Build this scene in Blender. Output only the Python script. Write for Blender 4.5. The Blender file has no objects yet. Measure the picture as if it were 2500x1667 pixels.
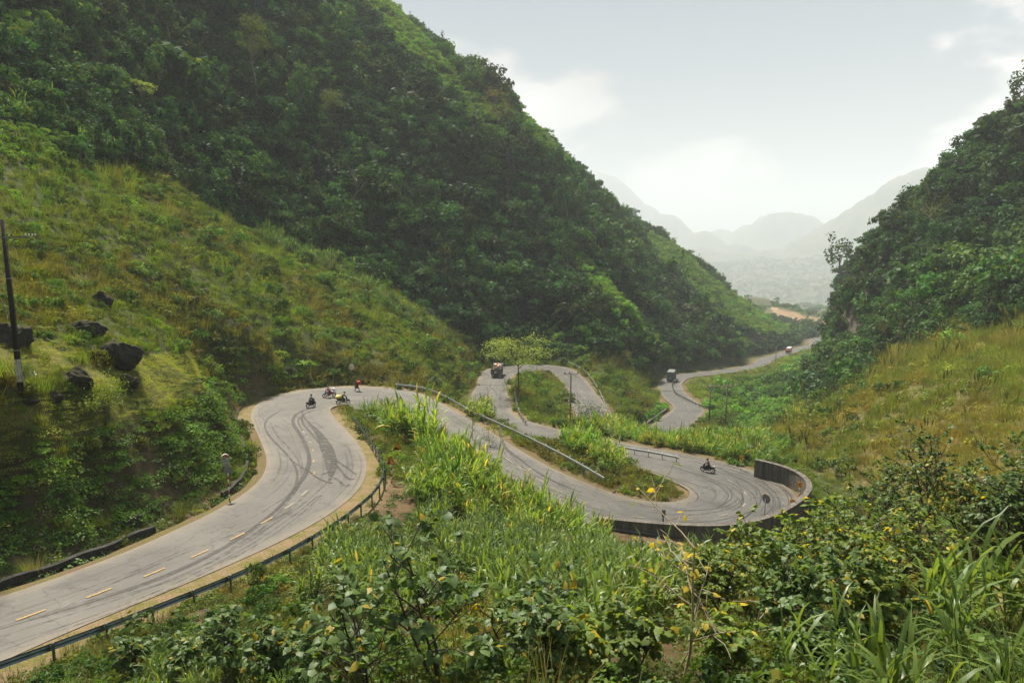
import bpy, math, random
import numpy as np
from mathutils import Vector, Matrix, kdtree

SC = bpy.context.scene
RNG = np.random.default_rng(11)
random.seed(5)
R = math.radians

# ------------------------------------------------------------------ camera, sky, sun, exposure
PITCH, FPX = R(8.0), 1667.0          # eye of the photographer is the world's origin
cam_d = bpy.data.cameras.new("camera"); cam = bpy.data.objects.new("camera", cam_d)
SC.collection.objects.link(cam); SC.camera = cam
cam_d.sensor_width = 36.0; cam_d.lens = 36.0 * FPX / 2500.0
cam_d.clip_start = 0.1; cam_d.clip_end = 20000
cam.location = (0, 0, 0); cam.rotation_euler = (math.pi / 2 - PITCH, 0, 0)

SUN_AZ, SUN_EL = R(-26), R(56)        # ahead and to the left, behind the mountain shoulder
sun_dir = Vector((math.sin(SUN_AZ) * math.cos(SUN_EL), math.cos(SUN_AZ) * math.cos(SUN_EL), math.sin(SUN_EL)))
sun_d = bpy.data.lights.new("sun", 'SUN'); sun = bpy.data.objects.new("sun", sun_d)
SC.collection.objects.link(sun)
sun_d.energy = 5.0; sun_d.angle = R(4); sun_d.color = (1.0, 0.90, 0.74)
sun.rotation_euler = sun_dir.to_track_quat('Z', 'Y').to_euler()
sun.location = (-80, 100, 160)

world = bpy.data.worlds.new("World"); SC.world = world; world.use_nodes = True
def build_world():
    nt = world.node_tree; N = nt.nodes; L = nt.links; N.clear()
    out = N.new("ShaderNodeOutputWorld"); bg = N.new("ShaderNodeBackground")
    bg.inputs[1].default_value = 0.07
    sky = N.new("ShaderNodeTexSky"); sky.sky_type = 'NISHITA'; sky.sun_disc = False
    sky.sun_elevation = SUN_EL; sky.sun_rotation = SUN_AZ
    sky.altitude = 800; sky.air_density = 1.0; sky.dust_density = 3.0; sky.ozone_density = 1.5
    tc = N.new("ShaderNodeTexCoord")
    # clouds: direction, flattened towards the horizon
    sep = N.new("ShaderNodeSeparateXYZ"); L.new(tc.outputs["Generated"], sep.inputs[0])
    def M(op, a, b=None, c=None):
        n = N.new("ShaderNodeMath"); n.operation = op
        for i, x in enumerate((a, b, c)):
            if x is None: continue
            if isinstance(x, (int, float)): n.inputs[i].default_value = x
            else: L.new(x, n.inputs[i])
        return n.outputs[0]
    mp = N.new("ShaderNodeMapping"); L.new(tc.outputs["Generated"], mp.inputs[0])
    mp.inputs["Scale"].default_value = (1.0, 1.0, 1.9); mp.inputs["Location"].default_value = (0.52, 0.0, 0.20)
    n1 = N.new("ShaderNodeTexNoise"); L.new(mp.outputs[0], n1.inputs[0])
    n1.inputs["Scale"].default_value = 3.1; n1.inputs["Detail"].default_value = 8; n1.inputs["Roughness"].default_value = 0.54
    n1.inputs["Distortion"].default_value = 0.15
    z = sep.outputs[2]
    thr = M('MULTIPLY_ADD', z, 0.62, 0.405)          # heaped low down, thinning out higher up
    d = M('SUBTRACT', n1.outputs[0], thr)
    ss = N.new("ShaderNodeMapRange"); ss.interpolation_type = 'SMOOTHSTEP'; L.new(d, ss.inputs[0])
    ss.inputs[1].default_value = -.005; ss.inputs[2].default_value = 0.085
    n2 = N.new("ShaderNodeTexNoise"); L.new(mp.outputs[0], n2.inputs[0])
    n2.inputs["Scale"].default_value = 2.0; n2.inputs["Detail"].default_value = 5
    mr = N.new("ShaderNodeMapRange"); L.new(n2.outputs[0], mr.inputs[0]); mr.inputs[1].default_value = .35; mr.inputs[2].default_value = .62
    shade = N.new("ShaderNodeMix"); shade.data_type = 'RGBA'; L.new(mr.outputs[0], shade.inputs[0])
    shade.inputs[6].default_value = (3.8, 3.65, 3.55, 1); shade.inputs[7].default_value = (8.6, 8.15, 7.75, 1)
    # a grey-white veil, thick at the horizon, over the blue of the sky
    cr = N.new("ShaderNodeValToRGB"); L.new(z, cr.inputs[0]); e = cr.color_ramp.elements
    e[0].position = 0.0; e[0].color = (0.37, 0.36, 0.35, 1); e[1].position = 0.42; e[1].color = (0.195, 0.26, 0.345, 1)
    k = e.new(0.20); k.color = (0.27, 0.295, 0.33, 1)
    vs = N.new("ShaderNodeVectorMath"); vs.operation = 'SCALE'; L.new(cr.outputs[0], vs.inputs[0]); vs.inputs["Scale"].default_value = 8.0
    veil = N.new("ShaderNodeMix"); veil.data_type = 'RGBA'; veil.inputs[0].default_value = 0.94
    L.new(sky.outputs[0], veil.inputs[6]); L.new(vs.outputs[0], veil.inputs[7])
    fin = N.new("ShaderNodeMix"); fin.data_type = 'RGBA'
    L.new(ss.outputs[0], fin.inputs[0]); L.new(veil.outputs[2], fin.inputs[6]); L.new(shade.outputs[2], fin.inputs[7])
    L.new(fin.outputs[2], bg.inputs[0]); L.new(bg.outputs[0], out.inputs[0])
build_world()

SC.view_settings.view_transform = 'Standard'; SC.view_settings.look = 'None'
SC.view_settings.exposure = 1.22; SC.view_settings.gamma = 1.0
SC.view_settings.use_curve_mapping = False
SC.cycles.use_denoising = True
SC.cycles.max_bounces = 6; SC.cycles.diffuse_bounces = 2; SC.cycles.glossy_bounces = 2
SC.cycles.transmission_bounces = 3; SC.cycles.transparent_max_bounces = 8; SC.cycles.volume_bounces = 1
SC.cycles.caustics_reflective = False; SC.cycles.caustics_refractive = False
SC.cycles.sample_clamp_indirect = 6.0

# ------------------------------------------------------------------ small helpers
def ray(u, v):                         # direction from the eye through a point of the 2500 x 1667 photograph
    xc = (u - 1250.0) / FPX; yc = (833.5 - v) / FPX
    return np.array([xc, math.cos(PITCH) + yc * math.sin(PITCH), -math.sin(PITCH) + yc * math.cos(PITCH)])
def pz(u, v, z):
    d = ray(u, v); return d * (z / d[2])
def pt(u, v, t):
    return ray(u, v) * t
def project(x, y, z):
    f = y * math.cos(PITCH) - z * math.sin(PITCH); up = y * math.sin(PITCH) + z * math.cos(PITCH)
    f = np.maximum(f, 1e-3)
    return 1250 + FPX * x / f, 833.5 - FPX * up / f
def hash2(ix, iy, seed):
    h = (ix.astype(np.int64) * 374761393 + iy.astype(np.int64) * 668265263 + seed * 1442695041) & 0xFFFFFFFF
    h = ((h ^ (h >> 13)) * 1274126177) & 0xFFFFFFFF
    return ((h ^ (h >> 16)) & 0xFFFF) / 65535.0
def vnoise(x, y, seed=0):
    x0 = np.floor(x); y0 = np.floor(y); fx = x - x0; fy = y - y0
    fx = fx * fx * (3 - 2 * fx); fy = fy * fy * (3 - 2 * fy)
    a = hash2(x0, y0, seed); b = hash2(x0 + 1, y0, seed); c = hash2(x0, y0 + 1, seed); d = hash2(x0 + 1, y0 + 1, seed)
    return (a * (1 - fx) + b * fx) * (1 - fy) + (c * (1 - fx) + d * fx) * fy
def fbm(x, y, seed=0, oct=4):
    s = 0; a = 0.5; t = 0
    for k in range(oct):
        s = s + a * (vnoise(x * 2 ** k, y * 2 ** k, seed + k * 17) - 0.5); t += a; a *= 0.5
    return s / t * 2                   # about -1..1
def sstep(a, b, x):
    t = np.clip((x - a) / (b - a), 0, 1); return t * t * (3 - 2 * t)
def inpoly(px, py, poly):
    inside = np.zeros(px.shape, bool); n = len(poly)
    for i in range(n):
        x1, y1 = poly[i]; x2, y2 = poly[(i + 1) % n]
        if y1 == y2: continue
        c = ((y1 > py) != (y2 > py)) & (px < (x2 - x1) * (py - y1) / (y2 - y1) + x1)
        inside ^= c
    return inside

def link(o, parent=None):
    SC.collection.objects.link(o)
    if parent is not None: o.parent = parent
    return o
def mesh_obj(name, verts, faces, mats, parent=None, smooth=False, midx=None, do_link=True):
    me = bpy.data.meshes.new(name); me.from_pydata([tuple(map(float, v)) for v in verts], [], [tuple(map(int, f)) for f in faces])
    for m in (mats if isinstance(mats, (list, tuple)) else [mats]): me.materials.append(m)
    if smooth: me.polygons.foreach_set("use_smooth", [True] * len(me.polygons))
    if midx is not None: me.polygons.foreach_set("material_index", midx)
    me.update()
    o = bpy.data.objects.new(name, me)
    if do_link: link(o, parent)
    return o
def tag(o, label=None, category=None, group=None, kind=None):
    if label: o["label"] = label
    if category: o["category"] = category
    if group: o["group"] = group
    if kind: o["kind"] = kind
    return o
def empty(name, loc=(0, 0, 0), rz=0.0, label=None, category=None, group=None):
    o = bpy.data.objects.new(name, None); link(o); o.location = tuple(map(float, loc)); o.rotation_euler = (0, 0, rz)
    o.empty_display_size = 0.2
    return tag(o, label, category, group)

# ------------------------------------------------------------------ materials
def new_mat(name):
    m = bpy.data.materials.new(name); m.use_nodes = True
    nt = m.node_tree; nt.nodes.clear()
    out = nt.nodes.new("ShaderNodeOutputMaterial")
    return m, nt, nt.nodes, nt.links, out
def plain(name, col, rough=0.6, metal=0.0, var=0.25, scale=6.0, bump=0.0, spec=0.5, noise_detail=5):
    m, nt, N, L, out = new_mat(name)
    b = N.new("ShaderNodeBsdfPrincipled"); b.inputs["Roughness"].default_value = rough; b.inputs["Metallic"].default_value = metal
    b.inputs["Specular IOR Level"].default_value = spec
    tc = N.new("ShaderNodeTexCoord"); nz = N.new("ShaderNodeTexNoise"); L.new(tc.outputs["Object"], nz.inputs[0])
    nz.inputs["Scale"].default_value = scale; nz.inputs["Detail"].default_value = noise_detail
    mr = N.new("ShaderNodeMapRange"); L.new(nz.outputs[0], mr.inputs[0])
    mr.inputs[1].default_value = 0.3; mr.inputs[2].default_value = 0.7
    mr.inputs[3].default_value = 1 - var; mr.inputs[4].default_value = 1 + var
    vm = N.new("ShaderNodeVectorMath"); vm.operation = 'SCALE'; vm.inputs[0].default_value = col[:3]
    L.new(mr.outputs[0], vm.inputs["Scale"]); L.new(vm.outputs[0], b.inputs["Base Color"])
    if bump:
        bp = N.new("ShaderNodeBump"); bp.inputs["Strength"].default_value = bump; bp.inputs["Distance"].default_value = 0.05
        L.new(nz.outputs[0], bp.inputs["Height"]); L.new(bp.outputs[0], b.inputs["Normal"])
    L.new(b.outputs[0], out.inputs[0])
    return m
# ------------------------------------------------------------------ the road: stations read as left edge, right edge, height
def c3(x, y): return (x * .5315, 834 + y * .5315)
def fv(x, y): return (x * 1.063, y * 1.063)
def sp(x, y): return (x, y)
STN = []
def st(Lp, Rp, z, f=sp, w=None):
    a = pz(*f(*Lp), z); b = pz(*f(*Rp), z); STN.append((a, b, z, w))
st((-700,1400),(-560,1680),-15.9,c3,7.2)
st((-300,1262),(-230,1545),-16.2,c3,7.0)
st((0,1165),(190,1385),-16.6,c3)
st((200,1100),(420,1295),-16.9,c3)
st((400,1030),(660,1200),-17.1,c3)
st((600,955),(900,1098),-17.4,c3)
st((830,852),(1180,975),-17.7,c3)
st((950,795),(1350,895),-17.9,c3)
st((1050,745),(1480,820),-18.1,c3)
st((1130,690),(1590,750),-18.3,c3)
st((1190,640),(1660,680),-18.5,c3)
st((1225,580),(1692,595),-18.8,c3)
st((1228,520),(1675,515),-19.0,c3)
st((1200,460),(1635,455),-19.3,c3)
st((1175,400),(1580,395),-19.6,c3)
st((1150,345),(1530,345),-19.8,c3)
st((1162,305),(1512,325),-20.0,c3)
st((1215,265),(1518,312),-20.2,c3)
st((1300,235),(1545,307),-20.3,c3)
st((1410,213),(1590,303),-20.4,c3)
st((1560,205),(1640,302),-20.5,c3)
st((1720,205),(1690,306),-20.7,c3)
st((1840,215),(1725,325),-20.9,c3)
st((950,900),(915,960),-21.1,fv,8.5)
st((1010,925),(960,990),-21.4,fv,8.0)
st((1085,967),(1040,1055),-21.9,fv,7.8)
st((1170,1025),(1130,1113),-22.4,fv,7.8)
st((1250,1075),(1225,1155),-22.8,fv,7.8)
st((1330,1112),(1310,1185),-23.2,fv,7.8)
st((1400,1140),(1390,1212),-23.5,fv,7.8)
st((1480,1157),(1480,1222),-23.8,fv,7.8)
st((1545,1163),(1580,1226),-24.1,fv,8.0)
st((1585,1160),(1690,1218),-24.4,fv,8.4)
st((1603,1150),(1770,1200),-24.6,fv,9.2)
st((1606,1143),(1815,1172),-24.8,fv,10.0)
st((1600,1136),(1822,1138),-25.0,fv,10.6)
st((1575,1122),(1795,1102),-25.3,fv,11.0)
st((1530,1103),(1730,1077),-25.6,fv,10.6)
st((1480,1082),(1640,1054),-25.9,fv,9.6)
st((1420,1065),(1550,1036),-26.3,fv,8.8)
st((1340,1045),(1440,1018),-26.8,fv,8.2)
st((1255,1027),(1330,990),-27.3,fv,8.0)
st((1170,1010),(1225,965),-27.8,fv,8.0)
st((1150,1022),(1240,1009),-28.3,sp,8.0)
st((1148,985),(1242,989),-28.8,sp,8.0)
st((1155,955),(1240,958),-29.3)
st((1166,928),(1246,933),-29.8)
st((1179,907),(1252,920),-30.2)
st((1200,896),(1262,915),-30.5)
st((1240,891),(1280,910),-30.9)
st((1290,888),(1303,907),-31.3)
st((1335,888),(1325,906),-31.7)
st((1375,894),(1345,909),-32.1)
st((1405,908),(1360,918),-32.5)
st((1430,928),(1374,936),-33.0)
st((1450,953),(1388,956),-33.5)
st((1468,980),(1400,984),-34.0,sp,7.2)
st((1482,1010),(1416,1018),-34.5,sp,7.2)
st((1498,1042),(1437,1055),-35.0,sp,7.2)
st((1522,1060),(1480,1092),-35.5,sp,7.5)
st((1556,1062),(1560,1102),-36.0,sp,7.5)
st((1586,1050),(1625,1075),-36.4,sp,7.5)
st((1606,1036),(1667,1045),-36.8,sp,7.2)
st((1632,1018),(1690,1022),-37.3,sp,7.2)
st((1653,1003),(1710,999),-38.0,sp,7.2)
st((1655,992),(1698,985),-38.6,sp,7.2)
st((1646,979),(1672,972),-39.3,sp,7.2)
st((1636,964),(1652,957),-40.0,sp,7.0)
st((1628,948),(1643,941),-40.8,sp,7.0)
st((1632,932),(1648,930),-42,sp,7.0)
st((1657,916.5),(1668,921.5),-43.7,sp,7.0)
st((1706,910),(1716,916.5),-46,sp,7.0)
st((1760,903.5),(1775,909.5),-49,sp,7.0)
st((1813,896.5),(1830,901),-52,sp,7.0)
st((1844,887),(1870,889),-55,sp,7.0)
st((1856,878),(1884,877),-57,sp,7.0)
st((1898,866),(1915,868),-61,sp,7.0)
st((1940,854),(1951,853),-65,sp,7.5)
st((1983,843),(1998,842),-68.5,sp,8.0)
st((1978,835),(1998,834.5),-70.5,sp,8.0)
st((1993,827),(2008,826),-73.5,sp,8.0)
st((2030,823.5),(2040,823),-77.5,sp,8.0)
st((2080,820),(2090,819),-82,sp,8.0)
def catmull(P, n):
    P = np.asarray(P, float); P = np.vstack([2 * P[0] - P[1], P, 2 * P[-1] - P[-2]])
    out = []
    for i in range(1, len(P) - 2):
        d = np.linalg.norm(P[i + 1][:2] - P[i][:2]); k = max(2, int(d / n))
        t = np.linspace(0, 1, k, endpoint=False)[:, None]
        p0, p1, p2, p3 = P[i - 1], P[i], P[i + 1], P[i + 2]
        out.append(0.5 * ((2 * p1) + (-p0 + p2) * t + (2 * p0 - 5 * p1 + 4 * p2 - p3) * t * t + (-p0 + 3 * p1 - 3 * p2 + p3) * t ** 3))
    return np.vstack(out + [P[-2][None]])
def resample(P, step):
    d = np.r_[0, np.cumsum(np.linalg.norm(np.diff(P[:, :2], axis=0), axis=1))]
    s = np.linspace(0, d[-1], max(2, int(d[-1] / step)) + 1)
    return np.stack([np.interp(s, d, P[:, k]) for k in range(P.shape[1])], 1), s
def gsmooth(A, k):
    x = np.arange(-3 * k, 3 * k + 1); g = np.exp(-0.5 * (x / k) ** 2); g /= g.sum()
    pad = np.pad(A, ((3 * k, 3 * k),) + ((0, 0),) * (A.ndim - 1), mode='reflect', reflect_type='odd')
    return np.stack([np.convolve(pad[:, j], g, 'valid') for j in range(A.shape[1])], 1)
_c = np.array([(a + b) / 2 for a, b, z, w in STN])
_t = np.gradient(_c[:, :2], axis=0); _t /= np.linalg.norm(_t, axis=1)[:, None]
_w = []
for (a, b, z, w), t in zip(STN, _t):
    n = np.array([t[1], -t[0]])
    _w.append(w if w else abs(np.dot((b - a)[:2], n)))
_raw = catmull(np.c_[_c, _w], 0.4)
ROAD, _ = resample(_raw, 0.5)
ROAD = gsmooth(ROAD, 5)
ROAD, RS = resample(ROAD, 0.5)           # x, y, z, full width every half metre
RT = np.gradient(ROAD[:, :2], axis=0); RT /= np.linalg.norm(RT, axis=1)[:, None]
RN = np.stack([RT[:, 1], -RT[:, 0]], 1)   # points to the right-hand edge
RHW = ROAD[:, 3] / 2
def road_at(s, lat=0.0, dz=0.0):
    i = np.interp(s, RS, np.arange(len(RS)))
    f = lambda A: np.interp(s, RS, A)
    x = f(ROAD[:, 0]) + f(RN[:, 0]) * lat; y = f(ROAD[:, 1]) + f(RN[:, 1]) * lat
    return np.array([x, y, f(ROAD[:, 2]) + dz])
def road_dir(s):
    return math.atan2(np.interp(s, RS, RT[:, 1]), np.interp(s, RS, RT[:, 0]))
def road_near(p):                         # arc length and lateral offset of a plan point
    d = np.hypot(ROAD[:, 0] - p[0], ROAD[:, 1] - p[1]); i = int(d.argmin())
    return RS[i], float((p[0] - ROAD[i, 0]) * RN[i, 0] + (p[1] - ROAD[i, 1]) * RN[i, 1])
def road_px(u, v):                        # arc length / offset of the road point seen at a place of the photograph
    d = ray(u, v); best = None
    for i in range(0, len(ROAD)):
        t = ROAD[i, 2] / d[2]; q = d * t
        e = math.hypot(q[0] - ROAD[i, 0], q[1] - ROAD[i, 1])
        if best is None or e < best[0]: best = (e, q)
    return road_near(best[1])

# ------------------------------------------------------------------ the ground: one sheet from the eye to the horizon
CTRL = []
def g(u, v, t): CTRL.append(pt(u, v, t))
def gx(x, y, z): CTRL.append(np.array([x, y, z], float))
for p in ((0, 0.5, -1.75), (-2.5, 1, -2.4), (2.5, 1, -1.5), (0, 3, -2.6), (-3, 4, -4.4), (3, 4, -3.8), (0, 7, -5.9), (-5, 7, -6.8), (5, 7, -6.0), (-12, 10, -11.5), (12, 9, -8.6)): gx(*p)
for q in ((0,1690,25.5),(200,1660,23.5),(400,1660,20.5),(700,1660,17),(1000,1660,15),(1300,1660,14),(1700,1660,13.2),(2100,1660,12.5),(2500,1660,12),
          (600,1520,28.5),(900,1500,25),(1200,1500,23),(1600,1500,22),(2000,1500,20),(2300,1500,17.5),(2500,1500,16.5),
          (860,1400,35),(1100,1400,35),(1400,1400,37),(1700,1400,38),(2000,1400,32),(2300,1400,25),(2500,1400,22),
          (1000,1300,44),(1200,1300,50),(1460,1345,57),(1700,1345,58.5),(1850,1320,60),(2000,1300,60),(2250,1300,33),(2500,1300,29),
          (2060,1240,71),(2300,1200,55),(2500,1200,46),
          (2300,1080,70),(2500,1080,58),(2500,950,75),(2200,950,95),(1950,1050,100),(1900,1100,92),(2000,1130,86),(2150,1100,80),
          # right mountain
          (2500,265,232),(2350,380,226),(2260,470,223),(2185,560,220),(2145,602,218),(2118,660,216),(2104,720,213),(2112,800,208),(2070,880,203),(2018,960,196),(1930,1010,160),
          (2300,800,152),(2500,600,172),(2200,900,125),(2500,850,102),(2500,700,140),(2200,700,185),(2350,550,195),(2500,420,205),(2120,820,180),
          # bank and terraces beside the near road
          (-150,1150,36.2),(0,1120,39.2),(150,1090,42.2),(300,1060,46.2),(430,1020,52),(520,960,62),(560,920,72),(560,890,82),(680,880,100),(800,880,104),(900,888,108),(1000,895,112),
          (48,938,40.5),(200,960,45.5),(400,950,56),(290,870,53),(100,850,48),(450,850,73),(600,800,92),(750,830,105),(900,840,120),(1050,850,140),(1120,900,138),
          (0,700,56),(200,700,70),(500,700,100),(800,750,125),(0,500,72),(250,550,92),(500,600,118),(800,680,145),(1000,760,160),
          (0,330,92),(200,400,112),(400,440,135),(600,560,150),(800,640,165),(1000,730,175),(1120,800,178),(-300,500,60),(-300,800,40),(-400,200,90),
          # forested face
          (0,0,135),(300,0,180),(600,0,235),(835,10,300),(300,250,150),(600,300,190),(850,300,230),(1050,300,262),(1276,310,295),(700,500,178),(1000,550,205),(1250,550,240),
          (1350,520,265),(1425,640,250),(1300,750,205),(1200,830,187),(1300,850,192),(1450,850,192),(1540,760,215),(1600,850,212),(1500,950,165),(1600,960,170),
          (1500,560,340),(1400,400,385),(1600,760,300),(1680,880,262),(1560,640,335),(1700,760,335),(1800,850,318),
          (968,30,420),(1080,142,430),(1190,252,440),(1300,350,450),(1390,436,460),(1485,508,470),(1590,572,480),(1658,606,490),(1743,672,500),(1828,754,515),(1892,788,530),(1966,808,560),(1850,815,400),(1920,820,430),(1990,800,520),(2040,792,600),
          (600,-300,400),(300,-300,250),(0,-300,180),(730,-250,420),(800,-150,450),(-400,-300,140),
          (1300,320,540),(1550,560,580),(1750,705,610),(1880,790,640),
          # slopes under the far road and the gorge
          (1750,1040,160),(1800,960,205),(1800,930,250),(1900,950,255),(1960,965,262),(1900,900,320),(1980,900,350),(2010,862,440),(2040,850,520),(1990,990,215),(2000,945,320),
          (2030,872,450),(1880,1060,135),(2000,1100,95),(1850,1085,112),(1700,980,185),
          # between the bends
          (1650,1095,93),(1800,1108,88),(1500,1046,106),(1300,950,158),(1350,1000,137),(1300,1010,126),(1270,930,163),(1400,1085,80),(1480,1115,74),(1420,1040,92),
          (950,990,85),(1000,1050,71),(1050,1130,62),(1150,1150,64),(1200,1250,55),(1330,1250,58),(1000,1200,52),(1050,1350,41)): g(*q)
# behind the ridges the ground falls away again; far valley and the hills beyond it
for (u, v, t) in ((975,18,420),(1200,231,440),(1403,411,460),(1594,556,480),(1743,672,500)):
    p = pt(u, v, t); gx(p[0] - 25, p[1] + 130, p[2] - 22)
for (u, v, t) in ((2500,265,232),(2350,380,226),(2185,560,220),(2118,660,216)):
    p = pt(u, v, t); gx(p[0] + 90, p[1] + 70, p[2] + 10); gx(p[0] + 60, p[1] + 150, p[2] - 15)
for q in ((1900,748,720),(1980,768,700),(2050,790,690),(2120,800,700),(1950,778,900),(2100,785,1000),(1850,775,850),(1750,765,800),(2250,700,420),(2500,500,420),
          (1800,778,1500),(2000,780,1500),(1800,768,2600),(2000,768,2600),(2150,768,2500),(1700,705,3500),(1700,634,4400),(1850,642,4300),(2000,640,4300),(2150,642,4200),(2300,660,2600),(1800,622,6000),(2000,620,6200),(2200,616,6000),(2500,590,5200),
          (1600,612,8500),(1900,610,8800),(2200,608,8800),(1300,600,8800),(900,590,8800),(300,580,8800),(2800,570,8800),(1500,640,1100),(1000,450,1000),(2900,400,600),
          (0,300,1500),(500,300,900),(-600,300,900),(1250,606,11800),(0,606,11800),(2500,606,11800),(3300,606,11800),(-900,606,11800),(3300,700,150),(3300,1000,60),(3300,400,260),(3000,1300,26),(-900,700,40),(-900,1200,25),(-900,200,110)): g(*q)
_nc = len(CTRL)
for k in range(0, len(ROAD), 10):
    for sd in (-1, 1):
        p = ROAD[k, :2] + RN[k] * sd * (RHW[k] + 1.0); CTRL.append(np.array([p[0], p[1], ROAD[k, 2] - 0.15]))
for k in range(0, 130, 8):              # flat foot of the cutting beside the near road
    p = ROAD[k, :2] - RN[k] * (RHW[k] + 2.9); CTRL.append(np.array([p[0], p[1], ROAD[k, 2] - 0.05]))
CTRL = np.array(CTRL)
def lp(x, y):
    r = np.hypot(x, y); return np.arctan2(x, y), np.log(np.maximum(r, 0.3)), r
ca, cl, cr = lp(CTRL[:, 0], CTRL[:, 1])
KA = 1.6
_keep = [0]
for i in range(1, len(ca)):               # drop near-duplicates
    if i < _nc or min((ca[i] - ca[_keep]) ** 2 * KA ** 2 + (cl[i] - cl[_keep]) ** 2) > 0.012 ** 2: _keep.append(i)
ca, cl, cr, cz = ca[_keep], cl[_keep], cr[_keep], CTRL[_keep, 2]
def phi(a1, l1, a2, l2):
    return np.sqrt(((a1[:, None] - a2[None]) * KA) ** 2 + (l1[:, None] - l2[None]) ** 2 + 0.03 ** 2)
_n = len(ca)
_A = np.zeros((_n + 3, _n + 3)); _A[:_n, :_n] = phi(ca, cl, ca, cl) - 0.004 * np.eye(_n)
_A[:_n, _n:] = np.c_[np.ones(_n), ca, cl]; _A[_n:, :_n] = _A[:_n, _n:].T
_q = cz / np.maximum(cr, 1.0)
_sol = np.linalg.solve(_A, np.r_[_q, 0, 0, 0])

NA, NR = 760, 880
GA = np.linspace(R(-56), R(56), NA)
GL = np.concatenate([np.linspace(math.log(0.8), math.log(700), 700, endpoint=False), np.linspace(math.log(700), math.log(12000), NR - 700)])
AA, LL = np.meshgrid(GA, GL)               # [radius, angle]
QQ = np.zeros(AA.shape)
for i in range(0, NR, 20):
    a = AA[i:i + 20].ravel(); l = LL[i:i + 20].ravel()
    QQ[i:i + 20] = (phi(a, l, ca, cl) @ _sol[:_n] + _sol[_n] + _sol[_n + 1] * a + _sol[_n + 2] * l).reshape(-1, NA)
RR = np.exp(LL); GX = RR * np.sin(AA); GY = RR * np.cos(AA); GZ = QQ * np.maximum(RR, 1.0)

# distance to the road for every ground point near it
kd = kdtree.KDTree(len(ROAD))
for i in range(len(ROAD)): kd.insert((ROAD[i, 0], ROAD[i, 1], 0), i)
kd.balance()
def road_field(x, y):
    """nearest station, |distance|-half width (negative on the road), signed offset"""
    x = np.asarray(x, float).ravel(); y = np.asarray(y, float).ravel()
    idx = np.full(x.shape, -1); off = np.full(x.shape, 1e3); lat = np.full(x.shape, 1e3)
    coarse = ROAD[::24, :2]; near = np.zeros(x.shape, bool)
    for c in coarse: near |= (x - c[0]) ** 2 + (y - c[1]) ** 2 < 26 ** 2
    for j in np.nonzero(near)[0]:
        _, i, d = kd.find((x[j], y[j], 0)); idx[j] = i
        off[j] = d - RHW[i]; lat[j] = (x[j] - ROAD[i, 0]) * RN[i, 0] + (y[j] - ROAD[i, 1]) * RN[i, 1]
    return idx, off, lat
_ri, _ro, _rl = road_field(GX, GY)
_ri = _ri.reshape(GX.shape); _ro = _ro.reshape(GX.shape); _rl = _rl.reshape(GX.shape)

# unevenness: lumps grow with the wildness of the place
UU, VV = project(GX, GY, GZ)
FOREST_EDGE = [(-900,150),(-300,250),(0,330),(200,400),(400,440),(600,560),(800,640),(1000,735),(1110,812),(1180,862),(1400,872),(1520,860),(1580,900),(1640,905),(1700,885),(1850,868),(1960,835),(2060,800)]
def forest_left(u, v):
    fx = [p[0] for p in FOREST_EDGE]; fy = [p[1] for p in FOREST_EDGE]
    return (v < np.interp(u, fx, fy)) & (u < 2062)
RIGHT_WOOD = [(3500,-600),(2500,200),(2330,360),(2130,500),(2040,650),(2030,800),(1960,980),(2010,1000),(2090,930),(2180,850),(2260,840),(2330,790),(2420,810),(2520,760),(3500,700)]
_wild = np.where((forest_left(UU, VV) & (RR > 80) & (RR < 700)) | (inpoly(UU, VV, RIGHT_WOOD) & (RR > 90) & (RR < 420)), 1.0, 0.0)
_amp = 0.25 + 1.5 * _wild
_amp *= sstep(1.0, 9.0, _ro)
GZ = GZ + _amp * (fbm(GX * 0.055, GY * 0.055, 3, 4) + 0.25 * fbm(GX * 0.4, GY * 0.4, 9, 3)) * np.clip(RR / 25, 0.2, 1)
# ribs and gullies running down the forested faces
_rib = np.abs(fbm((GX * 0.8 - GY * 0.6) * 0.022 + 0.4 * fbm(GX * .02, GY * .02, 5, 2), (GX + GY) * 0.004, 21, 3))
GZ = GZ - _wild * sstep(6, 40, _ro) * 4.5 * (0.35 - _rib) * np.clip(RR / 200, 0.3, 1.6)
# karst hills far down the valley
_crag = np.abs(fbm(GX * .0028, GY * .0028, 61, 4)) * .5 + np.abs(fbm(GX * .008, GY * .008, 63, 4)) * .28
def dome(u, v, t, wx, wy, sharp=2.2):
    global GZ
    p = pt(u, v, t); base = pt(u, 650, t)
    d = (np.abs((GX - p[0]) / wx) ** sharp + np.abs((GY - p[1]) / wy) ** sharp)
    k = np.exp(-d * (.6 + 1.5 * _crag)); k = k + .34 * k * (1 - k) * 4 * (_crag - .22)
    GZ = np.maximum(GZ, np.where(k > 0.03, base[2] + (p[2] - base[2]) * k * 1.02, -1e9))
for q in ((1620,532,7000,330,500,2.6),(1668,560,7600,210,330),(1712,568,6400,280,400,2.6),(1765,556,8000,300,400),(1838,556,7400,330,400,2.8),(1925,524,6800,480,500,3.0),(2012,556,8300,190,300,2.8),(1560,500,8000,460,600),
          (2068,548,5200,300,420,2.6),(2120,505,5000,380,520),(2180,472,4700,430,560),(2300,420,4500,640,700),(1470,430,8000,700,800),(1800,600,5600,300,300),(1990,604,5400,260,300),(1700,612,5200,260,300),(2040,610,5000,240,260)): dome(*q)
GZ = GZ + sstep(760, 1300, RR) * (16 * fbm(GX * .006, GY * .006, 91, 4) + 14 * np.abs(fbm(GX * .012, GY * .012, 93, 3)))
GZ = GZ + sstep(800, 2600, RR) * (55 * fbm(GX * 0.0016, GY * 0.0016, 51, 5) + 30 * np.abs(fbm(GX * 0.006, GY * 0.006, 57, 4)))
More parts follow.
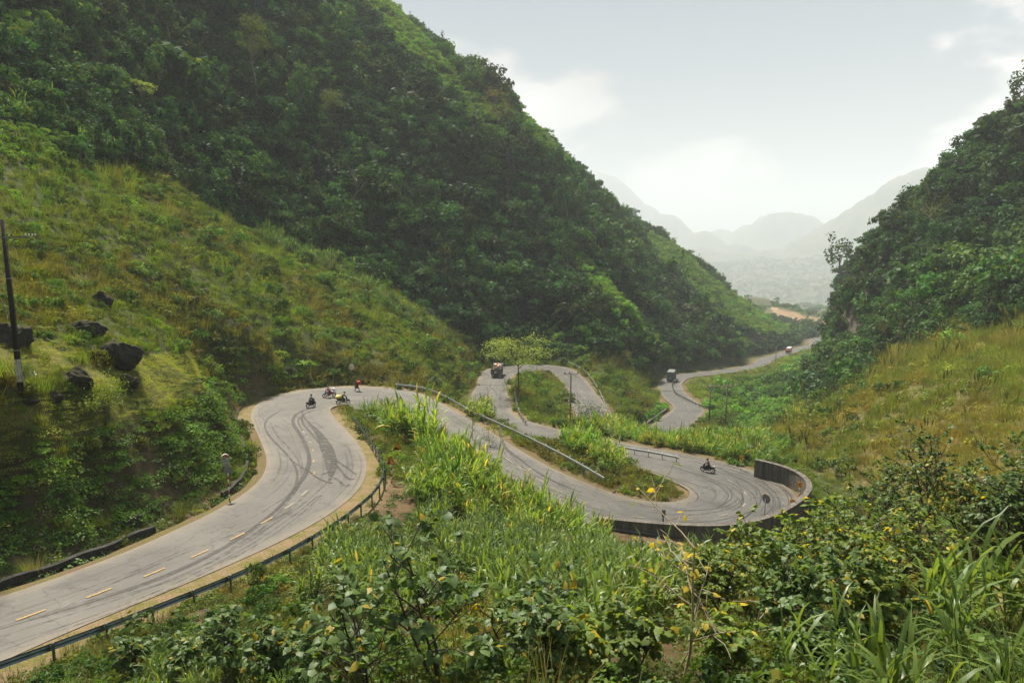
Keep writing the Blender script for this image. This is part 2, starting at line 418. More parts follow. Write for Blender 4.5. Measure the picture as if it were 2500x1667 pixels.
# a bare ridge with terraced fields beyond the last bend
def mound(u, v, t, wx, wy, h):
    global GZ
    p = pt(u, v, t); GZ = GZ + h * np.exp(-((GX - p[0]) / wx) ** 2 - ((GY - p[1]) / wy) ** 2)
mound(1835, 742, 860, 40, 55, 20); mound(1880, 748, 880, 45, 50, 8)
# cut the road bed
_has = _ri >= 0
_rz = np.where(_has, ROAD[np.maximum(_ri, 0), 2], 0.0)
_far = np.clip(RR / 90, 1, 4)
_w = np.where(_has, 1 - sstep(0.0, 1.0, (_ro - 1.1 * _far) / (2.6 * _far)), 0.0)
GZ = GZ * (1 - _w) + (_rz - 0.10 - 0.05 * _far - 0.04 * np.clip(_ro, 0, 4)) * _w
# the outer side of the far road drops away at once
_drop = _has & (_rl > 0) & (np.where(_has, RS[np.maximum(_ri, 0)], 0) > 395) & (_ro > 1.2)
GZ = np.where(_drop, np.minimum(GZ, _rz - .25 - .33 * np.clip(_ro - 1.2, 0, 16)), GZ)
# drain along the cut side of the near road
_ds = np.where(_has, RS[np.maximum(_ri, 0)], 1e4)
_ditch = np.exp(-((_rl + RHW[np.maximum(_ri, 0)] + 1.15) / 0.42) ** 4) * (_has & (_ds < 66))
GZ = GZ - 0.42 * _ditch

def ground(x, y):
    x = np.asarray(x, float); y = np.asarray(y, float)
    a = np.arctan2(x, y); l = np.log(np.maximum(np.hypot(x, y), 0.81))
    fa = np.clip((a - GA[0]) / (GA[1] - GA[0]), 0, NA - 1.001); fl = np.clip(np.interp(l, GL, np.arange(NR)), 0, NR - 1.001)
    i = fl.astype(int); j = fa.astype(int); u = fl - i; v = fa - j
    return (GZ[i, j] * (1 - v) + GZ[i, j + 1] * v) * (1 - u) + (GZ[i + 1, j] * (1 - v) + GZ[i + 1, j + 1] * v) * u
_ts = np.exp(np.linspace(math.log(4), math.log(5000), 2400))
def hit(u, v, tmin=0.0):
    """the ground point one looks at through a place of the photograph"""
    d = ray(u, v); t = _ts[_ts > tmin]
    zz = ground(d[0] * t, d[1] * t); b = np.nonzero(d[2] * t < zz)[0]
    if len(b) == 0: return d * 5000
    k = b[0]; lo, hi = t[max(k - 1, 0)], t[k]
    for _ in range(12):
        m = (lo + hi) / 2
        if d[2] * m < float(ground(d[0] * m, d[1] * m)): hi = m
        else: lo = m
    q = d * hi; q[2] = float(ground(q[0], q[1])); return q
# ------------------------------------------------------------------ ground material and mesh
SLX = np.gradient(GZ, axis=0) / np.maximum(np.gradient(RR, axis=0), 1e-6)
SLY = np.gradient(GZ, axis=1) / np.maximum(RR * (GA[1] - GA[0]), 1e-6)
SLOPE = np.hypot(SLX, SLY)
UU, VV = project(GX, GY, GZ)
YELLOW = [[(320,880),(430,850),(510,850),(560,872),(520,900),(480,950),(380,1000),(265,1035),(250,990),(330,950)], [(-300,800),(0,835),(130,830),(215,850),(200,880),(90,905),(-300,900)], [(60,905),(300,880),(350,905),(330,940),(180,945),(60,935)],
          [(-200,985),(0,965),(170,975),(240,1000),(250,1040),(150,1065),(60,1040),(-200,1060)], [(-200,1075),(20,1075),(65,1110),(30,1150),(-200,1160)]]
CANE = [[(893,988),(950,972),(1010,965),(1080,1010),(1135,1060),(1160,1100),(1245,1180),(1330,1210),(1420,1240),(1470,1300),(1480,1370),(1440,1400),(1560,1430),(1800,1415),(1900,1420),(1850,1470),(1600,1500),(1450,1560),(1250,1560),(1150,1440),(1060,1420),(1020,1330),(1035,1200),(1030,1120),(995,1075),(955,1045),(895,1005)],
        [(1165,1005),(1240,1035),(1330,1040),(1420,1055),(1480,1048),(1600,1032),(1750,1035),(1850,1060),(1915,1100),(1870,1130),(1790,1125),(1680,1105),(1560,1095),(1400,1075),(1280,1060),(1180,1030)],
        [(1370,1085),(1470,1060),(1545,1090),(1540,1130),(1480,1130),(1420,1120)],
        [(720,1420),(860,1340),(1000,1360),(1050,1450),(960,1530),(760,1520)],
        [(150,1670),(420,1635),(700,1620),(720,1720),(150,1720)],
        [(2330,1290),(2700,1270),(2700,1360),(2380,1380)]]
def inany(u, v, polys):
    m = np.zeros(u.shape, bool)
    for p in polys: m |= inpoly(u, v, p)
    return m
FARSLOPE = [(1560,1030),(1640,950),(1700,925),(1850,905),(1960,860),(2050,820),(2050,880),(1980,960),(1940,1020),(1850,1060),(1750,1040)]
BROWN = [(1860,1100),(1960,1000),(2090,930),(2180,850),(2330,790),(2520,760),(3500,700),(3500,1300),(2500,1250),(2250,1200),(2050,1180)]
BANKP = [(-500,1240),(0,1115),(130,1085),(250,1060),(420,1010),(545,905),(620,900),(760,895),(850,905),(700,930),(600,980),(560,1060),(520,1180),(430,1260),(250,1330),(0,1420),(-500,1580)]
def zone_cols(x, y, z, u, v, r, slope):
    n1 = fbm(x * 0.09, y * 0.09, 71, 4); n2 = fbm(x * 0.9, y * 0.9, 77, 3); n3 = fbm(x * .02, y * .02, 79, 3)
    C = np.zeros(x.shape + (3,)); mix = lambda a, b, t: np.array(a) * (1 - t[..., None]) + np.array(b) * t[..., None]
    t = np.clip(0.5 + 0.8 * n1, 0, 1)
    C[:] = mix((0.045, 0.062, 0.020), (0.075, 0.078, 0.028), t)             # grassy slope
    br = inpoly(u, v, BROWN) & (r > 45) & (r < 300)
    C = np.where(br[..., None], mix((0.095, 0.092, 0.036), (0.125, 0.105, 0.045), t), C)
    yl = inany(u + 45 * fbm(x * .16, y * .16, 133, 4), v + 30 * fbm(x * .16, y * .16, 139, 4), YELLOW) & (r < 90)
    C = np.where(yl[..., None], mix((0.095, 0.10, 0.025), (0.13, 0.12, 0.035), t), C)
    bk = inpoly(u, v, BANKP) & (r < 120)
    C = np.where(bk[..., None], mix((0.045, 0.040, 0.020), (0.085, 0.062, 0.035), np.clip(0.45 + n2, 0, 1)), C)
    fo = (forest_left(u, v) & (r > 80)) | (inpoly(u, v, RIGHT_WOOD) & (r > 90))
    C = np.where((fo & (r < 700))[..., None], mix((0.018, 0.028, 0.012), (0.035, 0.045, 0.018), t), C)
    rock = fo & (r < 700) & ((slope > 1.35) | (_ro < 6.5))
    C = np.where(rock[..., None], mix((0.07, 0.065, 0.055), (0.13, 0.11, 0.085), np.clip(0.5 + n2, 0, 1)), C)
    fg = (r < 60) & (v > 1150) & ~inpoly(u, v, BANKP)
    C = np.where(fg[..., None], mix((0.055, 0.045, 0.022), (0.12, 0.08, 0.045), np.clip(0.5 + 0.9 * n2, 0, 1)), C)
    far = r > 640
    C = np.where(far[..., None], mix((0.045, 0.06, 0.03), (0.10, 0.10, 0.055), np.clip(0.5 + 1.2 * n3 + 0.5 * n1, 0, 1)), C)
    fields = far & (r < 800) & inpoly(u, v, [(1880,748),(2060,790),(2060,830),(1900,790)])
    C = np.where(fields[..., None], mix((0.22, 0.15, 0.09), (0.30, 0.22, 0.14), np.clip(0.5 + n1, 0, 1)), C)
    return C
GC = zone_cols(GX, GY, GZ, UU, VV, RR, SLOPE)
# bare verge next to the road
_vg = sstep(4.5, 0.8, _ro) * (_has) * (0.65 + 0.35 * fbm(GX * 0.5, GY * 0.5, 83, 3))
GC = GC * (1 - _vg[..., None]) + np.array((0.15, 0.105, 0.06)) * _vg[..., None]

def ground_material():
    m, nt, N, L, out = new_mat("ground_soil_and_grass")
    b = N.new("ShaderNodeBsdfPrincipled"); b.inputs["Roughness"].default_value = 0.95; b.inputs["Specular IOR Level"].default_value = 0.1
    at = N.new("ShaderNodeAttribute"); at.attribute_name = "gcol"
    tc = N.new("ShaderNodeTexCoord")
    n1 = N.new("ShaderNodeTexNoise"); n1.inputs["Scale"].default_value = 1.3; n1.inputs["Detail"].default_value = 9; n1.inputs["Roughness"].default_value = 0.68
    L.new(tc.outputs["Object"], n1.inputs[0])
    n2 = N.new("ShaderNodeTexNoise"); n2.inputs["Scale"].default_value = 0.12; n2.inputs["Detail"].default_value = 8; n2.inputs["Roughness"].default_value = 0.65
    L.new(tc.outputs["Object"], n2.inputs[0])
    ad = N.new("ShaderNodeMath"); ad.operation = 'MULTIPLY_ADD'; L.new(n1.outputs[0], ad.inputs[0]); ad.inputs[1].default_value = 1.3; L.new(n2.outputs[0], ad.inputs[2])
    mr = N.new("ShaderNodeMapRange"); L.new(ad.outputs[0], mr.inputs[0]); mr.inputs[1].default_value = 0.75; mr.inputs[2].default_value = 1.55
    mr.inputs[3].default_value = 0.45; mr.inputs[4].default_value = 1.6
    vm = N.new("ShaderNodeVectorMath"); vm.operation = 'SCALE'; L.new(at.outputs["Color"], vm.inputs[0]); L.new(mr.outputs[0], vm.inputs["Scale"])
    L.new(vm.outputs[0], b.inputs["Base Color"])
    bp = N.new("ShaderNodeBump"); bp.inputs["Strength"].default_value = 0.8; bp.inputs["Distance"].default_value = 0.25
    L.new(n1.outputs[0], bp.inputs["Height"]); L.new(bp.outputs[0], b.inputs["Normal"])
    L.new(b.outputs[0], out.inputs[0]); return m
def grid_mesh(name, X, Y, Z, mat):
    nr, na = X.shape; me = bpy.data.meshes.new(name)
    v = np.stack([X, Y, Z], -1).reshape(-1, 3)
    i = np.arange(nr * na).reshape(nr, na)
    q = np.stack([i[:-1, :-1], i[:-1, 1:], i[1:, 1:], i[1:, :-1]], -1).reshape(-1, 4)[:, ::-1]
    me.vertices.add(len(v)); me.vertices.foreach_set("co", v.ravel())
    me.loops.add(q.size); me.loops.foreach_set("vertex_index", q.ravel())
    me.polygons.add(len(q)); me.polygons.foreach_set("loop_start", np.arange(0, q.size, 4)); me.polygons.foreach_set("loop_total", np.full(len(q), 4))
    me.polygons.foreach_set("use_smooth", np.ones(len(q), bool))
    me.materials.append(mat); me.update(calc_edges=True)
    return me
_me = grid_mesh("terrain", GX, GY, GZ, ground_material())
_ca = _me.color_attributes.new("gcol", 'FLOAT_COLOR', 'POINT')
_ca.data.foreach_set("color", np.concatenate([np.clip(GC, 0, 1).reshape(-1, 3), np.ones((GC.shape[0] * GC.shape[1], 1))], 1).ravel())
# mountainside behind the viewpoint: unseen, added to block sky light from the rear
def unseen_rear_slope():
    na, nr = 60, 70; A = np.linspace(GA[-1], GA[0] + 2 * math.pi, na); Lr = np.linspace(GL[0], math.log(1200), nr); AA2, LL2 = np.meshgrid(A, Lr); R2 = np.exp(LL2); t = (AA2 - A[0]) / (A[-1] - A[0])
    zr = np.interp(Lr, GL, GZ[:, -1])[:, None]; zl = np.interp(Lr, GL, GZ[:, 0])[:, None]; X = R2 * np.sin(AA2); Y = R2 * np.cos(AA2)
    Z = zr * (1 - t) + zl * t + np.sin(t * math.pi) ** 1.5 * 230 * (1 - np.exp(-R2 * .75 / 230)) * (1 + .2 * fbm(X * .02, Y * .02, 5, 3))
    me = grid_mesh("terrain", X, Y, Z, bpy.data.materials["ground_soil_and_grass"]); ca_ = me.color_attributes.new("gcol", 'FLOAT_COLOR', 'POINT'); ca_.data.foreach_set("color", np.tile((.05, .06, .025, 1.0), X.size))
    o = bpy.data.objects.new("terrain", me); link(o); tag(o, "unseen grassy mountainside added behind the viewpoint to block sky light", "terrain", kind="structure")
unseen_rear_slope()
terrain = bpy.data.objects.new("terrain", _me); link(terrain); tag(terrain, "steep green mountain slopes and valley around the winding road", "terrain", kind="structure")

# ------------------------------------------------------------------ asphalt
def asphalt_material():
    m, nt, N, L, out = new_mat("worn_asphalt")
    b = N.new("ShaderNodeBsdfPrincipled")
    uv = N.new("ShaderNodeUVMap"); uv.uv_map = "along"          # u = metres off the centre line, v = metres along
    tc = N.new("ShaderNodeTexCoord")
    def noise(vec, scale, detail=5, rough=0.6, sx=None):
        n = N.new("ShaderNodeTexNoise"); n.inputs["Scale"].default_value = scale; n.inputs["Detail"].default_value = detail; n.inputs["Roughness"].default_value = rough
        if sx:
            mp = N.new("ShaderNodeMapping"); mp.inputs["Scale"].default_value = sx; L.new(vec, mp.inputs[0]); L.new(mp.outputs[0], n.inputs[0])
        else: L.new(vec, n.inputs[0])
        return n.outputs[0]
    def mr(x, a, b_, c, d, clamp=True):
        n = N.new("ShaderNodeMapRange"); n.inputs[1].default_value = a; n.inputs[2].default_value = b_; n.inputs[3].default_value = c; n.inputs[4].default_value = d
        n.clamp = clamp; L.new(x, n.inputs[0]); return n.outputs[0]
    def mul(x, y):
        n = N.new("ShaderNodeMath"); n.operation = 'MULTIPLY'; L.new(x, n.inputs[0])
        if isinstance(y, float): n.inputs[1].default_value = y
        else: L.new(y, n.inputs[1])
        return n.outputs[0]
    big = mr(noise(tc.outputs["Object"], 0.22, 6, 0.6), 0.3, 0.7, 0.74, 1.22)
    fine = mr(noise(tc.outputs["Object"], 9.0, 6, 0.75), 0.25, 0.75, 0.82, 1.18)
    streak = noise(uv.outputs[0], 1.0, 5, 0.62, (3.4, 0.045, 1))     # long worn lanes and tyre lines
    st1 = mr(streak, 0.55, 0.66, 1.0, 0.58)
    st2 = mr(noise(uv.outputs[0], 1.0, 3, 0.5, (9.0, 0.07, 1)), 0.60, 0.68, 1.0, 0.72)
    gate = mr(noise(tc.outputs["Object"], 0.09, 3, 0.5), 0.42, 0.58, 0.0, 1.0)
    mixs = N.new("ShaderNodeMix"); mixs.data_type = 'FLOAT'; L.new(gate, mixs.inputs[0]); mixs.inputs[2].default_value = 1.0; L.new(st2, mixs.inputs[3])
    vo = N.new("ShaderNodeTexVoronoi"); vo.feature = 'DISTANCE_TO_EDGE'; vo.inputs["Scale"].default_value = 0.33
    wn = N.new("ShaderNodeTexNoise"); wn.inputs["Scale"].default_value = 1.1; wn.inputs["Detail"].default_value = 4; L.new(tc.outputs["Object"], wn.inputs[0])
    wa = N.new("ShaderNodeVectorMath"); wa.operation = 'MULTIPLY_ADD'; L.new(wn.outputs["Color"], wa.inputs[0]); wa.inputs[1].default_value = (1.6, 1.6, 1.6); L.new(tc.outputs["Object"], wa.inputs[2]); L.new(wa.outputs[0], vo.inputs["Vector"])
    crack = mr(vo.outputs["Distance"], 0.004, 0.020, 0.62, 1.0)
    patch = mr(noise(tc.outputs["Object"], 0.55, 3, 0.4), 0.60, 0.62, 1.0, 0.82)
    val = mul(mul(mul(mul(mul(big, fine), st1), mixs.outputs[0]), crack), patch)
    # dust towards the edges
    at = N.new("ShaderNodeAttribute"); at.attribute_name = "edge"
    nd = noise(tc.outputs["Object"], 0.8, 5, 0.6)
    ed = N.new("ShaderNodeMath"); ed.operation = 'MULTIPLY_ADD'; L.new(nd, ed.inputs[0]); ed.inputs[1].default_value = 0.5; L.new(at.outputs["Fac"], ed.inputs[2])
    dust = mr(ed.outputs[0], 0.98, 1.34, 0.0, 0.75)
    base = N.new("ShaderNodeVectorMath"); base.operation = 'SCALE'; base.inputs[0].default_value = (0.086, 0.083, 0.076); L.new(val, base.inputs["Scale"])
    mx = N.new("ShaderNodeMix"); mx.data_type = 'RGBA'; L.new(dust, mx.inputs[0]); L.new(base.outputs[0], mx.inputs[6]); mx.inputs[7].default_value = (0.17, 0.14, 0.10, 1)
    L.new(mx.outputs[2], b.inputs["Base Color"])
    rg = mr(streak, 0.5, 0.7, 0.62, 0.42); L.new(rg, b.inputs["Roughness"]); b.inputs["Specular IOR Level"].default_value = 0.35
    bp = N.new("ShaderNodeBump"); bp.inputs["Strength"].default_value = 0.25; bp.inputs["Distance"].default_value = 0.02
    L.new(noise(tc.outputs["Object"], 14.0, 4, 0.7), bp.inputs["Height"]); L.new(bp.outputs[0], b.inputs["Normal"])
    L.new(b.outputs[0], out.inputs[0]); return m
MAT_ASPHALT = asphalt_material()
def ribbon(name, s0, s1, la, lb, nl, mat, dz=0.0, step=0.5, wob=0.0, drop=0.0, seed=0, parent=None):
    """strip along the road between two offsets (functions of the half width), nl lanes of quads"""
    s = np.arange(s0, s1 + 1e-6, step); f = lambda A: np.interp(s, RS, A)
    x, y, z, hw = f(ROAD[:, 0]), f(ROAD[:, 1]), f(ROAD[:, 2]), f(RHW); nx, ny = f(RN[:, 0]), f(RN[:, 1])
    a = la(hw); b = lb(hw)
    if wob:
        a = a + min(wob, .3) * .8 * fbm(s * 0.6, s * 0 + seed + 5.5, 190 + seed, 3)
        b = b + wob * fbm(s * 0.35, s * 0 + seed, 90 + seed, 3)
    V, UV, E = [], [], []
    k = np.linspace(0, 1, nl + 1)
    lat = a[:, None] * (1 - k) + b[:, None] * k
    X = x[:, None] + nx[:, None] * lat; Y = y[:, None] + ny[:, None] * lat
    Z = z[:, None] + dz - drop * k[None, :] ** 1.5 + 0 * lat
    nr = len(s); i = np.arange(nr * (nl + 1)).reshape(nr, nl + 1)
    q = np.stack([i[:-1, :-1], i[:-1, 1:], i[1:, 1:], i[1:, :-1]], -1).reshape(-1, 4)
    if (b - a).mean() < 0: q = q[:, ::-1]
    me = bpy.data.meshes.new(name)
    me.from_pydata(np.stack([X, Y, Z], -1).reshape(-1, 3).tolist(), [], q.tolist())
    me.polygons.foreach_set("use_smooth", np.ones(len(q), bool)); me.materials.append(mat)
    ul = me.uv_layers.new(name="along"); vi = np.empty(len(me.loops), int); me.loops.foreach_get("vertex_index", vi)
    uvv = np.stack([lat, s[:, None] + 0 * lat], -1).reshape(-1, 2); ul.data.foreach_set("uv", uvv[vi].ravel())
    e = me.attributes.new("edge", 'FLOAT', 'POINT'); e.data.foreach_set("value", (np.abs(lat) / hw[:, None]).ravel())
    o = bpy.data.objects.new(name, me); link(o, parent); return o
S_END = RS[-1]
road = ribbon("road", 0, S_END, lambda h: -h, lambda h: h, 12, MAT_ASPHALT)
tag(road, "grey asphalt mountain road winding through four hairpin bends", "road", kind="structure")
# ------------------------------------------------------------------ leaf materials
LEAFK = 1.5
def leaf_mat(name, ca, cb, cc=(0.30, 0.24, 0.03), inst=True, trans=0.35, gloss=0.012, rough=0.55):
    """two greens mixed leaf by leaf, some leaves turned yellow; instanced plants carry a tint of their own"""
    ca = [c * LEAFK * k for c, k in zip(ca, (1, 1, .78))]; cb = [c * LEAFK * k for c, k in zip(cb, (1.02, 1, .74))]; cc = [c * 1.1 for c in cc]
    m, nt, N, L, out = new_mat(name)
    lv = N.new("ShaderNodeAttribute"); lv.attribute_name = "lv"
    mx = N.new("ShaderNodeMix"); mx.data_type = 'RGBA'; L.new(lv.outputs["Fac"], mx.inputs[0])
    mx.inputs[6].default_value = (*ca, 1); mx.inputs[7].default_value = (*cb, 1)
    ye = N.new("ShaderNodeMapRange"); L.new(lv.outputs["Fac"], ye.inputs[0]); ye.inputs[1].default_value = 1.0; ye.inputs[2].default_value = 1.5
    m2 = N.new("ShaderNodeMix"); m2.data_type = 'RGBA'; L.new(ye.outputs[0], m2.inputs[0]); L.new(mx.outputs[2], m2.inputs[6]); m2.inputs[7].default_value = (*cc, 1)
    col = m2.outputs[2]
    if inst:
        ti = N.new("ShaderNodeAttribute"); ti.attribute_type = 'INSTANCER'; ti.attribute_name = "col"
        mu = N.new("ShaderNodeMix"); mu.data_type = 'RGBA'; mu.blend_type = 'MULTIPLY'; mu.inputs[0].default_value = 1.0
        mu.clamp_result = False
        L.new(col, mu.inputs[6]); L.new(ti.outputs["Color"], mu.inputs[7]); col = mu.outputs[2]
    else:
        oi = N.new("ShaderNodeObjectInfo"); mr = N.new("ShaderNodeMapRange"); L.new(oi.outputs["Random"], mr.inputs[0])
        mr.inputs[3].default_value = 0.85; mr.inputs[4].default_value = 1.15
        vm = N.new("ShaderNodeVectorMath"); vm.operation = 'SCALE'; L.new(col, vm.inputs[0]); L.new(mr.outputs[0], vm.inputs["Scale"]); col = vm.outputs[0]
    di = N.new("ShaderNodeBsdfDiffuse"); tr = N.new("ShaderNodeBsdfTranslucent"); L.new(col, di.inputs[0])
    tcl = N.new("ShaderNodeMix"); tcl.data_type = 'RGBA'; tcl.blend_type = 'MULTIPLY'; tcl.inputs[0].default_value = 1.0; tcl.clamp_result = False
    L.new(col, tcl.inputs[6]); tcl.inputs[7].default_value = (1.35, 1.25, 0.55, 1); L.new(tcl.outputs[2], tr.inputs[0])
    s1 = N.new("ShaderNodeMixShader"); s1.inputs[0].default_value = trans; L.new(di.outputs[0], s1.inputs[1]); L.new(tr.outputs[0], s1.inputs[2])
    gl = N.new("ShaderNodeBsdfGlossy"); gl.inputs["Roughness"].default_value = rough; gl.inputs[0].default_value = (0.9, 0.95, 1.0, 1)
    s2 = N.new("ShaderNodeMixShader"); s2.inputs[0].default_value = gloss; L.new(s1.outputs[0], s2.inputs[1]); L.new(gl.outputs[0], s2.inputs[2])
    L.new(s2.outputs[0], out.inputs[0]); return m
ML_BUSH = leaf_mat("forest_leaf", (0.022, 0.050, 0.021), (0.050, 0.088, 0.027), (0.16, 0.15, 0.04))
ML_CANE = leaf_mat("tall_grass_blade", (0.042, 0.082, 0.026), (0.095, 0.150, 0.042), (0.30, 0.25, 0.08), trans=0.42, gloss=0.02, rough=0.45)
ML_GRASS = leaf_mat("grass_blade", (0.075, 0.090, 0.030), (0.13, 0.13, 0.042), (0.165, 0.152, 0.075), trans=0.35, gloss=0.01)
ML_CREEP = leaf_mat("creeper_leaf", (0.030, 0.060, 0.012), (0.065, 0.105, 0.020), (0.2, 0.18, 0.03), trans=0.3, gloss=0.015)
MT_TWIG = plain("twig_bark", (0.10, 0.075, 0.05), 0.9, var=0.3, scale=20)
MT_BARK = plain("tree_bark", (0.16, 0.14, 0.115), 0.9, var=0.35, scale=8)

# ------------------------------------------------------------------ plant meshes
def quads_mesh(name, V, Q, lv, mats, midx=None):
    """V verts, Q quads, lv one value per quad"""
    me = bpy.data.meshes.new(name); V = np.asarray(V, float); Q = np.asarray(Q, int)
    me.vertices.add(len(V)); me.vertices.foreach_set("co", V.ravel())
    me.loops.add(Q.size); me.loops.foreach_set("vertex_index", Q.ravel())
    me.polygons.add(len(Q)); me.polygons.foreach_set("loop_start", np.arange(0, Q.size, 4)); me.polygons.foreach_set("loop_total", np.full(len(Q), 4))
    for m in mats: me.materials.append(m)
    if midx is not None: me.polygons.foreach_set("material_index", np.asarray(midx, int))
    a = me.attributes.new("lv", 'FLOAT', 'FACE'); a.data.foreach_set("value", np.asarray(lv, float))
    me.update(calc_edges=True); return me
def unit(v): return v / np.maximum(np.linalg.norm(v, axis=-1, keepdims=True), 1e-9)
def leaves_at(P, Nn, L, W, rng, droop=0.0):
    """diamond leaves at P facing Nn"""
    n = len(P); d = unit(np.cross(Nn, rng.normal(size=(n, 3)))); d = unit(d + np.array([0, 0, -droop])); s = unit(np.cross(d, Nn))
    L = np.broadcast_to(L, (n,))[:, None]; W = np.broadcast_to(W, (n,))[:, None]
    V = np.stack([P, P + d * L * .45 + s * W * .5 - Nn * W * .12, P + d * L - Nn * L * .12, P + d * L * .45 - s * W * .5 - Nn * W * .12], 1).reshape(-1, 3)
    return V, np.arange(n * 4).reshape(n, 4)
def tube(pts, rad, k=5):
    """quads of a tapered tube through pts"""
    pts = np.asarray(pts, float); rad = np.broadcast_to(rad, (len(pts),)); T = np.gradient(pts, axis=0); T = unit(T)
    ref = np.array([0.31, 0.9, 0.2]); A = unit(np.cross(T, ref)); B = np.cross(T, A)
    th = np.linspace(0, 2 * math.pi, k, endpoint=False)
    V = (pts[:, None] + rad[:, None, None] * (A[:, None] * np.cos(th)[None, :, None] + B[:, None] * np.sin(th)[None, :, None])).reshape(-1, 3)
    i = np.arange(len(pts) * k).reshape(len(pts), k); j = np.roll(i, -1, 1)
    return V, np.stack([i[:-1], j[:-1], j[1:], i[1:]], -1).reshape(-1, 4)
class Bag:
    def __init__(s): s.V, s.Q, s.lv, s.mi, s.n = [], [], [], [], 0
    def add(s, V, Q, lv=0.5, mi=0):
        s.V.append(V); s.Q.append(Q + s.n); s.n += len(V)
        s.lv.append(np.broadcast_to(lv, (len(Q),)).astype(float)); s.mi.append(np.full(len(Q), mi)); return s
    def mesh(s, name, mats):
        return quads_mesh(name, np.vstack(s.V), np.vstack(s.Q), np.concatenate(s.lv), mats, np.concatenate(s.mi))
def crown_leaves(bag, rng, rx, rz, cz, nclump, nleaf, L, W, yellow=0.03, droop=0.3, up=0.6, spread=0.33):
    c = unit(rng.normal(size=(nclump, 3))); c[:, 2] = np.abs(c[:, 2]) * 1.1 - 0.35; c = unit(c) * rng.uniform(0.55, 0.95, (nclump, 1))
    cen = c * np.array([rx, rx, rz]) + np.array([0, 0, cz])
    k = rng.integers(0, nclump, nleaf)
    off = unit(rng.normal(size=(nleaf, 3))) * rng.uniform(0.3, 1.0, (nleaf, 1)) ** 0.6 * np.array([rx, rx, rz]) * spread
    P = cen[k] + off; Nn = unit(unit(off) + np.array([0, 0, up]) + rng.normal(size=(nleaf, 3)) * 0.45)
    V, Q = leaves_at(P, Nn, L * rng.uniform(.7, 1.3, nleaf), W * rng.uniform(.7, 1.3, nleaf), rng, droop)
    lv = np.clip(rng.uniform(0, 1, nclump)[k] * 0.5 + rng.uniform(0, .6, nleaf), 0, 1); lv = np.where(rng.uniform(size=nleaf) < yellow, 1.5, lv)
    bag.add(V, Q, lv)
def blade(bag, rng, base, az, length, width, lean, curl, seg=4, lv=0.5, mi=0):
    """one arching grass blade"""
    t = np.linspace(0, 1, seg + 1); ang = lean + curl * t ** 1.4
    dx = np.sin(ang); dz = np.cos(ang); step = length / seg
    x = np.r_[0, np.cumsum(dx[:-1] * step)]; z = np.r_[0, np.cumsum(dz[:-1] * step)]
    w = width * np.array([0.65, 1.0, 0.95, 0.6, 0.06])[:seg + 1] if seg == 4 else width * np.linspace(1, 0.1, seg + 1)
    h = np.array([math.cos(az), math.sin(az), 0]); s = np.array([-math.sin(az), math.cos(az), 0])
    tw = rng.uniform(-.4, .4)
    s2 = s * math.cos(tw) + np.array([0, 0, 1]) * math.sin(tw)
    c = base + h * x[:, None] + np.array([0, 0, 1]) * z[:, None]
    V = np.concatenate([c - s2 * w[:, None] / 2, c + s2 * w[:, None] / 2]); n = seg + 1
    i = np.arange(seg); Q = np.stack([i, i + 1, n + i + 1, n + i], -1); bag.add(V, Q, lv, mi)
def cane_mesh(name, seed, H=2.3, stems=15, per=7, rad=0.5, width=0.075, yellow=0.05, leafL=1.0, mats=None):
    rng = np.random.default_rng(seed); b = Bag()
    for k in range(stems):
        a = rng.uniform(0, 6.28); r = rad * math.sqrt(rng.uniform()); p = np.array([r * math.cos(a), r * math.sin(a), 0]); h = H * rng.uniform(.55, 1.0)
        ln = rng.uniform(.05, .30); top = p + np.array([math.cos(a) * ln * h, math.sin(a) * ln * h, h * .72])
        b.add(*tube([p, (p + top) / 2 + rng.normal(size=3) * .02, top], [.014, .012, .006], 3), lv=0.7, mi=0)
        for j in range(per):
            t = (j + .6) / per; q = p + (top - p) * (0.12 + 0.88 * t)
            last = j >= per - 2
            blade(b, rng, q, a + rng.uniform(-1.9, 1.9) + (j % 2) * 3.0, leafL * rng.uniform(.65, 1.15), width * rng.uniform(.8, 1.25), rng.uniform(.10, .35) if last else rng.uniform(.3, .75),
                  rng.uniform(.9, 1.7) if last else rng.uniform(1.3, 2.2), 4, 1.5 if rng.uniform() < yellow * (2.2 if t < .35 else .6) else rng.uniform(0.05, .95))
    return b.mesh(name, mats or [ML_CANE])
def tuft_mesh(name, seed, n=60, H=0.8, rad=0.35, w=0.022, yellow=0.2, leaves=0, mats=None, plume=0):
    rng = np.random.default_rng(seed); b = Bag()
    for k in range(n):
        a = rng.uniform(0, 6.28); r = rad * math.sqrt(rng.uniform()); p = np.array([r * math.cos(a), r * math.sin(a), -.04])
        blade(b, rng, p, a + rng.normal() * .8, H * rng.uniform(.5, 1.1), w, rng.uniform(.05, .5), rng.uniform(.3, 1.3), 3, 1.5 if rng.uniform() < yellow else rng.uniform(0, 1))
    for k in range(plume):
        a = rng.uniform(0, 6.28); h = H * rng.uniform(1.2, 1.7); tip = np.array([math.cos(a) * h * .25, math.sin(a) * h * .25, h])
        b.add(*tube([np.zeros(3), tip * .6, tip], [.008, .006, .004], 3), lv=1.5); b.add(*tube([tip * .78, tip * .9, tip * 1.08], [.008, .045, .006], 4), lv=1.5)
    if leaves:
        crown_leaves(b, rng, rad * 1.2, H * .45, H * .25, 7, leaves, .13, .08, yellow * .5)
    return b.mesh(name, mats or [ML_GRASS])
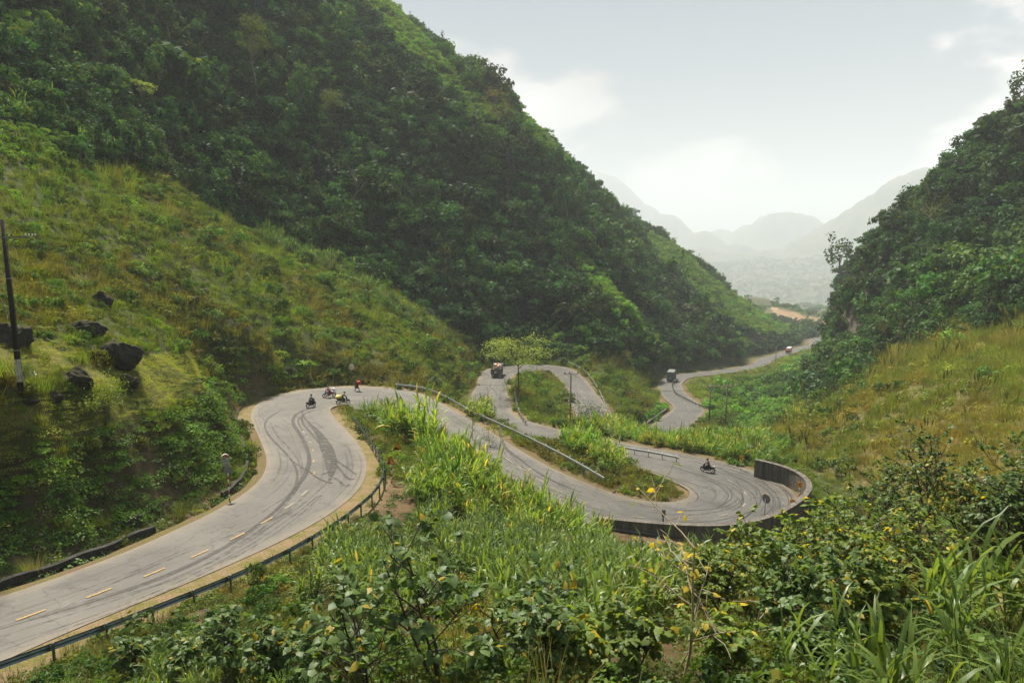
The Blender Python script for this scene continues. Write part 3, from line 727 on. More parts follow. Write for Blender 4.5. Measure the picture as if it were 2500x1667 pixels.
def bush_mesh(name, seed, rx=1.0, rz=0.8, cz=0.55, nclump=13, nleaf=330, L=0.25, W=0.16, trunk=0, yellow=0.02):
    rng = np.random.default_rng(seed); b = Bag()
    crown_leaves(b, rng, rx, rz, cz, nclump, nleaf, L, W, yellow)
    if trunk:
        top = np.array([rng.normal() * .1, rng.normal() * .1, cz])
        b.add(*tube([(0, 0, -.3), tuple(top * .5), tuple(top)], [.06, .05, .03], 5), mi=1)
        for k in range(5):
            a = rng.uniform(0, 6.28); b.add(*tube([top * rng.uniform(.5, .9), top + np.array([math.cos(a) * rx * .6, math.sin(a) * rx * .6, rz * rng.uniform(.1, .6)])], [.03, .012], 4), mi=1)
    return b.mesh(name, [ML_BUSH, MT_BARK])
def creeper_mesh(name, seed, n=150, rad=.7, hgt=.28, L=.12, W=.09, yellow=.03, mats=None):
    rng = np.random.default_rng(seed); b = Bag()
    a = rng.uniform(0, 6.28, n); r = rad * np.sqrt(rng.uniform(size=n)); P = np.stack([r * np.cos(a), r * np.sin(a), hgt * (1 - (r / rad) ** 2) * rng.uniform(.3, 1.1, n)], 1)
    Nn = unit(np.stack([np.cos(a) * .5, np.sin(a) * .5, np.ones(n)], 1) + rng.normal(size=(n, 3)) * .45)
    V, Q = leaves_at(P, Nn, L * rng.uniform(.6, 1.3, n), W * rng.uniform(.6, 1.3, n), rng, .1)
    b.add(V, Q, np.where(rng.uniform(size=n) < yellow, 1.5, rng.uniform(0, 1, n))); return b.mesh(name, mats or [ML_CREEP])
def proto(me): return bpy.data.objects.new(me.name, me)
BUSHES = [proto(bush_mesh("bush_%s" % k, 100 + i, *a)) for i, (k, a) in enumerate((("round", ()), ("low", (1.15, .6, .4, 16, 330)), ("dense", (1.0, .9, .7, 20, 420, .17, .11)), ("loose", (.9, .9, .8, 9, 260, .23, .13, 1)),
          ("tall", (.75, 1.35, 1.35, 14, 380, .2, .12, 1)), ("broad", (1.25, .75, .9, 13, 380, .24, .15, 1))))]
CANES = [proto(cane_mesh("cane_%s" % k, 200 + i, *a)) for i, (k, a) in enumerate((("full", ()), ("thick", (2.5, 19, 7, .6)), ("low", (1.7, 13, 6, .55)), ("dry", (2.2, 14, 7, .5, .065, .2)), ("wide", (2.1, 17, 7, .75, .085))))]
TUFTS = [proto(tuft_mesh("tuft_%s" % k, 300 + i, *a)) for i, (k, a) in enumerate((("green", (60, .75)), ("leafy", (34, .7, .4, .022, .15, 70)), ("dry", (70, .85, .4, .02, .55)), ("weed", (14, .55, .45, .02, .1, 120)), ("plume", (50, 1.0, .35, .022, .45, 0, None, 4)), ("short", (70, .42, .45, .02, .3))))]
CREEPS = [proto(creeper_mesh("creeper_%d" % i, 400 + i, *a)) for i, a in enumerate(((), (190, .8, .35, .09, .07), (110, .6, .22, .16, .11)))]
MOSSY = [proto(creeper_mesh("low_herb_%d" % i, 430 + i, 150, .65, .16, .07, .05, .25, [ML_GRASS])) for i in range(2)]

# ------------------------------------------------------------------ scattering uncountable plants
def scatter_nodes(protos, name):
    col = bpy.data.collections.new(name + "_kinds")
    ng = bpy.data.node_groups.new(name + "_nodes", 'GeometryNodeTree')
    ng.interface.new_socket("Geometry", in_out='INPUT', socket_type='NodeSocketGeometry'); ng.interface.new_socket("Geometry", in_out='OUTPUT', socket_type='NodeSocketGeometry')
    N = ng.nodes; L = ng.links; gi = N.new("NodeGroupInput"); go = N.new("NodeGroupOutput")
    ge = N.new("GeometryNodeGeometryToInstance")
    for o in reversed(protos):
        oi = N.new("GeometryNodeObjectInfo"); oi.inputs[0].default_value = o; oi.transform_space = 'ORIGINAL'
        oi.inputs["As Instance"].default_value = True
        L.new(oi.outputs["Geometry"], ge.inputs[0])
    ip = N.new("GeometryNodeInstanceOnPoints"); ip.inputs["Pick Instance"].default_value = True
    def na(n, t):
        x = N.new("GeometryNodeInputNamedAttribute"); x.data_type = t; x.inputs[0].default_value = n; return x.outputs[0]
    jn = N.new("GeometryNodeJoinGeometry")
    for l in list(L):
        if l.to_node == ge: L.new(l.from_socket, jn.inputs[0])
    N.remove(ge)
    L.new(gi.outputs[0], ip.inputs["Points"]); L.new(jn.outputs[0], ip.inputs["Instance"])
    L.new(na("idx", 'INT'), ip.inputs["Instance Index"]); L.new(na("rot", 'FLOAT_VECTOR'), ip.inputs["Rotation"]); L.new(na("scl", 'FLOAT_VECTOR'), ip.inputs["Scale"])
    L.new(ip.outputs[0], go.inputs[0]); return ng
def scatter(name, label, category, protos, P, idx, rz, scl, col, tilt=0.12):
    n = len(P); me = bpy.data.meshes.new(name); me.vertices.add(n); me.vertices.foreach_set("co", np.asarray(P, float).ravel())
    def at(nm, ty, arr, key):
        a = me.attributes.new(nm, ty, 'POINT'); a.data.foreach_set(key, np.asarray(arr).ravel())
    at("idx", 'INT', np.asarray(idx, np.int32), "value")
    at("rot", 'FLOAT_VECTOR', np.stack([RNG.normal(size=n) * tilt, RNG.normal(size=n) * tilt, rz], 1).astype(np.float32), "vector")
    at("scl", 'FLOAT_VECTOR', np.asarray(scl, np.float32), "vector")
    at("col", 'FLOAT_COLOR', np.c_[col, np.ones(n)].astype(np.float32), "color")
    me.update(); o = bpy.data.objects.new(name, me); link(o); tag(o, label, category, kind="stuff")
    mod = o.modifiers.new("scatter", 'NODES'); mod.node_group = scatter_nodes(protos, name)
    print("SCATTER", name, n); return o

_dR = np.gradient(RR, axis=0); _dA = _dR * RR * (GA[1] - GA[0])
SLX = np.gradient(GZ, axis=0) / np.maximum(np.gradient(RR, axis=0), 1e-6); SLY = np.gradient(GZ, axis=1) / np.maximum(RR * (GA[1] - GA[0]), 1e-6); SLOPE = np.hypot(SLX, SLY)
_AREA = _dA * np.sqrt(1 + SLOPE ** 2)
_wu = UU + 14 * fbm(GX * .08, GY * .08, 131, 3) * np.clip(120 / RR, .3, 3); _wv = VV + 14 * fbm(GX * .08, GY * .08, 137, 3) * np.clip(120 / RR, .3, 3)
INFRAME = (UU > -300) & (UU < 2800) & (VV > -500) & (VV < 1900) & (RR > 3)
# what the eye cannot see from anywhere near: ground in the lee of higher ground
_el = GZ / RR; _cm = np.maximum.accumulate(_el, axis=0)
SEEN = (_cm - _el) * RR < 9.0
OFFROAD = _ro > 0.9
Z_FL = forest_left(_wu, _wv) & (RR > 80) & (RR < 720)
Z_FR = inpoly(_wu, _wv, RIGHT_WOOD) & (RR > 90) & (RR < 430)
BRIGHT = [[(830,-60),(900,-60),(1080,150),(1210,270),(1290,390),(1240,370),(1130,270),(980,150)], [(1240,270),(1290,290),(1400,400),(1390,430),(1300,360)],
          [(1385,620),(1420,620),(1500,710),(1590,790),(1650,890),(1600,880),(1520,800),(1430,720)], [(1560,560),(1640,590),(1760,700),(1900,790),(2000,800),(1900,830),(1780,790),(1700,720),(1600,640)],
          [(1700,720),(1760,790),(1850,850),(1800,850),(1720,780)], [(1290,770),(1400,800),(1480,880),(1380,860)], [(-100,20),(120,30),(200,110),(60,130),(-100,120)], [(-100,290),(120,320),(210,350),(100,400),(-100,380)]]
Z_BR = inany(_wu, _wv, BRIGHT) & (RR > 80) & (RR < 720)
Z_YE = inany(UU + 45 * fbm(GX * .16, GY * .16, 133, 4), VV + 30 * fbm(GX * .16, GY * .16, 139, 4), YELLOW) & (RR < 90)
Z_BK = inpoly(_wu, _wv, BANKP) & (RR < 125) & ~Z_YE
EDGECANE = [[(470,400),(560,425),(660,560),(820,640),(960,730),(1090,830),(1060,835),(930,750),(800,670),(640,595),(520,470)], [(-50,180),(60,200),(280,370),(440,420),(400,440),(250,400),(100,300),(-50,300)]]
Z_CA = inany(_wu, _wv, CANE) & (RR < 135) & ~((VV < 1010) & (UU < 1020) & (RR > 90))
Z_EC = inany(_wu, _wv, EDGECANE) & (RR < 220) & (fbm(GX * .12, GY * .12, 151, 2) > -0.25)
Z_BN = inpoly(_wu, _wv, BROWN) & (RR > 45) & (RR < 300) & ~Z_FR
Z_FS = inpoly(_wu, _wv, FARSLOPE) & (RR > 100) & (RR < 620)
Z_GR = (RR > 36) & (RR < 720) & ~(Z_FL | Z_FR | Z_YE | Z_BK | Z_CA | Z_BN | Z_FS)
Z_FG = (RR < 60) & (VV > 1180) & ~(Z_BK | Z_CA)
N1 = fbm(GX * 0.09, GY * 0.09, 71, 4); N2 = fbm(GX * .35, GY * .35, 73, 3); N4 = fbm(GX * .03, GY * .03, 75, 3)
def draw(mask, rho, jitter=True):
    """cells of the ground drawn with density rho per square metre"""
    lam = np.where(mask & INFRAME & SEEN, _AREA * rho, 0.0)
    k = RNG.poisson(lam); i, j = np.nonzero(k); rep = k[i, j]; i = np.repeat(i, rep); j = np.repeat(j, rep)
    fi = np.clip(i + RNG.uniform(-.5, .5, len(i)), 0, NR - 1.01); fj = np.clip(j + RNG.uniform(-.5, .5, len(j)), 0, NA - 1.01)
    l = np.interp(fi, np.arange(NR), GL); a = np.interp(fj, np.arange(NA), GA); r = np.exp(l)
    x = r * np.sin(a); y = r * np.cos(a); z = ground(x, y)
    return np.stack([x, y, z], 1), i, j
def tint(n, base, var=0.18, hue=0.08):
    b = np.asarray(base, float) * RNG.normal(1, var, (n, 1)).clip(.5, 1.7); return (b * RNG.normal(1, hue, (n, 3))).clip(.1, 4)
def s3(s, flat=0.15):
    return np.stack([s * RNG.normal(1, flat, len(s)), s * RNG.normal(1, flat, len(s)), s * RNG.normal(1, flat, len(s))], 1).clip(.1, 20)
def go(name, label, cat, protos, mask, rho, size, base, pick=None, var=.18, hue=.08, tilt=.12, sink=0.05, spread=.28):
    P, i, j = draw(mask & (OFFROAD if name != 'gravel' else True), rho); n = len(P)
    if n == 0: return
    sz = (np.exp(RNG.normal(0, spread, n)) * (size(i, j) if callable(size) else size)).clip(.05, 9)
    c = tint(n, base(i, j) if callable(base) else base, var, hue)
    P[:, 2] -= sink * sz
    idx = RNG.integers(0, len(protos), n) if pick is None else RNG.choice(len(protos), n, p=np.array(pick) / sum(pick))
    return scatter(name, label, cat, protos, P, idx, RNG.uniform(0, 6.28, n), s3(sz), c, tilt)
# forest on both mountains: bushes get larger and sparser with distance
_spc = np.clip(RR / 110, 1.1, 2.3)
_cov = np.where(N2 + .6 * N1 > -.75, 1.0, .25)
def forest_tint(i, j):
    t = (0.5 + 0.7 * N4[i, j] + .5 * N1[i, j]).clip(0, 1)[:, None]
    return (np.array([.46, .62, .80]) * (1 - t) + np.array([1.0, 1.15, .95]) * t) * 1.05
_rockface = ((SLOPE > 1.5) & (N2 > .05)) | ((_ro < 6.0) & (N2 > -.25))
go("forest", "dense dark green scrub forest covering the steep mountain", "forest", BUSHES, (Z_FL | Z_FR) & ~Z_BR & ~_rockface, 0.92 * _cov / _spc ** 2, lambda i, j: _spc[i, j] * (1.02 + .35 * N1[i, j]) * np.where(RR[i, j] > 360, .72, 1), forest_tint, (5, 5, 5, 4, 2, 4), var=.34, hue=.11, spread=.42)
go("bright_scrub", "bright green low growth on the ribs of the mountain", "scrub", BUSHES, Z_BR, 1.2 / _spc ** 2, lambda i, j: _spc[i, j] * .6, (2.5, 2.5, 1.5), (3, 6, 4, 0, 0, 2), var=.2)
go("hill_grass", "rough mixed grass and weeds covering the slope below the forest", "grass", TUFTS, Z_GR & (RR < 215) & ~Z_FG, 1.5 / np.clip(RR / 80, .7, 2.2) ** 1.6, lambda i, j: 1.25 * np.clip(RR[i, j] / 80, .85, 2.0) * (1 + .4 * N1[i, j]),
   lambda i, j: np.where((N1[i, j] > .12)[:, None], (.95, .98, .66), np.where((N2[i, j] > .2)[:, None], (.95, 1.5, .5), (.88, 1.18, .56))), (4, 5, 4, 6, 0, 3), var=.22)
go("hill_scrub", "scattered low bushes on the grassy slope", "scrub", BUSHES, Z_GR & (RR < 215) & ~Z_FG & (N2 + .5 * N1 > .02), .26 / np.clip(RR / 80, .7, 2.2) ** 1.5, lambda i, j: .75 * np.clip(RR[i, j] / 80, .7, 1.8), (1.5, 1.45, .95), (4, 6, 4, 1, 0, 1), var=.3)
go("field_herbs", "pale yellow green crop growing on small terraces", "crop", MOSSY + [TUFTS[5]], Z_YE, 7.0, .62, (1.7, 1.9, .85), (5, 5, 2), var=.12, hue=.05)
go("field_weeds", "darker weeds between the terrace crops", "weeds", CREEPS, Z_YE & (N2 > .25), 1.5, .7, (.9, .95, .8), var=.2)
go("bank_creeper", "green creeper hanging over the road bank", "creeper", CREEPS, Z_BK & (_ro > 2.7) & (N2 + .4 * N1 > -.42), 4.5 * np.clip(45 / RR, .35, 1.2), lambda i, j: .85 * np.clip(RR[i, j] / 50, .8, 1.7), lambda i, j: np.where((N1[i, j] > 0.1)[:, None], (2.0, 2.1, .8), (1.15, 1.35, .6)), var=.22)
go("bank_tufts", "grass tufts growing on the road bank", "grass", TUFTS, Z_BK & (_ro > 1.75) & (N1 > -.2), .8, .9, (.9, 1.05, .55), (5, 6, 2, 6, 0, 3))
go("tall_grass", "tall green elephant grass filling the slope between the road bends", "grass", CANES, Z_CA & (_ro > 1.6) & (RR > 48), np.where(N2 > -.55, 1.15, .2) * np.clip(65 / RR, .45, 1.1), lambda i, j: 1.0 * np.clip(1 + .25 * N2[i, j], .6, 1.4) * np.where(UU[i, j] > 1500, .85, 1.0),
   lambda i, j: np.where((N1[i, j] > .0)[:, None], (1.8, 1.65, 1.0), (1.35, 1.45, .95)), (5, 5, 3, 1.2, 4), var=.2, tilt=.18, spread=.24)
go("edge_cane", "strip of dark green maize along the foot of the forest", "maize", CANES, Z_EC, .55, 1.0, (.75, .85, .8), (4, 4, 4, 1, 4))
go("dry_grass", "tawny dry grass on the hillside above the gully", "grass", TUFTS, Z_BN, 2.0 / np.clip(RR / 70, .7, 2.2) ** 1.6, lambda i, j: 1.15 * np.clip(RR[i, j] / 70, .8, 2.2), lambda i, j: np.where((N1[i, j] + .5 * N4[i, j] > .05)[:, None], (1.5, 1.42, .9), (1.15, 1.4, .65)), (4, 2, 6, 2, .7, 4), var=.18)
go("gully_scrub", "green bushes scattered through the dry hillside grass", "scrub", BUSHES, Z_BN & ((N2 + N4 > .35) | (_wu < 2120)), .09 * np.clip(80 / RR, .4, 1.5), lambda i, j: .9 * np.clip(RR[i, j] / 90, .6, 1.6), (1.6, 1.55, .9), (4, 6, 4, 1, 0, 1), var=.28)
go("valley_scrub", "low green cane and scrub on the slope under the far road", "scrub", BUSHES, Z_FS & ~((_ro < 8) & (RR > 170)), 1.1 / np.clip(RR / 95, 1., 4.5) ** 2 * np.where(N1 > -.5, 1, .4), lambda i, j: .62 * np.clip(RR[i, j] / 95, 1., 4.5), lambda i, j: np.where((N4[i, j] + N1[i, j] > .0)[:, None], (2.3, 2.5, 1.5), (1.3, 1.5, 1.1)), (3, 7, 4, 0, 0, 1), var=.22)
go("road_edge_grass", "green grass on the outer edge of the far road", "grass", TUFTS, (_ro > 1.3) & (_ro < 10) & (_rl > 0) & (RR > 150) & (RR < 620), .55 * np.clip(200 / RR, .3, 1), lambda i, j: 1.5 * np.clip(RR[i, j] / 200, .9, 2.2), (1.1, 1.5, .7), (5, 5, 1, 6, 0, 4), var=.25)
go("ground_cover", "low weeds and creepers under the shrubs of the near slope", "weeds", CREEPS + [TUFTS[3], TUFTS[5], TUFTS[2]], (Z_FG | (Z_CA & (RR < 60))) & (_ro > 1.4) & (RR > 9.5) & ~(inpoly(UU, VV, [(880,1000),(1000,1040),(1030,1200),(960,1300),(900,1230),(905,1120)]) & (N2 > -.4)), 4.6 * np.where(N2 > -.35, 1, .4), .8, lambda i, j: np.where((N1[i, j] > .15)[:, None], (1.3, 1.1, .8), (.85, .95, .75)), (4, 3, 3, 3, 2, 1.5), var=.25)
go("far_forest", "hazy woods on the slopes far down the valley", "forest", BUSHES, (RR > 720) & (RR < 4600) & (UU > 1600) & (UU < 2200) & (N4 > -.45), 1 / 30.0 ** 2 * np.where(RR < 1500, 2.5, 1), lambda i, j: np.clip(RR[i, j] / 260, 3, 10), (1.3, 1.35, 1.0), (5, 4, 5, 1, 1, 4), var=.3)
go("near_scrub", "low leafy scrub between the shrubs of the near slope", "scrub", BUSHES, Z_FG & (_ro > 3.5) & (RR > 12) & (RR < 40) & (VV > 1400) & (N2 > -.3), .55, .42, lambda i, j: np.where((N1[i, j] > .1)[:, None], (1.5, 1.5, .8), (1.0, 1.1, .75)), (3, 6, 4, 1, 0, 1), var=.25)
go("verge_weeds", "low dry weeds along the road verges", "weeds", TUFTS + MOSSY, (_ro > .9) & (_ro < 3.2) & (RR < 140) & (N2 > -.3), 1.5, .45, (1.3, 1.1, .6), (1, 1, 2, 2, 0, 3, 3, 3))
# ------------------------------------------------------------------ mesh builder for made things
class MB:
    def __init__(s): s.v, s.f = [], []
    def _add(s, V, Fc):
        n = len(s.v); s.v += [tuple(map(float, p)) for p in V]; s.f += [tuple(int(i) + n for i in f) for f in Fc]; return s
    def box(s, c, d, rot=None, taper=1.0):
        x, y, z = (k / 2 for k in d); t = taper
        P = [(-x, -y, -z), (x, -y, -z), (x, y, -z), (-x, y, -z), (-x * t, -y * t, z), (x * t, -y * t, z), (x * t, y * t, z), (-x * t, y * t, z)]
        if rot is not None: P = [tuple(rot @ Vector(p)) for p in P]
        return s._add([(p[0] + c[0], p[1] + c[1], p[2] + c[2]) for p in P], [(0, 3, 2, 1), (4, 5, 6, 7), (0, 1, 5, 4), (1, 2, 6, 5), (2, 3, 7, 6), (3, 0, 4, 7)])
    def tube(s, pts, rad, k=8, cap=True):
        pts = [np.asarray(p, float) for p in pts]
        V, Q = tube(np.array(pts), rad, k); n = len(pts)
        Fc = [tuple(q) for q in Q]
        if cap: Fc += [tuple(range(k))[::-1], tuple(range((n - 1) * k, n * k))]
        return s._add(V, Fc)
    def disc(s, c, axis, r, th, k=16):
        a = unit(np.asarray(axis, float)); c = np.asarray(c, float)
        return s.tube([c - a * th / 2, c + a * th / 2], [r, r], k)
    def torus(s, c, axis, R_, r, k=20, m=6):
        a = unit(np.asarray(axis, float)); u = unit(np.cross(a, (0.3, 0.2, 0.93))); w = np.cross(a, u); V = []; Fc = []
        for i in range(k):
            th = 2 * math.pi * i / k; d = u * math.cos(th) + w * math.sin(th)
            for j in range(m):
                ph = 2 * math.pi * j / m; V.append(np.asarray(c) + d * (R_ + r * math.cos(ph)) + a * r * math.sin(ph))
        for i in range(k):
            for j in range(m): Fc.append((i * m + j, ((i + 1) % k) * m + j, ((i + 1) % k) * m + (j + 1) % m, i * m + (j + 1) % m))
        return s._add(V, Fc)
    def prism(s, poly, axis_o, ex, ey, en, depth):
        o = np.asarray(axis_o, float); ex, ey, en = (np.asarray(k, float) for k in (ex, ey, en)); n = len(poly)
        A = [o + ex * p[0] + ey * p[1] for p in poly]; B = [a + en * depth for a in A]
        return s._add(A + B, [tuple(range(n))[::-1], tuple(range(n, 2 * n))] + [(i, (i + 1) % n, n + (i + 1) % n, n + i) for i in range(n)])
    def ball(s, c, r, k=12, m=8):
        r = np.broadcast_to(np.asarray(r, float), (3,)); V = []; Fc = []
        for i in range(m + 1):
            th = math.pi * i / m
            for j in range(k):
                ph = 2 * math.pi * j / k; V.append((c[0] + r[0] * math.sin(th) * math.cos(ph), c[1] + r[1] * math.sin(th) * math.sin(ph), c[2] + r[2] * math.cos(th)))
        for i in range(m):
            for j in range(k): Fc.append((i * k + j, (i + 1) * k + j, (i + 1) * k + (j + 1) % k, i * k + (j + 1) % k))
        return s._add(V, Fc)
    def build(s, name, mat, parent=None, smooth=False):
        return mesh_obj(name, s.v, s.f, mat, parent, smooth)

# ------------------------------------------------------------------ verges, markings, tyre lines
def verge_material(name, sand, grass, mixlo=.45, mixhi=.6):
    m, nt, N, L, out = new_mat(name); b = N.new("ShaderNodeBsdfPrincipled"); b.inputs["Roughness"].default_value = .95; b.inputs["Specular IOR Level"].default_value = .1
    tc = N.new("ShaderNodeTexCoord"); n1 = N.new("ShaderNodeTexNoise"); n1.inputs["Scale"].default_value = .9; n1.inputs["Detail"].default_value = 8; n1.inputs["Roughness"].default_value = .7; L.new(tc.outputs["Object"], n1.inputs[0])
    n2 = N.new("ShaderNodeTexNoise"); n2.inputs["Scale"].default_value = 11; n2.inputs["Detail"].default_value = 6; n2.inputs["Roughness"].default_value = .7; L.new(tc.outputs["Object"], n2.inputs[0])
    mr = N.new("ShaderNodeMapRange"); L.new(n1.outputs[0], mr.inputs[0]); mr.inputs[1].default_value = mixlo; mr.inputs[2].default_value = mixhi
    mx = N.new("ShaderNodeMix"); mx.data_type = 'RGBA'; L.new(mr.outputs[0], mx.inputs[0]); mx.inputs[6].default_value = (*sand, 1); mx.inputs[7].default_value = (*grass, 1)
    m2 = N.new("ShaderNodeMapRange"); L.new(n2.outputs[0], m2.inputs[0]); m2.inputs[1].default_value = .3; m2.inputs[2].default_value = .7; m2.inputs[3].default_value = .55; m2.inputs[4].default_value = 1.35
    vm = N.new("ShaderNodeVectorMath"); vm.operation = 'SCALE'; L.new(mx.outputs[2], vm.inputs[0]); L.new(m2.outputs[0], vm.inputs["Scale"]); L.new(vm.outputs[0], b.inputs["Base Color"])
    bp = N.new("ShaderNodeBump"); bp.inputs["Strength"].default_value = .7; bp.inputs["Distance"].default_value = .08; L.new(n2.outputs[0], bp.inputs["Height"]); L.new(bp.outputs[0], b.inputs["Normal"])
    L.new(b.outputs[0], out.inputs[0]); return m
MV_SAND = verge_material("sandy_verge", (0.21, 0.155, 0.09), (0.14, 0.13, 0.04))
MV_EARTH = verge_material("earth_verge", (0.14, 0.10, 0.06), (0.12, 0.11, 0.035))
S_HP1 = road_px(*c3(1300, 240))[0]; S_TIP = road_px(*c3(1560, 330))[0]
S_HP2A = road_px(*fv(1420, 1180))[0]; S_HP2B = road_px(*fv(1735, 1095))[0]
def top_px(px, f, h=0.78, zc=None):
    """plan path of a rail whose top edge is seen along px; it stands h above the road beside it"""
    out = []
    for q in px:
        z = zc if zc is not None else -20.0
        for _ in range(8):
            p = pz(*f(*q), z); s, lat = road_near(p); z = 0.5 * z + 0.5 * (float(np.interp(s, RS, ROAD[:, 2])) + h)
        p = pz(*f(*q), z); out.append(p)
    return np.array(out)
zA = lambda x, y: (500 + .2551 * x, 850 + .2551 * y)
z2 = lambda x, y: (1100 + .2551 * x, 800 + .2551 * y)
z3 = lambda x, y: (1600 + .2126 * x, 750 + .2126 * y)
RAIL1 = top_px([(-420,1600),(-180,1530),(0,1467),(218,1390),(458,1305),(676,1222),(868,1148),(1037,1080),(1175,1020),(1312,957),(1420,895),(1514,842),(1592,790),(1652,740),(1700,702),(1735,660),(1757,620),(1765,580),(1750,530),(1725,485),(1690,430),(1655,385),(1620,340)], c3, .78, -17)
def offs(path):
    a = np.array([road_near(p) for p in path]); o = np.argsort(a[:, 0]); return a[o, 0], a[o, 1]
_r1s, _r1l = offs(RAIL1)
def rail1_off(h, s): return np.maximum(np.interp(s, _r1s, _r1l), h + .5)
def strip_between(name, s0, s1, la, lb, mat, label, dz=-.03, drop=.25, wob=.6, seed=1):
    s = np.arange(s0, s1 + 1e-6, .5)
    o = ribbon(name, s0, s1, lambda h: la(h, s), lambda h: lb(h, s), 6, mat, dz, .5, wob, drop, seed); tag(o, label, "verge", kind="structure"); return o
strip_between("verge", 0, S_TIP, lambda h, s: h - .15, lambda h, s: rail1_off(h, s) + 1.0, MV_SAND, "sandy verge under the dark green guard rail")
strip_between("verge", 0, S_HP1 - 12, lambda h, s: -h + .1, lambda h, s: -h - .75, MV_EARTH, "narrow earth verge beside the drain", wob=.15, drop=.06, seed=2)
strip_between("verge", S_HP1 - 14, S_HP1 + 32, lambda h, s: -h + .2, lambda h, s: -h - 1.7, MV_SAND, "yellow grass verge round the outside of the upper bend", drop=.12, seed=3)
strip_between("verge", S_HP1 + 30, S_HP2A - 2, lambda h, s: -h + .1, lambda h, s: -h - 1.9, MV_EARTH, "brown verge below the pale guard rail", drop=.2, seed=4)
strip_between("verge", S_HP2B - 2, S_HP2B + 40, lambda h, s: h - .1, lambda h, s: h + 1.6, MV_EARTH, "earth verge in front of the cane field", drop=.1, seed=5)
_sD = road_px(*z2(380, 700))[0]
strip_between("verge", _sD - 20, _sD + 45, lambda h, s: h - .1, lambda h, s: h + 1.9, MV_SAND, "sandy verge inside the lower bend", drop=.2, seed=6)
strip_between("verge", _sD + 50, _sD + 128, lambda h, s: -h + .1, lambda h, s: -h - 1.4, MV_EARTH, "verge under the rail outside the lower bend", drop=.2, seed=7)
_sF = road_px(1690, 1000)[0]
strip_between("verge", _sF - 25, _sF + 45, lambda h, s: h - .1, lambda h, s: h + 1.6, MV_EARTH, "verge outside the bend down the valley", drop=.2, seed=8)
MK_YEL = plain("worn_yellow_paint", (0.29, 0.185, 0.06), .7, var=.35, scale=9)
MK_PALE = plain("worn_pale_paint", (0.22, 0.19, 0.145), .75, var=.35, scale=7)
def quad_strip(name, P, W, mat, parent, dz):
    dz = dz * 2.2 + .012
    P = np.asarray(P, float); T = unit(np.gradient(P[:, :2], axis=0)); Nn = np.stack([T[:, 1], -T[:, 0]], 1); W = np.broadcast_to(W, (len(P),))
    a = P.copy(); b = P.copy(); a[:, :2] -= Nn * W[:, None] / 2; b[:, :2] += Nn * W[:, None] / 2; a[:, 2] += dz; b[:, 2] += dz; n = len(P)
    for arr in (a, b):                      # lay every corner on the road surface
        for q in arr:
            _, i, _d = kd.find((q[0], q[1], 0)); j = min(max(i, 1), len(ROAD) - 2); gr = (ROAD[j + 1, 2] - ROAD[j - 1, 2]) / (RS[j + 1] - RS[j - 1])
            q[2] = ROAD[i, 2] + gr * ((q[0] - ROAD[i, 0]) * RT[i, 0] + (q[1] - ROAD[i, 1]) * RT[i, 1]) + dz
    return mesh_obj(name, list(a) + list(b), [(i, i + 1, n + i + 1, n + i)[::-1] for i in range(n - 1)], mat, parent)
def dash(s, lat, ln=1.25, w=.11, mat=None):
    ss = np.linspace(s - ln / 2, s + ln / 2, 5); quad_strip("lane_dash", [road_at(q, lat) for q in ss], w, mat or MK_YEL, road, .009)
for q in ((130,1262),(450,1157),(710,1060),(920,973),(1090,895),(1225,822),(1327,757),(1397,698),(1443,605),(1441,550),(1438,500),(1425,462),(1412,440),(1395,415)):
    s, l = road_px(*c3(*q)); dash(s, l, 1.3 if q[0] < 1400 else .8, .14, MK_YEL if q[0] < 1300 or q[0] > 1430 else MK_PALE)
for q in ((555,1265),(685,1350),(850,1455),(1020,1550)):
    s, l = road_px(*z2(*q)); dash(s, l, 1.5, .14, MK_PALE)
for s in np.arange(S_HP2A + 2, S_HP2B + 10, 4.2): dash(s, .4, 1.2, .12, MK_PALE)
for s in np.arange(_sD - 12, _sD + 130, 4.6): dash(s, .1, 1.4, .13, MK_PALE)
for s in np.arange(_sF - 20, _sF + 150, 5.0): dash(s, 0, 1.6, .14, MK_PALE)

def mark_mat(name, col, lo, hi, rough=.6):
    m, nt, N, L, out = new_mat(name); b = N.new("ShaderNodeBsdfPrincipled"); b.inputs["Base Color"].default_value = (*col, 1); b.inputs["Roughness"].default_value = rough; b.inputs["Specular IOR Level"].default_value = .3
    tc = N.new("ShaderNodeTexCoord"); n = N.new("ShaderNodeTexNoise"); n.inputs["Scale"].default_value = 1.7; n.inputs["Detail"].default_value = 8; n.inputs["Roughness"].default_value = .72; L.new(tc.outputs["Object"], n.inputs[0])
    mr = N.new("ShaderNodeMapRange"); L.new(n.outputs[0], mr.inputs[0]); mr.inputs[1].default_value = lo; mr.inputs[2].default_value = hi; mr.inputs[4].default_value = .85
    tr = N.new("ShaderNodeBsdfTransparent"); mx = N.new("ShaderNodeMixShader"); L.new(mr.outputs[0], mx.inputs[0]); L.new(tr.outputs[0], mx.inputs[1]); L.new(b.outputs[0], mx.inputs[2]); L.new(mx.outputs[0], out.inputs[0]); return m
MM_TYRE = mark_mat("tyre_rubber", (.050, .048, .045), .30, .62)
MM_FAINT = mark_mat("tyre_rubber_faint", (.060, .058, .055), .40, .74)
MM_SCRATCH = mark_mat("pale_scrape", (.26, .255, .245), .48, .68)
MM_WET = mark_mat("damp_stain", (.058, .056, .052), .36, .60, .45)
def px_path(px, f):
    out = []
    for q in px:
        s, l = road_px(*f(*q)); out.append(road_at(s, l))
    P, _ = resample(catmull(np.array(out), .35), .5); return gsmooth(P, 3) if len(P) > 24 else gsmooth(P, 1)
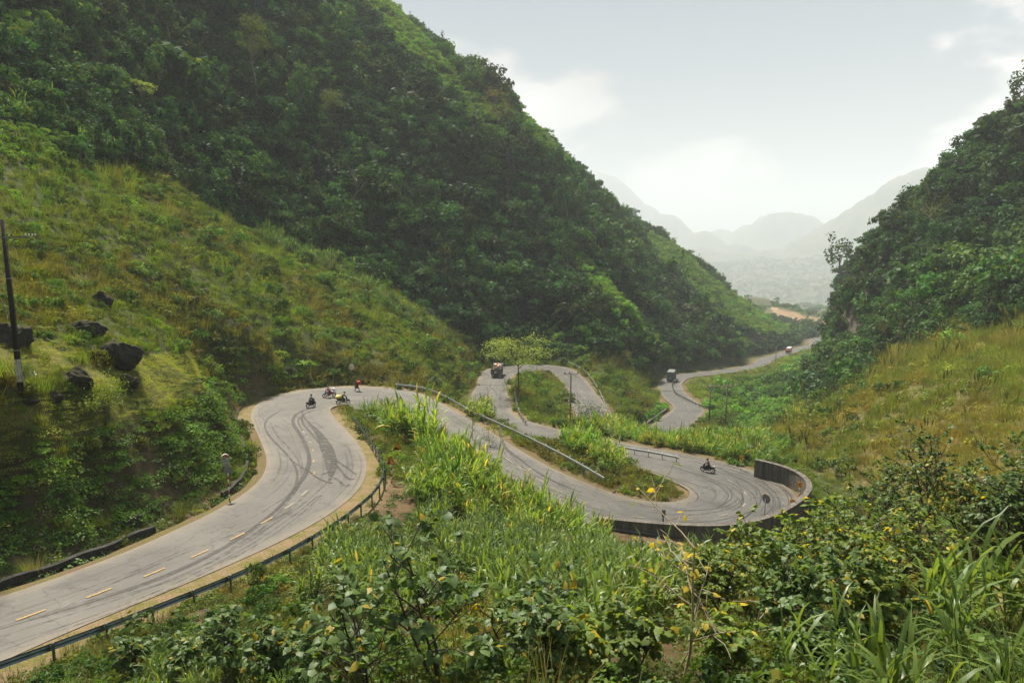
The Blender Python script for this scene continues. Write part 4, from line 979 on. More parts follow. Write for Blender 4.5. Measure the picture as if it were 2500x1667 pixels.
def line_mark(name, px, w, mat, dz, f=c3):
    P = px_path(px, f); n = len(P); ww = w * (1 + .45 * fbm(np.arange(n) * .13, np.zeros(n), 7, 2)); ww[:3] *= .3; ww[-3:] *= .3
    return quad_strip(name, P, ww, mat, road, dz)
line_mark("tyre_mark", [(0,1318),(200,1260),(450,1188),(700,1102),(920,1008),(1100,903),(1230,808),(1340,700),(1405,605),(1422,545),(1408,480),(1370,412),(1342,365),(1375,322),(1470,297)], .34, MM_TYRE, .004)
line_mark("tyre_mark", [(1050,925),(1180,845),(1280,765),(1350,680),(1368,610),(1345,550),(1290,490),(1230,425),(1215,380),(1235,345),(1300,310)], .2, MM_TYRE, .0045)
line_mark("tyre_mark", [(900,1050),(1100,935),(1250,815),(1355,690),(1385,610),(1370,545),(1320,480),(1265,420),(1245,380)], .16, MM_FAINT, .005)
line_mark("tyre_mark", [(1500,303),(1420,318),(1385,340),(1390,375),(1430,420),(1475,480)], .22, MM_TYRE, .0052)
line_mark("tyre_mark", [(1480,308),(1410,325),(1368,350),(1375,385),(1410,430)], .15, MM_TYRE, .0054)
for q in ([(0,1400),(300,1310),(650,1180),(950,1045),(1200,905),(1400,760),(1480,690)],[(0,1360),(350,1245),(700,1130),(1000,1000),(1200,880),(1370,745)],[(100,1395),(500,1255),(800,1130),(1050,1005)],[(0,1255),(300,1165),(600,1060),(900,930)],[(1000,1040),(1250,890),(1420,760),(1500,680)]):
    line_mark("tyre_mark", q, .13, MM_FAINT, .0056 + .0002 * len(q))
line_mark("tyre_mark", [(395,960),(500,1095),(600,1200),(700,1290),(860,1400),(1050,1500),(1250,1570)], .3, MM_TYRE, .005, z2)
line_mark("tyre_mark", [(470,1110),(520,1200),(540,1250)], .15, MM_TYRE, .0055, z2)
line_mark("tyre_mark", [(520,1150),(640,1290),(800,1420),(1000,1530)], .16, MM_FAINT, .0058, z2)
def auto_marks(n, s0, s1, mat, seed, wmin=.08, wmax=.17, ext=.8):
    rng = np.random.default_rng(seed)
    for k in range(n):
        ln = rng.uniform(8, 26); a = rng.uniform(s0, max(s0 + 1, s1 - ln)); s = np.arange(a, min(a + ln, s1), .5)
        if len(s) < 6: continue
        hw = np.interp(s, RS, RHW); l0 = rng.uniform(-ext, ext); lat = hw * np.clip(l0 + .25 * np.sin((s - a) / ln * rng.uniform(1, 4) + rng.uniform(0, 6)), -.9, .9)
        P = np.array([road_at(q, l) for q, l in zip(s, lat)]); w = rng.uniform(wmin, wmax) * np.minimum(1, np.minimum(np.arange(len(s)), np.arange(len(s))[::-1]) / 4 + .1)
        quad_strip("tyre_mark" if mat is not MM_SCRATCH else "scrape_mark", P, w, mat, road, .0060 + .00005 * k)
auto_marks(12, 2, S_HP1, MM_FAINT, 1); auto_marks(12, S_HP1 - 8, S_HP1 + 40, MM_FAINT, 2); auto_marks(12, S_HP1 + 35, S_HP2A, MM_FAINT, 3)
auto_marks(20, S_HP2A - 5, S_HP2B + 20, MM_TYRE, 4, .06, .16); auto_marks(16, S_HP2A, S_HP2B + 8, MM_SCRATCH, 5, .05, .12); auto_marks(22, _sD - 10, _sD + 120, MM_FAINT, 6, .12, .3, .6)
def stain(px, w):
    P = px_path(px, zA); d = np.linspace(0, 1, len(P)); ww = np.interp(d, np.linspace(0, 1, len(w)), w) * (1 + .4 * fbm(np.arange(len(P)) * .11 + w[0] * 31, np.zeros(len(P)), 5, 2)); return P, ww
def stains():
    V, Fc = [], []
    for k, (px, w) in enumerate((([(925,590),(940,650),(1000,720),(1080,800),(1140,900),(1185,1000),(1210,1100),(1215,1200),(1190,1280)], [.1,.15,.25,.5,.8,1.0,1.05,.9,.2]),
                  ([(1230,1060),(1300,1110),(1370,1150),(1420,1200),(1450,1220)], [.5,.25,.2,.15,.25]), ([(1240,1100),(1300,1170),(1350,1240),(1400,1270),(1430,1250)], [.4,.25,.2,.35,.2]),
                  ([(1230,1240),(1290,1280),(1340,1320),(1390,1310)], [.2,.2,.25,.3]), ([(1200,1180),(1100,1240),(1010,1180),(890,1120),(800,1040),(700,1000)], [.3,.2,.12,.1,.07,.05]), ([(1220,1290),(1150,1270),(1040,1210),(960,1140)], [.3,.2,.12,.08]))):
        P, ww = stain(px, w); o = quad_strip("damp_stain", P, ww, MM_WET, road, .0105 + .0006 * k)
stains()

# ------------------------------------------------------------------ guard rails
MG_DARK = plain("green_grey_galvanised", (0.12, 0.16, 0.16), .38, .75, var=.25, scale=3)
MG_PALE = plain("pale_galvanised", (0.42, 0.43, 0.43), .42, .7, var=.2, scale=3)
PROFILE = [(0, -.155), (.015, -.125), (.075, -.10), (.08, -.055), (.02, -.025), (.02, .025), (.08, .055), (.075, .10), (.015, .125), (0, .155)]
def guard_rail(path, label, mat, road_side, spacing=2.1, panel=4.2, group=None):
    """path: top edge of the beam; road_side +1 if the road lies to the left of the walking direction"""
    P, s = resample(catmull(path, .4), .35); P = gsmooth(P, 3); root = empty("guard_rail", (P[0][0], P[0][1], P[0][2] - .78), 0, label, "guard rail", group); o = np.array(root.location)
    T = unit(np.gradient(P[:, :2], axis=0)); Nn = np.stack([-T[:, 1], T[:, 0]], 1) * road_side
    n = len(P); per = max(2, int(panel / .35))
    for i0 in range(0, n - 1, per):
        ii = np.arange(i0, min(i0 + per + 1, n)); V = []; Fc = []; m = len(PROFILE)
        lift = .004 * ((i0 // per) % 2)
        for i in ii:
            for (d, z) in PROFILE: V.append((P[i, 0] + Nn[i, 0] * (d + lift) - o[0], P[i, 1] + Nn[i, 1] * (d + lift) - o[1], P[i, 2] - .155 + z - o[2]))
        for a in range(len(ii) - 1):
            for b in range(m - 1): Fc.append((a * m + b, a * m + b + 1, (a + 1) * m + b + 1, (a + 1) * m + b))
        mesh_obj("beam", V, Fc, mat, root, True)
    L = s[-1]; k = int(L / spacing)
    for j in range(k + 1):
        q = min(j * spacing + .15, L); x, y, z = (np.interp(q, s, P[:, c]) for c in range(3)); nx, ny = np.interp(q, s, Nn[:, 0]), np.interp(q, s, Nn[:, 1])
        px_, py_ = x - nx * .12, y - ny * .12; zb = min(float(ground(px_, py_)) - .3, z - .9)
        b = MB().tube([(px_ - o[0], py_ - o[1], zb - o[2]), (px_ - o[0], py_ - o[1], z + .05 - o[2])], .057, 8).tube([(px_ - o[0], py_ - o[1], z + .05 - o[2]), (px_ - o[0], py_ - o[1], z + .075 - o[2])], [.066, .03], 8)
        b.box((x - nx * .04 - o[0], y - ny * .04 - o[1], z - .155 - o[2]), (.10, .10, .2)); b.build("post", mat, root, False)
    return root
guard_rail(RAIL1, "dark green guard rail on round posts along the near road", MG_DARK, 1)
RAIL2 = top_px([(908,881),(945,884),(985,892),(1030,912),(1080,940),(1140,967),(1200,995),(1300,1045),(1388,1095)], fv, .8, -21)
guard_rail(RAIL2, "long pale guard rail along the middle stretch above the cane clumps", MG_PALE, -1, 2.1)
RAIL3 = top_px([(1395,1018),(1450,1028),(1500,1036),(1560,1048)], fv, .8, -25.5)
guard_rail(RAIL3, "short pale guard rail in front of the tall cane field", MG_PALE, -1, 2.1)
RAIL4 = top_px([(608,545),(612,600),(622,650),(640,740),(668,815),(725,890)], z2, .75, -29)
guard_rail(RAIL4, "curved guard rail inside the bend beside the flat-topped tree", MG_PALE, 1, 2.2)
RAIL5 = top_px([(1130,325),(1200,355),(1290,410),(1350,480),(1410,570),(1460,670),(1510,780),(1560,880),(1625,995)], z2, .78, -33)
guard_rail(RAIL5, "guard rail outside the lower bend behind the crossarm pole", MG_PALE, -1, 2.2)
RAIL6 = top_px([(550,1130),(450,1090),(330,1030),(230,970),(195,900),(200,860),(260,815)], z3, .78, -40)
guard_rail(RAIL6, "dark guard rail round the far bend below the grey truck", MG_DARK, 1, 2.4)

# ------------------------------------------------------------------ parapet wall of the wide bend
def stone_mat(name, col, streak=True, rough=.9):
    m, nt, N, L, out = new_mat(name); b = N.new("ShaderNodeBsdfPrincipled"); b.inputs["Roughness"].default_value = rough; b.inputs["Specular IOR Level"].default_value = .2
    tc = N.new("ShaderNodeTexCoord"); mp = N.new("ShaderNodeMapping"); mp.inputs["Scale"].default_value = (1.6, 1.6, .22) if streak else (1, 1, 1); L.new(tc.outputs["Object"], mp.inputs[0])
    n1 = N.new("ShaderNodeTexNoise"); n1.inputs["Scale"].default_value = 1.5; n1.inputs["Detail"].default_value = 8; n1.inputs["Roughness"].default_value = .7; L.new(mp.outputs[0], n1.inputs[0])
    n2 = N.new("ShaderNodeTexNoise"); n2.inputs["Scale"].default_value = 7; n2.inputs["Detail"].default_value = 7; n2.inputs["Roughness"].default_value = .7; L.new(tc.outputs["Object"], n2.inputs[0])
    cr = N.new("ShaderNodeValToRGB"); L.new(n1.outputs[0], cr.inputs[0])
    for e, (p, k) in zip(cr.color_ramp.elements, ((.3, .35), (.72, 1.35))): e.position = p; e.color = (col[0] * k, col[1] * k, col[2] * k, 1)
    mr = N.new("ShaderNodeMapRange"); L.new(n2.outputs[0], mr.inputs[0]); mr.inputs[1].default_value = .3; mr.inputs[2].default_value = .7; mr.inputs[3].default_value = .65; mr.inputs[4].default_value = 1.3
    vm = N.new("ShaderNodeVectorMath"); vm.operation = 'SCALE'; L.new(cr.outputs[0], vm.inputs[0]); L.new(mr.outputs[0], vm.inputs["Scale"]); L.new(vm.outputs[0], b.inputs["Base Color"])
    bp = N.new("ShaderNodeBump"); bp.inputs["Strength"].default_value = .6; bp.inputs["Distance"].default_value = .06; L.new(n2.outputs[0], bp.inputs["Height"]); L.new(bp.outputs[0], b.inputs["Normal"])
    L.new(b.outputs[0], out.inputs[0]); return m
M_WALL = stone_mat("weathered_concrete", (0.15, 0.135, 0.12)); M_ROCK = stone_mat("dark_limestone", (0.050, 0.048, 0.045), False); M_PALEROCK = stone_mat("pale_limestone", (0.30, 0.28, 0.25), False); M_GREYROCK = stone_mat("grey_limestone", (0.15, 0.14, 0.125), False)
_wp = [(1372,1184),(1440,1192),(1530,1199),(1620,1204),(1680,1202),(1740,1191),(1790,1173),(1830,1148),(1858,1120),(1852,1098),(1830,1082),(1790,1066),(1733,1055)]
WALLP = np.array([pz(*fv(*q), z) for q, z in zip(_wp, np.linspace(-22.85, -23.45, len(_wp)))])
WALLP, WS = resample(catmull(WALLP, .4), .5); WALLP = gsmooth(WALLP, 4)
def parapet():
    root = empty("parapet_wall", (WALLP[0][0], WALLP[0][1], WALLP[0][2] - 1.5), 0, "dark weathered concrete parapet wall curving round the wide bend", "wall"); o = np.array(root.location)
    T = unit(np.gradient(WALLP[:, :2], axis=0)); Nn = np.stack([T[:, 1], -T[:, 0]], 1)    # away from the road
    n = len(WALLP); per = 11
    for i0 in range(0, n - 1, per):
        ii = np.arange(i0, min(i0 + per + 1, n)); V = []; Fc = []
        for j, i in enumerate(ii):
            sh = .012 if j == 0 else (-.012 if j == len(ii) - 1 else 0)
            for d, dz in ((0, None), (0, -.10), (-.05, -.10), (-.05, 0), (.47, 0), (.47, -.10), (.42, -.10), (.45, None)):
                x = WALLP[i, 0] + Nn[i, 0] * d + T[i, 0] * sh; y = WALLP[i, 1] + Nn[i, 1] * d + T[i, 1] * sh
                z = WALLP[i, 2] + dz if dz is not None else min(float(ground(x, y)) - .7, WALLP[i, 2] - 2.9)
                V.append((x - o[0], y - o[1], z - o[2]))
        m = 8
        for a in range(len(ii) - 1):
            for b in range(m): Fc.append((a * m + b, a * m + (b + 1) % m, (a + 1) * m + (b + 1) % m, (a + 1) * m + b))
        Fc += [tuple(range(m))[::-1], tuple(range((len(ii) - 1) * m, len(ii) * m))]
        mesh_obj("wall_section", V, Fc, M_WALL, root)
parapet()
def drain_wall(s0, s1, lat0, h, label, th=.28, sect=6.0, below=.75):
    p = road_at(s0, 0); root = empty("drain_wall", p, 0, label, "wall"); o = p; a = s0
    while a < s1 - .5:
        b = min(a + sect, s1); ss = np.linspace(a + .01, b - .01, 9); V = []; Fc = []
        for s in ss:
            hw = float(np.interp(s, RS, RHW)); wob = .06 * math.sin(s * 1.7)
            for d, z in ((0, -below), (0, h + wob), (-th, h + wob + .02), (-th, -below)):
                q = road_at(s, -hw - lat0 + d, z); V.append(q - o)
        for k in range(8):
            for c in range(4): Fc.append((k * 4 + c, k * 4 + (c + 1) % 4, (k + 1) * 4 + (c + 1) % 4, (k + 1) * 4 + c))
        Fc += [(3, 2, 1, 0), (32, 33, 34, 35)]; mesh_obj("wall_section", V, Fc, M_ROCK if sect < 7 else M_WALL, root); a = b
_sdr = road_px(*c3(840, 870))[0]
drain_wall(0, _sdr, 1.55, .10, "low dark stone wall of the drain along the near road")
drain_wall(_sdr + 9, S_HP1 - 4, 1.5, .05, "broken stone edge of the drain at the foot of the bank", .22, 5.0)
_sFl = road_px(1645, 1010)[0]
drain_wall(_sFl - 24, _sFl + 4, .9, .45, "kerb wall at the foot of the cutting down the valley", .3, 8.0)
# ------------------------------------------------------------------ paints and metals
M_RED = plain("red_paint", (0.42, 0.025, 0.02), .5, var=.2); M_WHITE = plain("white_paint", (0.72, 0.71, 0.68), .55, var=.1); M_BLACK = plain("black_paint", (0.015, 0.015, 0.016), .5, var=.2)
M_YEL = plain("sign_yellow", (0.80, 0.36, 0.015), .45, var=.08); M_GREY = plain("grey_steel", (0.20, 0.21, 0.215), .5, .5, var=.2); M_CONC = stone_mat("pole_concrete", (0.20, 0.185, 0.16))
M_DARKPOLE = stone_mat("dark_tarred_pole", (0.045, 0.038, 0.032)); M_RUBBER = plain("rubber", (0.02, 0.02, 0.02), .8); M_RIM = plain("alloy_rim", (0.42, 0.26, 0.12), .45, .4); M_STEELRIM = plain("spoked_rim", (0.5, 0.5, 0.5), .35, .8)
M_CHROME = plain("exhaust_chrome", (0.5, 0.5, 0.5), .25, .9); M_SEAT = plain("black_seat", (0.02, 0.02, 0.022), .55); M_GLASS = plain("dark_glass", (0.02, 0.025, 0.03), .1, 0, var=.1); M_MIRROR = plain("convex_mirror", (0.62, 0.60, 0.56), .28, .6, var=.15)
M_SKIN = plain("skin", (0.36, 0.21, 0.14), .6, var=.08); M_HAIR = plain("hair_dark", (0.015, 0.012, 0.01), .6); M_INSUL = plain("insulator_glaze", (0.03, 0.02, 0.018), .25); M_INSW = plain("white_insulator", (0.6, 0.62, 0.6), .2)
M_LIT = plain("tail_light_lens", (0.6, 0.03, 0.02), .3); M_PLATE = plain("number_plate", (0.7, 0.7, 0.72), .5)
def cloth(name, c): return plain(name, c, .9, var=.18, scale=14)
def striped_post(root, p, h, r=.045, n=9, mats=None):
    """red and white painted tube, each band a piece"""
    mats = mats or (M_WHITE, M_RED)
    for k in range(n):
        MB().tube([(p[0], p[1], p[2] + h * k / n), (p[0], p[1], p[2] + h * (k + 1) / n)], r, 8).build("post_band", mats[k % 2], root, True)
def face_dir(p, target=(0, 0, 0)):
    d = np.array([target[0] - p[0], target[1] - p[1]]); d /= np.linalg.norm(d); return math.atan2(d[1], d[0]) - math.atan2(-1, 0)
    # local -Y looks along d
def text_mesh(txt, size, name="lettering"):
    c = bpy.data.curves.new(name, 'FONT'); c.body = txt; c.size = size; c.align_x = 'CENTER'; c.align_y = 'CENTER'; c.resolution_u = 2
    o = bpy.data.objects.new(name, c); SC.collection.objects.link(o); dg = bpy.context.evaluated_depsgraph_get(); dg.update()
    me = bpy.data.meshes.new_from_object(o.evaluated_get(dg)); bpy.data.objects.remove(o); return me
def lettering(root, txt, size, loc, mat):
    me = text_mesh(txt, size); me.materials.clear(); me.materials.append(mat); o = bpy.data.objects.new("lettering", me); link(o, root); o.location = loc; o.rotation_euler = (math.pi / 2, 0, 0); return o
# triangular warning signs, faces towards local -Y
def warning_sign(p, rz, h, label, kind, w=.85, face=True, post_r=.045):
    root = empty("warning_sign", p, rz, label, "sign"); striped_post(root, (0, 0, -.3), h - .72 * w + .3, post_r, 7 if h < 2.4 else 9)
    hh = w * .866; z0 = h - .75 * w; tri = lambda k, zc=0: [(-w / 2 * k, zc), (w / 2 * k, zc), (0, hh * k + zc)]
    MB().prism(tri(1), (0, -.05, z0), (1, 0, 0), (0, 0, 1), (0, -1, 0), .02).build("sign_rim", M_RED if face else M_GREY, root)
    if face:
        q = .74; zc = hh * (1 - q) / 3
        MB().prism(tri(q, zc), (0, -.0725, z0), (1, 0, 0), (0, 0, 1), (0, -1, 0), .004).build("sign_face", M_YEL, root)
        a, b, c = tri(q * .97, zc + .004)
        if kind == "hill":
            l = (a[0] * .45, a[1] + (c[1] - a[1]) * .48); MB().prism([a, b, (a[0] * .52, a[1] + hh * q * .46)], (0, -.078, z0), (1, 0, 0), (0, 0, 1), (0, -1, 0), .003).build("hill_wedge", M_BLACK, root)
            o = lettering(root, "10%", .16 * w / .85, (.055, -.084, z0 + hh * .50), M_BLACK); o.rotation_euler = (math.pi / 2, R(28), 0)
        else:
            MB().prism([a, (a[0] * .22, a[1]), (a[0] * .22, a[1] + hh * q * .52), (a[0] * .46, a[1] + hh * q * .5)], (0, -.078, z0), (1, 0, 0), (0, 0, 1), (0, -1, 0), .003).build("cliff_shape", M_BLACK, root)
            MB().prism([(-.10, hh * .60), (.14, hh * .32), (.18, hh * .36), (-.05, hh * .66), (.0, hh * .70), (-.12, hh * .70)], (0, -.078, z0), (1, 0, 0), (0, 0, 1), (0, -1, 0), .003).build("falling_shape", M_BLACK, root)
    else:
        MB().box((0, -.02, z0 + hh * .35), (w * .5, .03, .05)).box((0, -.02, z0 + hh * .15), (w * .7, .03, .05)).build("bracket", M_GREY, root)
    return root
def chevron_sign(p, rz, h, label, post=True, ph=.62, pw=.42, back=False):
    root = empty("chevron_sign", p, rz, label, "sign", None)
    if post:
        striped_post(root, (0, 0, .12), h - ph - .12, .045, 6, (M_RED, M_WHITE)); MB().box((0, 0, .04), (.5, .5, .2)).build("foot_block", M_CONC, root)
        MB().tube([(0, 0, h - ph - .02), (0, 0, h + .55)], .04, 8).build("upper_post", M_GREY, root)
    else:
        MB().box((0, .05, h / 2 - .2), (.13, .05, h + .4)).build("upper_post", M_GREY, root)
    zc = h - ph / 2
    MB().box((0, -.055, zc), (pw, .02, ph)).build("sign_plate", M_GREY if back else M_YEL, root)
    if not back:
        s = 1; a = .07; arm = lambda sg: [(-.12, 0), (.05, sg * .20), (.13, sg * .20), (-.04, 0)]
        for sg in (1, -1):
            pl = arm(sg); pl = pl if sg < 0 else pl[::-1]
            MB().prism(pl, (0, -.066, zc), (1, 0, 0), (0, 0, 1), (0, -1, 0), .004).build("chevron_stroke", M_BLACK, root)
    else:
        MB().box((0, -.085, zc), (.10, .04, ph * .95)).build("bracket", M_GREY, root)
    return root
def convex_mirror(p, rz, h, label, r=.42, back=False):
    root = empty("convex_mirror", p, rz, label, "mirror"); MB().tube([(0, 0, -.4), (0, 0, h)], .04, 8).build("post", M_GREY, root, True)
    zc = h + .05; mm = MB(); V = []; k = 20
    for i in range(6):
        t = i / 5; rr = r * (1 - t); yy = -.10 - .10 * (1 - (1 - t) ** 2)
        for j in range(k): V.append((rr * math.cos(2 * math.pi * j / k), yy, zc + rr * math.sin(2 * math.pi * j / k)))
    mm._add(V, [(i * k + j, i * k + (j + 1) % k, (i + 1) * k + (j + 1) % k, (i + 1) * k + j) for i in range(5) for j in range(k)]); mm.build("mirror_face", M_MIRROR, root, True)
    MB().torus((0, -.09, zc), (0, 1, 0), r, .035, 24, 6).build("mirror_rim", plain("mirror_rim_orange", (.35, .16, .08), .6), root, True)
    MB().disc((0, -.07, zc), (0, 1, 0), r, .03, 24).build("mirror_back", M_GREY, root); return root
def on(u, v, lift=0.0):
    p = hit(u, v); p[2] += lift; return p
def on_road(u, v, f=sp):
    s, l = road_px(*f(u, v)); return road_at(s, l), s
# where the signs stand
p = pz(560, 1217, -18.25); p[2] = float(ground(p[0], p[1])); warning_sign(p, face_dir(p) + .25, 2.75, "back of a triangular sign on a red and white pole beside the drain", "back", .8, False)
p = pz(*zA(1790, 1310), -18.9); p[2] = float(ground(p[0], p[1])); warning_sign(p, face_dir(p) - .35, 2.2, "yellow triangular sign with a cliff and falling shape", "fall", .82)
p = pz(*zA(1848, 1170), -19.2); p[2] = float(ground(p[0], p[1])); warning_sign(p, face_dir(p), 2.25, "yellow triangular steep hill sign reading 10%", "hill", .82)
def km_stone(p, rz, label, w=.64, h=1.02, lift=.35, text=True):
    root = empty("kilometre_sign", p, rz, label, "sign"); pts = [(-w / 2, 0), (w / 2, 0), (w / 2, h - w / 2)] + [(w / 2 * math.cos(a), h - w / 2 + w / 2 * math.sin(a)) for a in np.linspace(.15, math.pi - .15, 12)] + [(-w / 2, h - w / 2)]
    MB().prism(pts, (0, .09, lift), (1, 0, 0), (0, 0, 1), (0, -1, 0), .18).build("slab", plain("weathered_white", (.50, .49, .42), .8, var=.15), root)
    k = .88; cap = [(w / 2 * k * math.cos(a), h - w / 2 + w / 2 * k * math.sin(a)) for a in np.linspace(.06, math.pi - .06, 14)]
    MB().prism(cap, (0, -.092, lift), (1, 0, 0), (0, 0, 1), (0, -1, 0), .006).build("red_cap", M_RED, root)
    MB().box((0, .03, lift / 2 - .15), (w * .8, .3, lift + .3)).build("base", M_CONC, root)
    if text:
        lettering(root, "QL4C", .17, (0, -.1, lift + h - w / 2 + .10), M_WHITE); lettering(root, "Y. MINH", .15, (0, -.094, lift + .40), M_BLACK); lettering(root, "11 Km", .12, (0, -.094, lift + .18), M_BLACK)
p = hit(552, 1160); km_stone(p, face_dir(p) + .12, "white kilometre stone with a red rounded cap and black lettering", lift=.8)
for q, lab in ((zA(378, 790), "small white marker post with red top standing in the drain"), (z2(1200, 378), "small red topped marker post under the lower guard rail")):
    p = on(*q); root = empty("marker_post", p, face_dir(p), lab, "post"); MB().box((0, 0, .22), (.22, .18, .75)).build("post", M_WHITE, root); MB().box((0, 0, .655), (.222, .182, .12)).build("red_top", M_RED, root)
p, s = on_road(1835, 1152, fv); chevron_sign(p, face_dir(p), 2.05, "yellow chevron board on a striped post inside the parapet wall")
p, s = on_road(1818, 1188, fv); chevron_sign(p, face_dir(p), 1.75, "yellow chevron board half hidden behind the parapet top", False)
p = on(*fv(1701, 1083)); chevron_sign(p, face_dir(p), 1.95, "yellow chevron board on a striped post by the cane field")
p, s = on_road(1528, 1216, fv); chevron_sign(p, face_dir(p) + .3, 1.75, "back of a narrow grey road sign behind the parapet", False, .58, .34, True)
p, s = on_road(1752, 1198, fv); convex_mirror(p, face_dir(p) + 2.45, 2.05, "round convex mirror seen from behind over the parapet", .42)
p = on(*zA(1410, 330)); convex_mirror(p, face_dir(p), 2.35, "round convex mirror on a post at the upper bend", .42)
p = on(*z2(955, 325)); convex_mirror(p, face_dir(p), 1.9, "round convex mirror at the lower bend by the cliff", .42)

# ------------------------------------------------------------------ power poles and wires
def insulator(mb, p, s=1.0):
    mb.tube([p, (p[0], p[1], p[2] + .08 * s)], .02 * s, 6).tube([(p[0], p[1], p[2] + .08 * s), (p[0], p[1], p[2] + .13 * s), (p[0], p[1], p[2] + .2 * s), (p[0], p[1], p[2] + .3 * s)], [.05 * s, .085 * s, .06 * s, .02 * s], 8)
def cross_pole(p, rz, h, label, arm=2.4, r=.13):
    root = empty("utility_pole", p, rz, label, "pole"); MB().tube([(0, 0, -1), (0, 0, h)], [r * 1.25, r * .8], 10).build("pole", M_CONC, root, True)
    MB().box((0, -.16, h - .05), (arm, .1, .1)).build("crossarm", plain("rusty_steel", (.30, .22, .17), .6, .3), root)
    MB().tube([(-arm * .28, -.14, h - .08), (0, -.14, h - .75)], .03, 6).tube([(arm * .28, -.14, h - .08), (0, -.14, h - .75)], .03, 6).build("brace", M_GREY, root)
    for x in (-arm * .46, -arm * .12, arm * .46):
        for dx, dy in ((0, -.25), (.14, -.05)):
            m = MB(); insulator(m, (x + dx, -.16 + dy + .14, h), 1.1); m.build("insulator", M_INSUL, root, True)
    for z in (h * .62, h * .55): MB().tube([(0, 0, z), (0, 0, z + .06)], r * 1.12, 10).build("band", M_GREY, root)
    return root
TP = pt(1392, 1052, 121.0); TP[2] = float(ground(TP[0], TP[1])); _th = (TP[2] - pt(1392, 912, np.linalg.norm(TP[:2]) / np.linalg.norm(ray(1392, 912)[:2]))[2]) * -1
cross_pole(TP, .08, float(_th), "concrete utility pole with steel crossarm between the lower bends", 2.5, .15); TTOP = TP + np.array([0, 0, _th])
LPP = pt(50, 938, 40.5); LPP[2] = float(ground(LPP[0], LPP[1]))
def left_pole():
    root = empty("utility_pole", LPP, .1, "dark tarred utility pole with white painted band on the terrace", "pole"); h = 10.2
    MB().tube([(0, 0, -.8), (-.1, 0, h)], [.17, .105], 12).build("pole", M_DARKPOLE, root, True)
    MB().tube([(-.008, 0, .75), (-.022, 0, 2.1)], [.168, .160], 12, False).build("painted_band", plain("flaking_white_paint", (.45, .44, .42), .8, var=.5, scale=4), root, True)
    MB().box((.35, -.16, h - 1.0), (2.0, .1, .08)).build("crossarm", M_GREY, root)
    for k in range(4):
        m = MB(); insulator(m, (-.25 + k * .22, -.16, h - .97), .6); m.build("insulator", M_INSUL, root, True)
        m = MB(); insulator(m, (1.2 + k * .17, -.16, h - .97), .6); m.build("insulator", M_INSW, root, True)
    for z in (h - 3.4, 2.6): MB().tube([(-.03, 0, z), (-.03, 0, z + .07)], .17, 10).build("band", M_GREY, root)
    MB().tube([(.22, -.1, .2), (.2, -.1, 4), (.1, -.1, h - 1)], .012, 5).build("earth_wire", M_BLACK, root)
left_pole(); LTOP = LPP + np.array([0, 0, 9.2])
def h_pole(u, v, vt, gap, label):
    p = hit(u, v); t = np.linalg.norm(p[:2]) / np.linalg.norm(ray(u, vt)[:2]); h = float(ray(u, vt)[2] * t - p[2]); root = empty("utility_pole", p, .12, label, "pole")
    for x in (0, gap):
        zb = float(ground(p[0] + x, p[1])) - p[2] - 1; MB().tube([(x, 0, zb), (x, 0, h)], [.19, .13], 9).build("pole", M_CONC, root, True)
    MB().box((gap / 2, -.2, h - .45), (gap * 2.0, .14, .14)).build("crossarm", plain("rusty_arm", (.22, .13, .09), .7), root)
    for x in (-gap * .45, gap * .5, gap * 1.45):
        m = MB(); insulator(m, (x, -.2, h - .4), 1.3); m.build("insulator", M_INSW, root, True)
    return p + np.array([gap / 2, 0, h])
HTOP = h_pole(*z3(615, 1375), z3(0, 885)[1], 3.6, "twin concrete utility poles joined by a rusty crossarm")
def thin_pole(u, v, vt, label, r=.14, arm=1.6):
    p = hit(u, v); t = np.linalg.norm(p[:2]) / np.linalg.norm(ray(u, vt)[:2]); h = float(ray(u, vt)[2] * t - p[2]); root = empty("utility_pole", p, .3, label, "pole")
    MB().tube([(0, 0, -1), (0, 0, h)], [r, r * .7], 8).build("pole", M_CONC, root, True); MB().box((0, -.1, h - .3), (arm, .1, .1)).build("crossarm", M_GREY, root)
    for x in (-arm * .45, 0, arm * .45):
        m = MB(); insulator(m, (x, -.1, h - .25), 1.0); m.build("insulator", M_INSW, root, True)
    return p + np.array([0, 0, h])
FTOP = thin_pole(*z3(1380, 660), z3(0, 450)[1], "thin utility pole at the edge of the far road")
def ridge_pole(u, vt, h, label):
    for v in np.arange(vt, vt + 200, 2.0):
        q = hit(u, v)
        if np.hypot(q[0], q[1]) < 700: break
    root = empty("utility_pole", q, .4, label, "pole"); MB().tube([(0, 0, -1), (0, 0, h)], [.16, .12], 8).build("pole", M_DARKPOLE, root, True); MB().box((.3, 0, h - .3), (1.8, .1, .12)).build("crossarm", M_DARKPOLE, root)
ridge_pole(2376, 362, 6.5, "small utility pole with a side arm on the wooded skyline"); ridge_pole(2337, 392, 5.5, "shorter utility pole further down the wooded skyline")
def wire(a, b, sag, r=.012):
    t = np.linspace(0, 1, 24)[:, None]; P = np.asarray(a) * (1 - t) + np.asarray(b) * t; P[:, 2] -= sag * 4 * (t * (1 - t))[:, 0]
    return tag(MB().tube(list(P), r, 4).build("power_line", M_BLACK, None), "thin dark power line strung between the utility poles", "power line", "power lines across the valley")
for k, dx in enumerate((-1.1, -.25, 1.1)):
    wire(TTOP + np.array([dx, 0, .3]), HTOP + np.array([dx * 2.2, 0, -.2]), 2.2, .014)
for dx in (-.2, .3): wire(LTOP + np.array([1.2 + dx, 0, .1]), TTOP + np.array([dx, 0, .25]), 5.0, .012)
wire(HTOP, FTOP, 6, .02); wire(HTOP + np.array([2.5, 0, 0]), FTOP + np.array([.7, 0, 0]), 6, .02)
